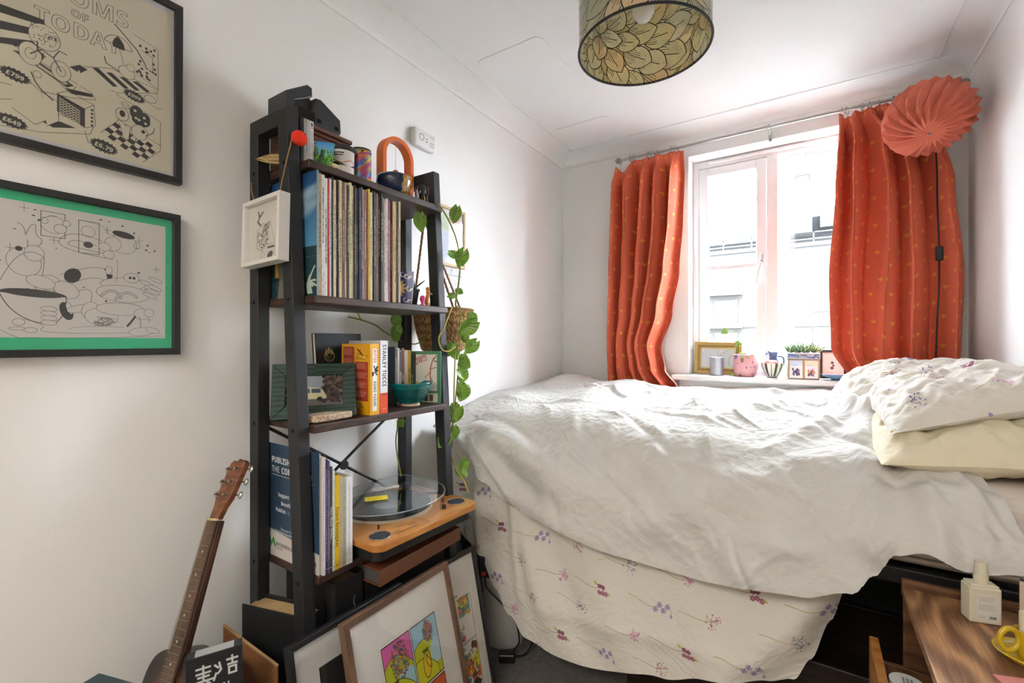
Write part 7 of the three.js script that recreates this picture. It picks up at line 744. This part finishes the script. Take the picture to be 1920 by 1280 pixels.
// ---------- framed pictures standing on the floor ----------
{
  const lean = (o, top, foot, z, yaw = Math.PI / 2) => { const dx = foot[0] - top[0], dy = top[1] - foot[1]; o.position.set((top[0] + foot[0]) / 2, (top[1] + foot[1]) / 2, z); o.rotation.set(-Math.atan2(dx, dy), yaw, 0, 'YXZ'); return Math.hypot(dx, dy); };
  const walnut = mat(0xffffff, { roughness: 0.45, map: woodTex(256, 128, 0x4a3527, 0x7a5c46, { rings: 5, seed: 15 }) }), blackF = mat(0x1d1d1f, { roughness: 0.4 }), mount = mat(0xd3cfc8, { roughness: 0.9 });
  const strip1 = canvas(512, 620, (g, w, h) => {
    const pan = (x, y, a, b, f) => { g.save(); g.beginPath(); g.rect(x, y, a, b); g.clip(); f(x, y, a, b); g.restore(); g.strokeStyle = '#2a2620'; g.lineWidth = 5; g.strokeRect(x, y, a, b); }; g.fillStyle = '#d8d5cc'; g.fillRect(0, 0, w, h); const q = rng(6);
    const hill = (x, y, a, b, c, k) => { g.fillStyle = c; g.beginPath(); g.moveTo(x, y + b); g.lineTo(x, y + b * k); g.quadraticCurveTo(x + a * 0.4, y + b * (k - 0.3), x + a, y + b * (k + 0.15)); g.lineTo(x + a, y + b); g.fill(); g.strokeStyle = '#2a2620'; g.lineWidth = 3; g.stroke(); };
    const tree = (cx, cy, r) => { for (let i = 0; i < 260; i++) { const t = q() * 6.28, d = Math.sqrt(q()) * r; g.strokeStyle = ['#3a6a2a', '#b5402a', '#2a2a3a', '#c98a2a', '#3a5aa0', '#7a3a6a'][i % 6]; g.lineWidth = 3; g.beginPath(); g.arc(cx + Math.cos(t) * d, cy + Math.sin(t) * d * 1.2, 4 + q() * 5, 0, 4); g.stroke(); } };
    const blob = (cx, cy, s) => { g.fillStyle = '#d6b41e'; g.strokeStyle = '#3a2c10'; g.lineWidth = 4; g.beginPath(); g.ellipse(cx, cy, 34 * s, 62 * s, 0.15, 0, 7); g.fill(); g.stroke(); g.beginPath(); g.ellipse(cx + 16 * s, cy - 6 * s, 14 * s, 34 * s, -0.5, 0, 7); g.stroke(); g.beginPath(); g.arc(cx + 6 * s, cy - 44 * s, 5 * s, 0, 7); g.stroke(); for (let i = 0; i < 10; i++) { g.beginPath(); g.moveTo(cx - 20 * s + i * 5 * s, cy - 58 * s); g.lineTo(cx - 26 * s + i * 6 * s, cy - 74 * s); g.stroke(); } };
    pan(14, 14, 236, 290, (x, y, a, b) => { g.fillStyle = '#c95a9a'; g.fillRect(x, y, a, b); hill(x, y, a, b, '#a9b01c', 0.35); g.fillStyle = '#9cc0cc'; g.beginPath(); g.ellipse(x + a * 0.75, y + b * 0.75, 90, 70, 0.3, 0, 7); g.fill(); tree(x + a * 0.55, y + b * 0.33, 74); hill(x, y, a, b, '#b5ba22', 0.72); blob(x + a * 0.3, y + b * 0.82, 0.9); });
    pan(262, 14, 236, 290, (x, y, a, b) => { g.fillStyle = '#8fb8cc'; g.fillRect(x, y, a, b); hill(x, y, a, b, '#b3b81e', 0.42); g.fillStyle = '#a8c8d2'; g.beginPath(); g.ellipse(x + a * 0.85, y + b * 0.6, 60, 60, 0.3, 0, 7); g.fill(); tree(x + a * 0.62, y + b * 0.2, 42); hill(x - 40, y, a, b, '#c2c020', 0.7); blob(x + a * 0.42, y + b * 0.72, 1); });
    pan(14, 316, 236, 290, (x, y, a, b) => { g.fillStyle = '#a9c9d0'; g.fillRect(x, y, a, b); hill(x, y, a, b, '#b8bc20', 0.4); blob(x + a * 0.4, y + b * 0.6, 1.2); });
    pan(262, 316, 236, 290, (x, y, a, b) => { g.fillStyle = '#c2572a'; g.fillRect(x, y, a, b * 0.35); hill(x, y, a, b, '#c4c41e', 0.4); g.fillStyle = '#9ec4d0'; g.beginPath(); g.ellipse(x + a * 0.3, y + b * 0.75, 80, 40, 0.2, 0, 7); g.fill(); });
  });
  const a = thing('framed_comic', 'walnut framed comic strip with yellow hills leaning on the bookcase', 'picture'); const ha = lean(a, [0.432, 0.565], [0.575, 0.004], 1.895, Math.PI / 2 + 0.01); picture(a, 0.392, ha, 0.018, 0.022, walnut, mat(0xffffff, { map: strip1, roughness: 0.8 }), { mount: [0.07, 0.1, 0.008, 0.012], mountMat: mount, lip: 0.006 });
  const strip2 = canvas(360, 640, (g, w, h) => { g.fillStyle = '#d8d4ca'; g.fillRect(0, 0, w, h); const q = rng(16), pan = (x, y, a2, b2, cs) => { g.save(); g.beginPath(); g.rect(x, y, a2, b2); g.clip(); for (let i = 0; i < 70; i++) { g.fillStyle = cs[i % cs.length]; g.beginPath(); g.ellipse(x + q() * a2, y + q() * b2, 14 + q() * 36, 10 + q() * 26, q() * 3, 0, 7); g.fill(); } for (let i = 0; i < 30; i++) { g.strokeStyle = '#2b2622'; g.lineWidth = 3; g.beginPath(); g.arc(x + q() * a2, y + q() * b2, 8 + q() * 20, q() * 3, 3 + q() * 3); g.stroke(); } g.restore(); }; g.fillStyle = '#444'; g.font = 'bold 26px sans-serif'; g.fillText('THE END FOR', 40, 40); pan(40, 70, 130, 150, ['#d8742a', '#d9cf2e', '#c94a2e', '#e0dcd0', '#d8742a']); pan(190, 50, 120, 120, ['#d9cf2e', '#d8742a', '#4f9a3a', '#3f8a9a']); pan(60, 210, 170, 100, ['#e0dcd0', '#c94a2e', '#3f8a9a', '#d8742a']); g.strokeStyle = '#333'; g.lineWidth = 3; g.strokeRect(30, 58, 300, 262); g.strokeRect(30, 330, 300, 290); g.fillText('LITTLE TITCH', 44, 366); g.fillText('AT', 44, 396); pan(70, 390, 200, 150, ['#d9cf2e', '#cfc21e', '#3f9ac0', '#d8742a', '#d9cf2e']); pan(240, 340, 86, 270, ['#3a3230', '#d8742a', '#e0dcd0', '#7a4a2a', '#d9cf2e']); pan(40, 520, 200, 95, ['#3f9ac0', '#c95a7a', '#e0dcd0', '#2f8a9a']); });
  const b = thing('framed_comic', 'black framed orange comic page behind the walnut frame', 'picture'); const hb = lean(b, [0.372, 0.525], [0.49, 0.004], 1.672, Math.PI / 2 - 0.06); picture(b, 0.35, hb, 0.015, 0.018, blackF, mat(0xffffff, { map: strip2, roughness: 0.8 }), { mount: [0.075, 0.085, 0.05, -0.01], mountMat: mount, lip: 0.005 });
  const ink = canvas(512, 512, (g, w, h) => { g.fillStyle = '#1d1c1d'; g.fillRect(0, 0, w, h); g.strokeStyle = '#d4d1cb'; g.lineCap = 'round'; const q = rng(3); g.lineWidth = 8; g.beginPath(); g.moveTo(300, 512); g.lineTo(290, 60); g.quadraticCurveTo(320, 20, 350, 80); g.lineTo(440, 512); g.stroke(); g.lineWidth = 5; for (let i = 0; i < 70; i++) { const x = 305 + q() * 100, y = 90 + q() * 410; g.beginPath(); g.moveTo(x, y); g.bezierCurveTo(x + 20, y - 20, x + 30, y + 30, x + 8 + q() * 30, y + 24); g.stroke(); } g.beginPath(); g.arc(170, 380, 80, 0, 7); g.stroke(); });
  const c = thing('framed_print', 'black framed print with a black square, leftmost of the pictures on the floor', 'picture'); const hc = lean(c, [0.388, 0.553], [0.5, 0.004], 2.029, Math.PI / 2); picture(c, 0.352, hc, 0.014, 0.02, blackF, mat(0xffffff, { map: ink, roughness: 0.75 }), { mount: [0.06, 0.1, 0.0, 0.03], mountMat: mat(0xc9c7c3, { roughness: 0.9 }), lip: 0.006 });
  for (const o of [a, b, c]) o.children[0].parent.updateMatrix();
}
// ---------- bin, socket and cables ----------
{
  const o = thing('waste_bin', 'white cylindrical bin under the foot of the bed', 'bin', [0.318, 0, 1.185]); mesh('bin_body', lathe([[0, 0.002], [0.084, 0.002], [0.088, 0.008], [0.097, 0.285], [0.099, 0.29], [0.096, 0.292], [0.093, 0.285], [0.084, 0.012], [0, 0.008]], 56), mat(0xcfcbc8, { roughness: 0.5 }), o); mesh('liner', lathe([[0.0945, 0.28], [0.1, 0.294], [0.1005, 0.278], [0.1, 0.262]], 40), mat(0xd8d4d0, { roughness: 0.6 }), o); mesh('bin_lid', extr(roundRect(0.11, 0.11, 0.05), 0.003, 0.001).rotateX(-Math.PI / 2 + 0.12).translate(0.02, 0.289, 0.0), mat(0xd5d2ce, { roughness: 0.5 }), o);
  const s = thing('wall_socket', 'white double socket low on the left wall beside the bed', 'socket', [0.001, 0.25, 1.0], [0, Math.PI / 2, 0]); mesh('face_plate', rb(0.2, 0.09, 0.012, 0.004, 0, 0, 0.006), mat(0xdedcd8, { roughness: 0.35 }), s); for (const x of [-0.055, 0.045]) for (const [dx, dy] of [[0, 0.016], [-0.012, -0.012], [0.012, -0.012]]) mesh('pin_hole', rb(0.005, 0.007, 0.002, 0.001, x + dx, dy - 0.008, 0.0118), BLACK, s); for (const x of [-0.03, 0.07]) mesh('rocker', rb(0.012, 0.018, 0.004, 0.001, x, 0.022, 0.0125), WHITE, s);
  const t = thing('extension_block', 'white three-socket extension block by the bookcase', 'extension lead', [0.2, 0.33, 1.4], [0, 1.05, 0]); t.rotation.set(-0.2, 0.95, 0.1, 'YXZ'); mesh('block', rb(0.13, 0.062, 0.035, 0.006, 0, 0, 0), mat(0xd9d7d2, { roughness: 0.4 }), t); for (const x of [-0.03, 0.02]) for (const [dx, dy] of [[0, 0.014], [-0.009, -0.009], [0.009, -0.009]]) mesh('pin_hole', rb(0.005, 0.007, 0.002, 0.001, x + dx, dy, 0.0172), BLACK, t); mesh('mount_cable', tube([[-0.06, -0.02, -0.01], [-0.1, -0.08, -0.04], [-0.12, -0.2, -0.08], [-0.1, -0.31, -0.09]], 0.0035, 24), WHITE, t);
  const p = thing('power_adapter', 'black plug-in adapter with a red sticker beside the bed', 'adapter', [0.318, 0.368, 1.32], [0, 0.9, 0]); mesh('adapter_body', rb(0.062, 0.082, 0.045, 0.008, 0, 0, 0), BLACK, p); mesh('sticker', cyl(0.009, 0.009, 0.001, 0, 0, 0, 20).rotateX(Math.PI / 2).translate(-0.012, -0.025, 0.0232), mat(0xb8262a, { roughness: 0.5 }), p); mesh('badge', rb(0.016, 0.012, 0.001, 0.0004, 0.016, -0.024, 0.0232), mat(0xb59a3a, { roughness: 0.5 }), p); mesh('pins', rb(0.03, 0.012, 0.03, 0.002, -0.02, 0.01, -0.035), WHITE, p); mesh('lead', tube([[0, -0.04, 0], [0.0, -0.08, 0.012], [0.055, -0.14, 0.06], [0.1, -0.2, 0.09], [0.115, -0.26, 0.085], [0.12, -0.3, 0.07], [0.09, -0.345, 0.05], [0.05, -0.352, 0.03]], 0.0032, 60), BLACK, p);
  const r = thing('cable_adapter', 'small black power brick with a silver edge on the carpet', 'power brick', [0.41, 0, 1.3], [0, 0.55, 0]); mesh('brick_body', rb(0.06, 0.034, 0.035, 0.004, 0, 0.018, 0), BLACK, r); mesh('silver_edge', rb(0.056, 0.006, 0.004, 0.001, 0, 0.031, 0.017), CHROME, r); mesh('lead', tube([[0.03, 0.02, 0], [0.07, 0.014, -0.02], [0.1, 0.03, -0.06], [0.09, 0.01, -0.12]], 0.003, 24), BLACK, r);
  const n = thing('blue_packet', 'blue and white paper packet on the carpet at the bottom edge', 'packet', [0.505, 0.001, 1.43], [0, 0.5, 0]); mesh('packet', bx(0.07, 0.004, 0.05, 0, 0.003, 0), [WHITE, WHITE, mat(0xffffff, { roughness: 0.6, map: canvas(128, 96, (g, w, h) => { g.fillStyle = '#24508c'; g.fillRect(0, 0, w, h); g.fillStyle = '#c9d2dc'; for (let i = 0; i < 5; i++) g.fillRect(20 + i * 18, 20, 8, 40); g.fillRect(0, 70, w, 26); }) }), WHITE, WHITE, WHITE], n);
}
// ---------- bedside table ----------
{
  const wal = mat(0xffffff, { roughness: 0.42, map: dataTex(1024, 1024, (x, y) => { const dx = (x - 0.2) * 1.6, dy = (y - 0.62) * 0.75, r = Math.hypot(dx, dy) * 9 + 0.9 * n2(x * 3, y * 1.5) + 0.25 * n2(x * 9, y * 3), s = Math.sin(r * 4.2) * 0.5 + 0.5, f = n3(x * 70, y * 5, 2) * 0.5 + 0.5, gg = n3(x * 220, y * 14, 6) * 0.5 + 0.5; return mixc([112, 76, 52], [212, 164, 116], clamp(0.04 + 0.62 * s ** 1.4 + 0.28 * f + 0.14 * gg - 0.1)); }, true) });
  const wal2 = mat(0xffffff, { roughness: 0.45, map: woodTex(256, 256, 0x4a2f20, 0x8a6040, { rings: 4, seed: 41 }) }), oak = mat(0xffffff, { roughness: 0.55, map: woodTex(256, 128, 0x8a5420, 0xc28440, { rings: 5, seed: 51, fine: 80 }) });
  const o = thing('bedside_table', 'walnut bedside table with an open drawer at the bottom right', 'bedside table', [1.61, 0, 1.3]);
  const tg = rb(0.385, 0.022, 0.62, 0.003, 0.1925, 0.645, 0.31); { const p = tg.attributes.position, nn = tg.attributes.normal, uv = tg.attributes.uv; for (let i = 0; i < p.count; i++) if (Math.abs(nn.getY(i)) > 0.5) uv.setXY(i, p.getX(i) / 0.5 + 0.02, 1 - p.getZ(i) / 0.62); } mesh('top', tg, wal, o);
  mesh('back_lip', uvMetres(rb(0.385, 0.02, 0.014, 0.002, 0.1925, 0.666, 0.007), 3), wal2, o); mesh('back_panel', uvMetres(rb(0.38, 0.63, 0.014, 0.002, 0.1925, 0.318, 0.012), 2), wal2, o); mesh('side_panel', uvMetres(rb(0.016, 0.63, 0.58, 0.002, 0.375, 0.318, 0.31), 2), wal2, o); mesh('front_panel', uvMetres(rb(0.38, 0.63, 0.014, 0.002, 0.1925, 0.318, 0.6), 2), wal2, o); mesh('inner_shelf', uvMetres(rb(0.36, 0.016, 0.57, 0.002, 0.185, 0.33, 0.306), 2), wal2, o);
  const d = new THREE.Group(); d.name = 'drawer'; o.add(d); mesh('drawer_front', uvMetres(rb(0.018, 0.2, 0.5, 0.002, -0.062, 0.452, 0.34), 4), oak, d); for (const z of [0.1, 0.58]) mesh('drawer_side', uvMetres(rb(0.34, 0.15, 0.012, 0.002, 0.115, 0.43, z), 3), wal2, d); mesh('drawer_base', bx(0.34, 0.006, 0.47, 0.115, 0.36, 0.34), wal2, d);
  const jar = thing('cosmetic_jar', 'white jar with a flat lid standing in the open drawer', 'jar', [1.592, 0.364, 1.53]); mesh('jar_body', cyl(0.03, 0.03, 0.155, 0, 0.0785, 0, 40), mat(0xd5d6d4, { roughness: 0.4 }), jar); mesh('band', cyl(0.0303, 0.0303, 0.012, 0, 0.125, 0, 40), mat(0x5fae92, { roughness: 0.4 }), jar); const lt = canvas(128, 128, (g, w, h) => { g.fillStyle = '#d9d9d6'; g.fillRect(0, 0, w, h); g.fillStyle = '#555'; for (let i = 0; i < 3; i++) for (let k = 0; k < 5; k++) g.fillRect(34 + k * 12, 44 + i * 14, 8, 9); }); mesh('lid', cyl(0.031, 0.031, 0.026, 0, 0.168, 0, 40), [mat(0xd9d9d6, { roughness: 0.35 }), mat(0xffffff, { map: lt, roughness: 0.35 }), WHITE], jar);
  // lotion bottle
  const lo = thing('lotion_bottle', 'square cream lotion bottle with a capped pump on the bedside table', 'bottle', [1.733, 0.657, 1.395], [0, 0.28, 0]), cr = mat(0xd8d2ba, { roughness: 0.4 }); mesh('bottle_body', rb(0.056, 0.078, 0.034, 0.004, 0, 0.039, 0, 3), cr, lo);
  const lb = canvas(256, 320, (g, w, h) => { g.fillStyle = '#dad5cc'; g.fillRect(0, 0, w, h); const q = rng(4); lines(g, 24, 26, 200, 6, 12, '#8a8684', q, 3); lines(g, 24, 120, 200, 7, 12, '#8a8684', q, 3); g.fillStyle = '#333'; for (let i = 0; i < 14; i++) g.fillRect(140 + i * 6, 262, 2 + q() * 3, 34); lines(g, 24, 262, 80, 3, 12, '#777', q, 3); }); mesh('label', bx(0.04, 0.056, 0.0006, 0.003, 0.036, 0.0172), [cr, cr, cr, cr, mat(0xffffff, { map: lb, roughness: 0.6 }), cr], lo);
  mesh('shoulder', rb(0.05, 0.006, 0.03, 0.003, 0, 0.08, 0), cr, lo); mesh('collar', cyl(0.0125, 0.0125, 0.02, 0, 0.093, 0, 32), cr, lo); mesh('cap', cyl(0.0105, 0.0115, 0.026, 0, 0.116, 0, 32), cr, lo);
  // yellow candle holder
  const ch = thing('candle_holder', 'yellow ceramic candle holder with ring handle and white rim', 'candle holder', [1.768, 0.657, 1.53], [0, 0.5, 0]), ye = mat(0xc9a818, { roughness: 0.25, clearcoat: 0.5 }); mesh('saucer', lathe([[0, 0.001], [0.03, 0.001], [0.034, 0.004], [0.046, 0.014], [0.05, 0.017], [0.046, 0.0185], [0.03, 0.008], [0, 0.006]], 40), ye, ch); mesh('white_band', new THREE.TorusGeometry(0.04, 0.0022, 6, 48).scale(1, 1, 0.5).rotateX(Math.PI / 2).translate(0, 0.0135, 0), mat(0xe2ddd0, { roughness: 0.4 }), ch); mesh('cup', lathe([[0, 0.005], [0.014, 0.006], [0.016, 0.02], [0.018, 0.05], [0.02, 0.06], [0.017, 0.06], [0.0145, 0.05], [0.013, 0.02], [0, 0.015]], 36), ye, ch); mesh('handle', new THREE.TorusGeometry(0.017, 0.0045, 10, 32).scale(1, 1.2, 1).translate(-0.034, 0.042, 0), ye, ch); mesh('candle', cyl(0.0125, 0.0125, 0.075, 0, 0.055, 0, 24), mat(0xe4d9bc, { roughness: 0.6 }), ch);
  solo('pink_card', bx(0.08, 0.002, 0.05), mat(0xd88a86, { roughness: 0.7 }), 'pink card lying at the front of the bedside table', 'card', [1.745, 0.6575, 1.625], [0, 0.35, 0]);
  const bk = thing('notepad', 'small upright notepad at the right edge of the bedside table', 'notepad', [1.812, 0.657, 1.41], [0, -0.3, 0]); mesh('pages', bx(0.045, 0.105, 0.012, 0, 0.053, 0), mat(0xcdbfae, { roughness: 0.8 }), bk); mesh('cover', bx(0.046, 0.107, 0.002, 0, 0.0545, 0.007), mat(0xc4b2a0, { roughness: 0.6 }), bk); mesh('binding', cyl(0.004, 0.004, 0.046, 0, 0, 0, 12).rotateZ(Math.PI / 2).translate(0, 0.108, 0.001), BLACK, bk);
}
renderer.render(scene, camera);
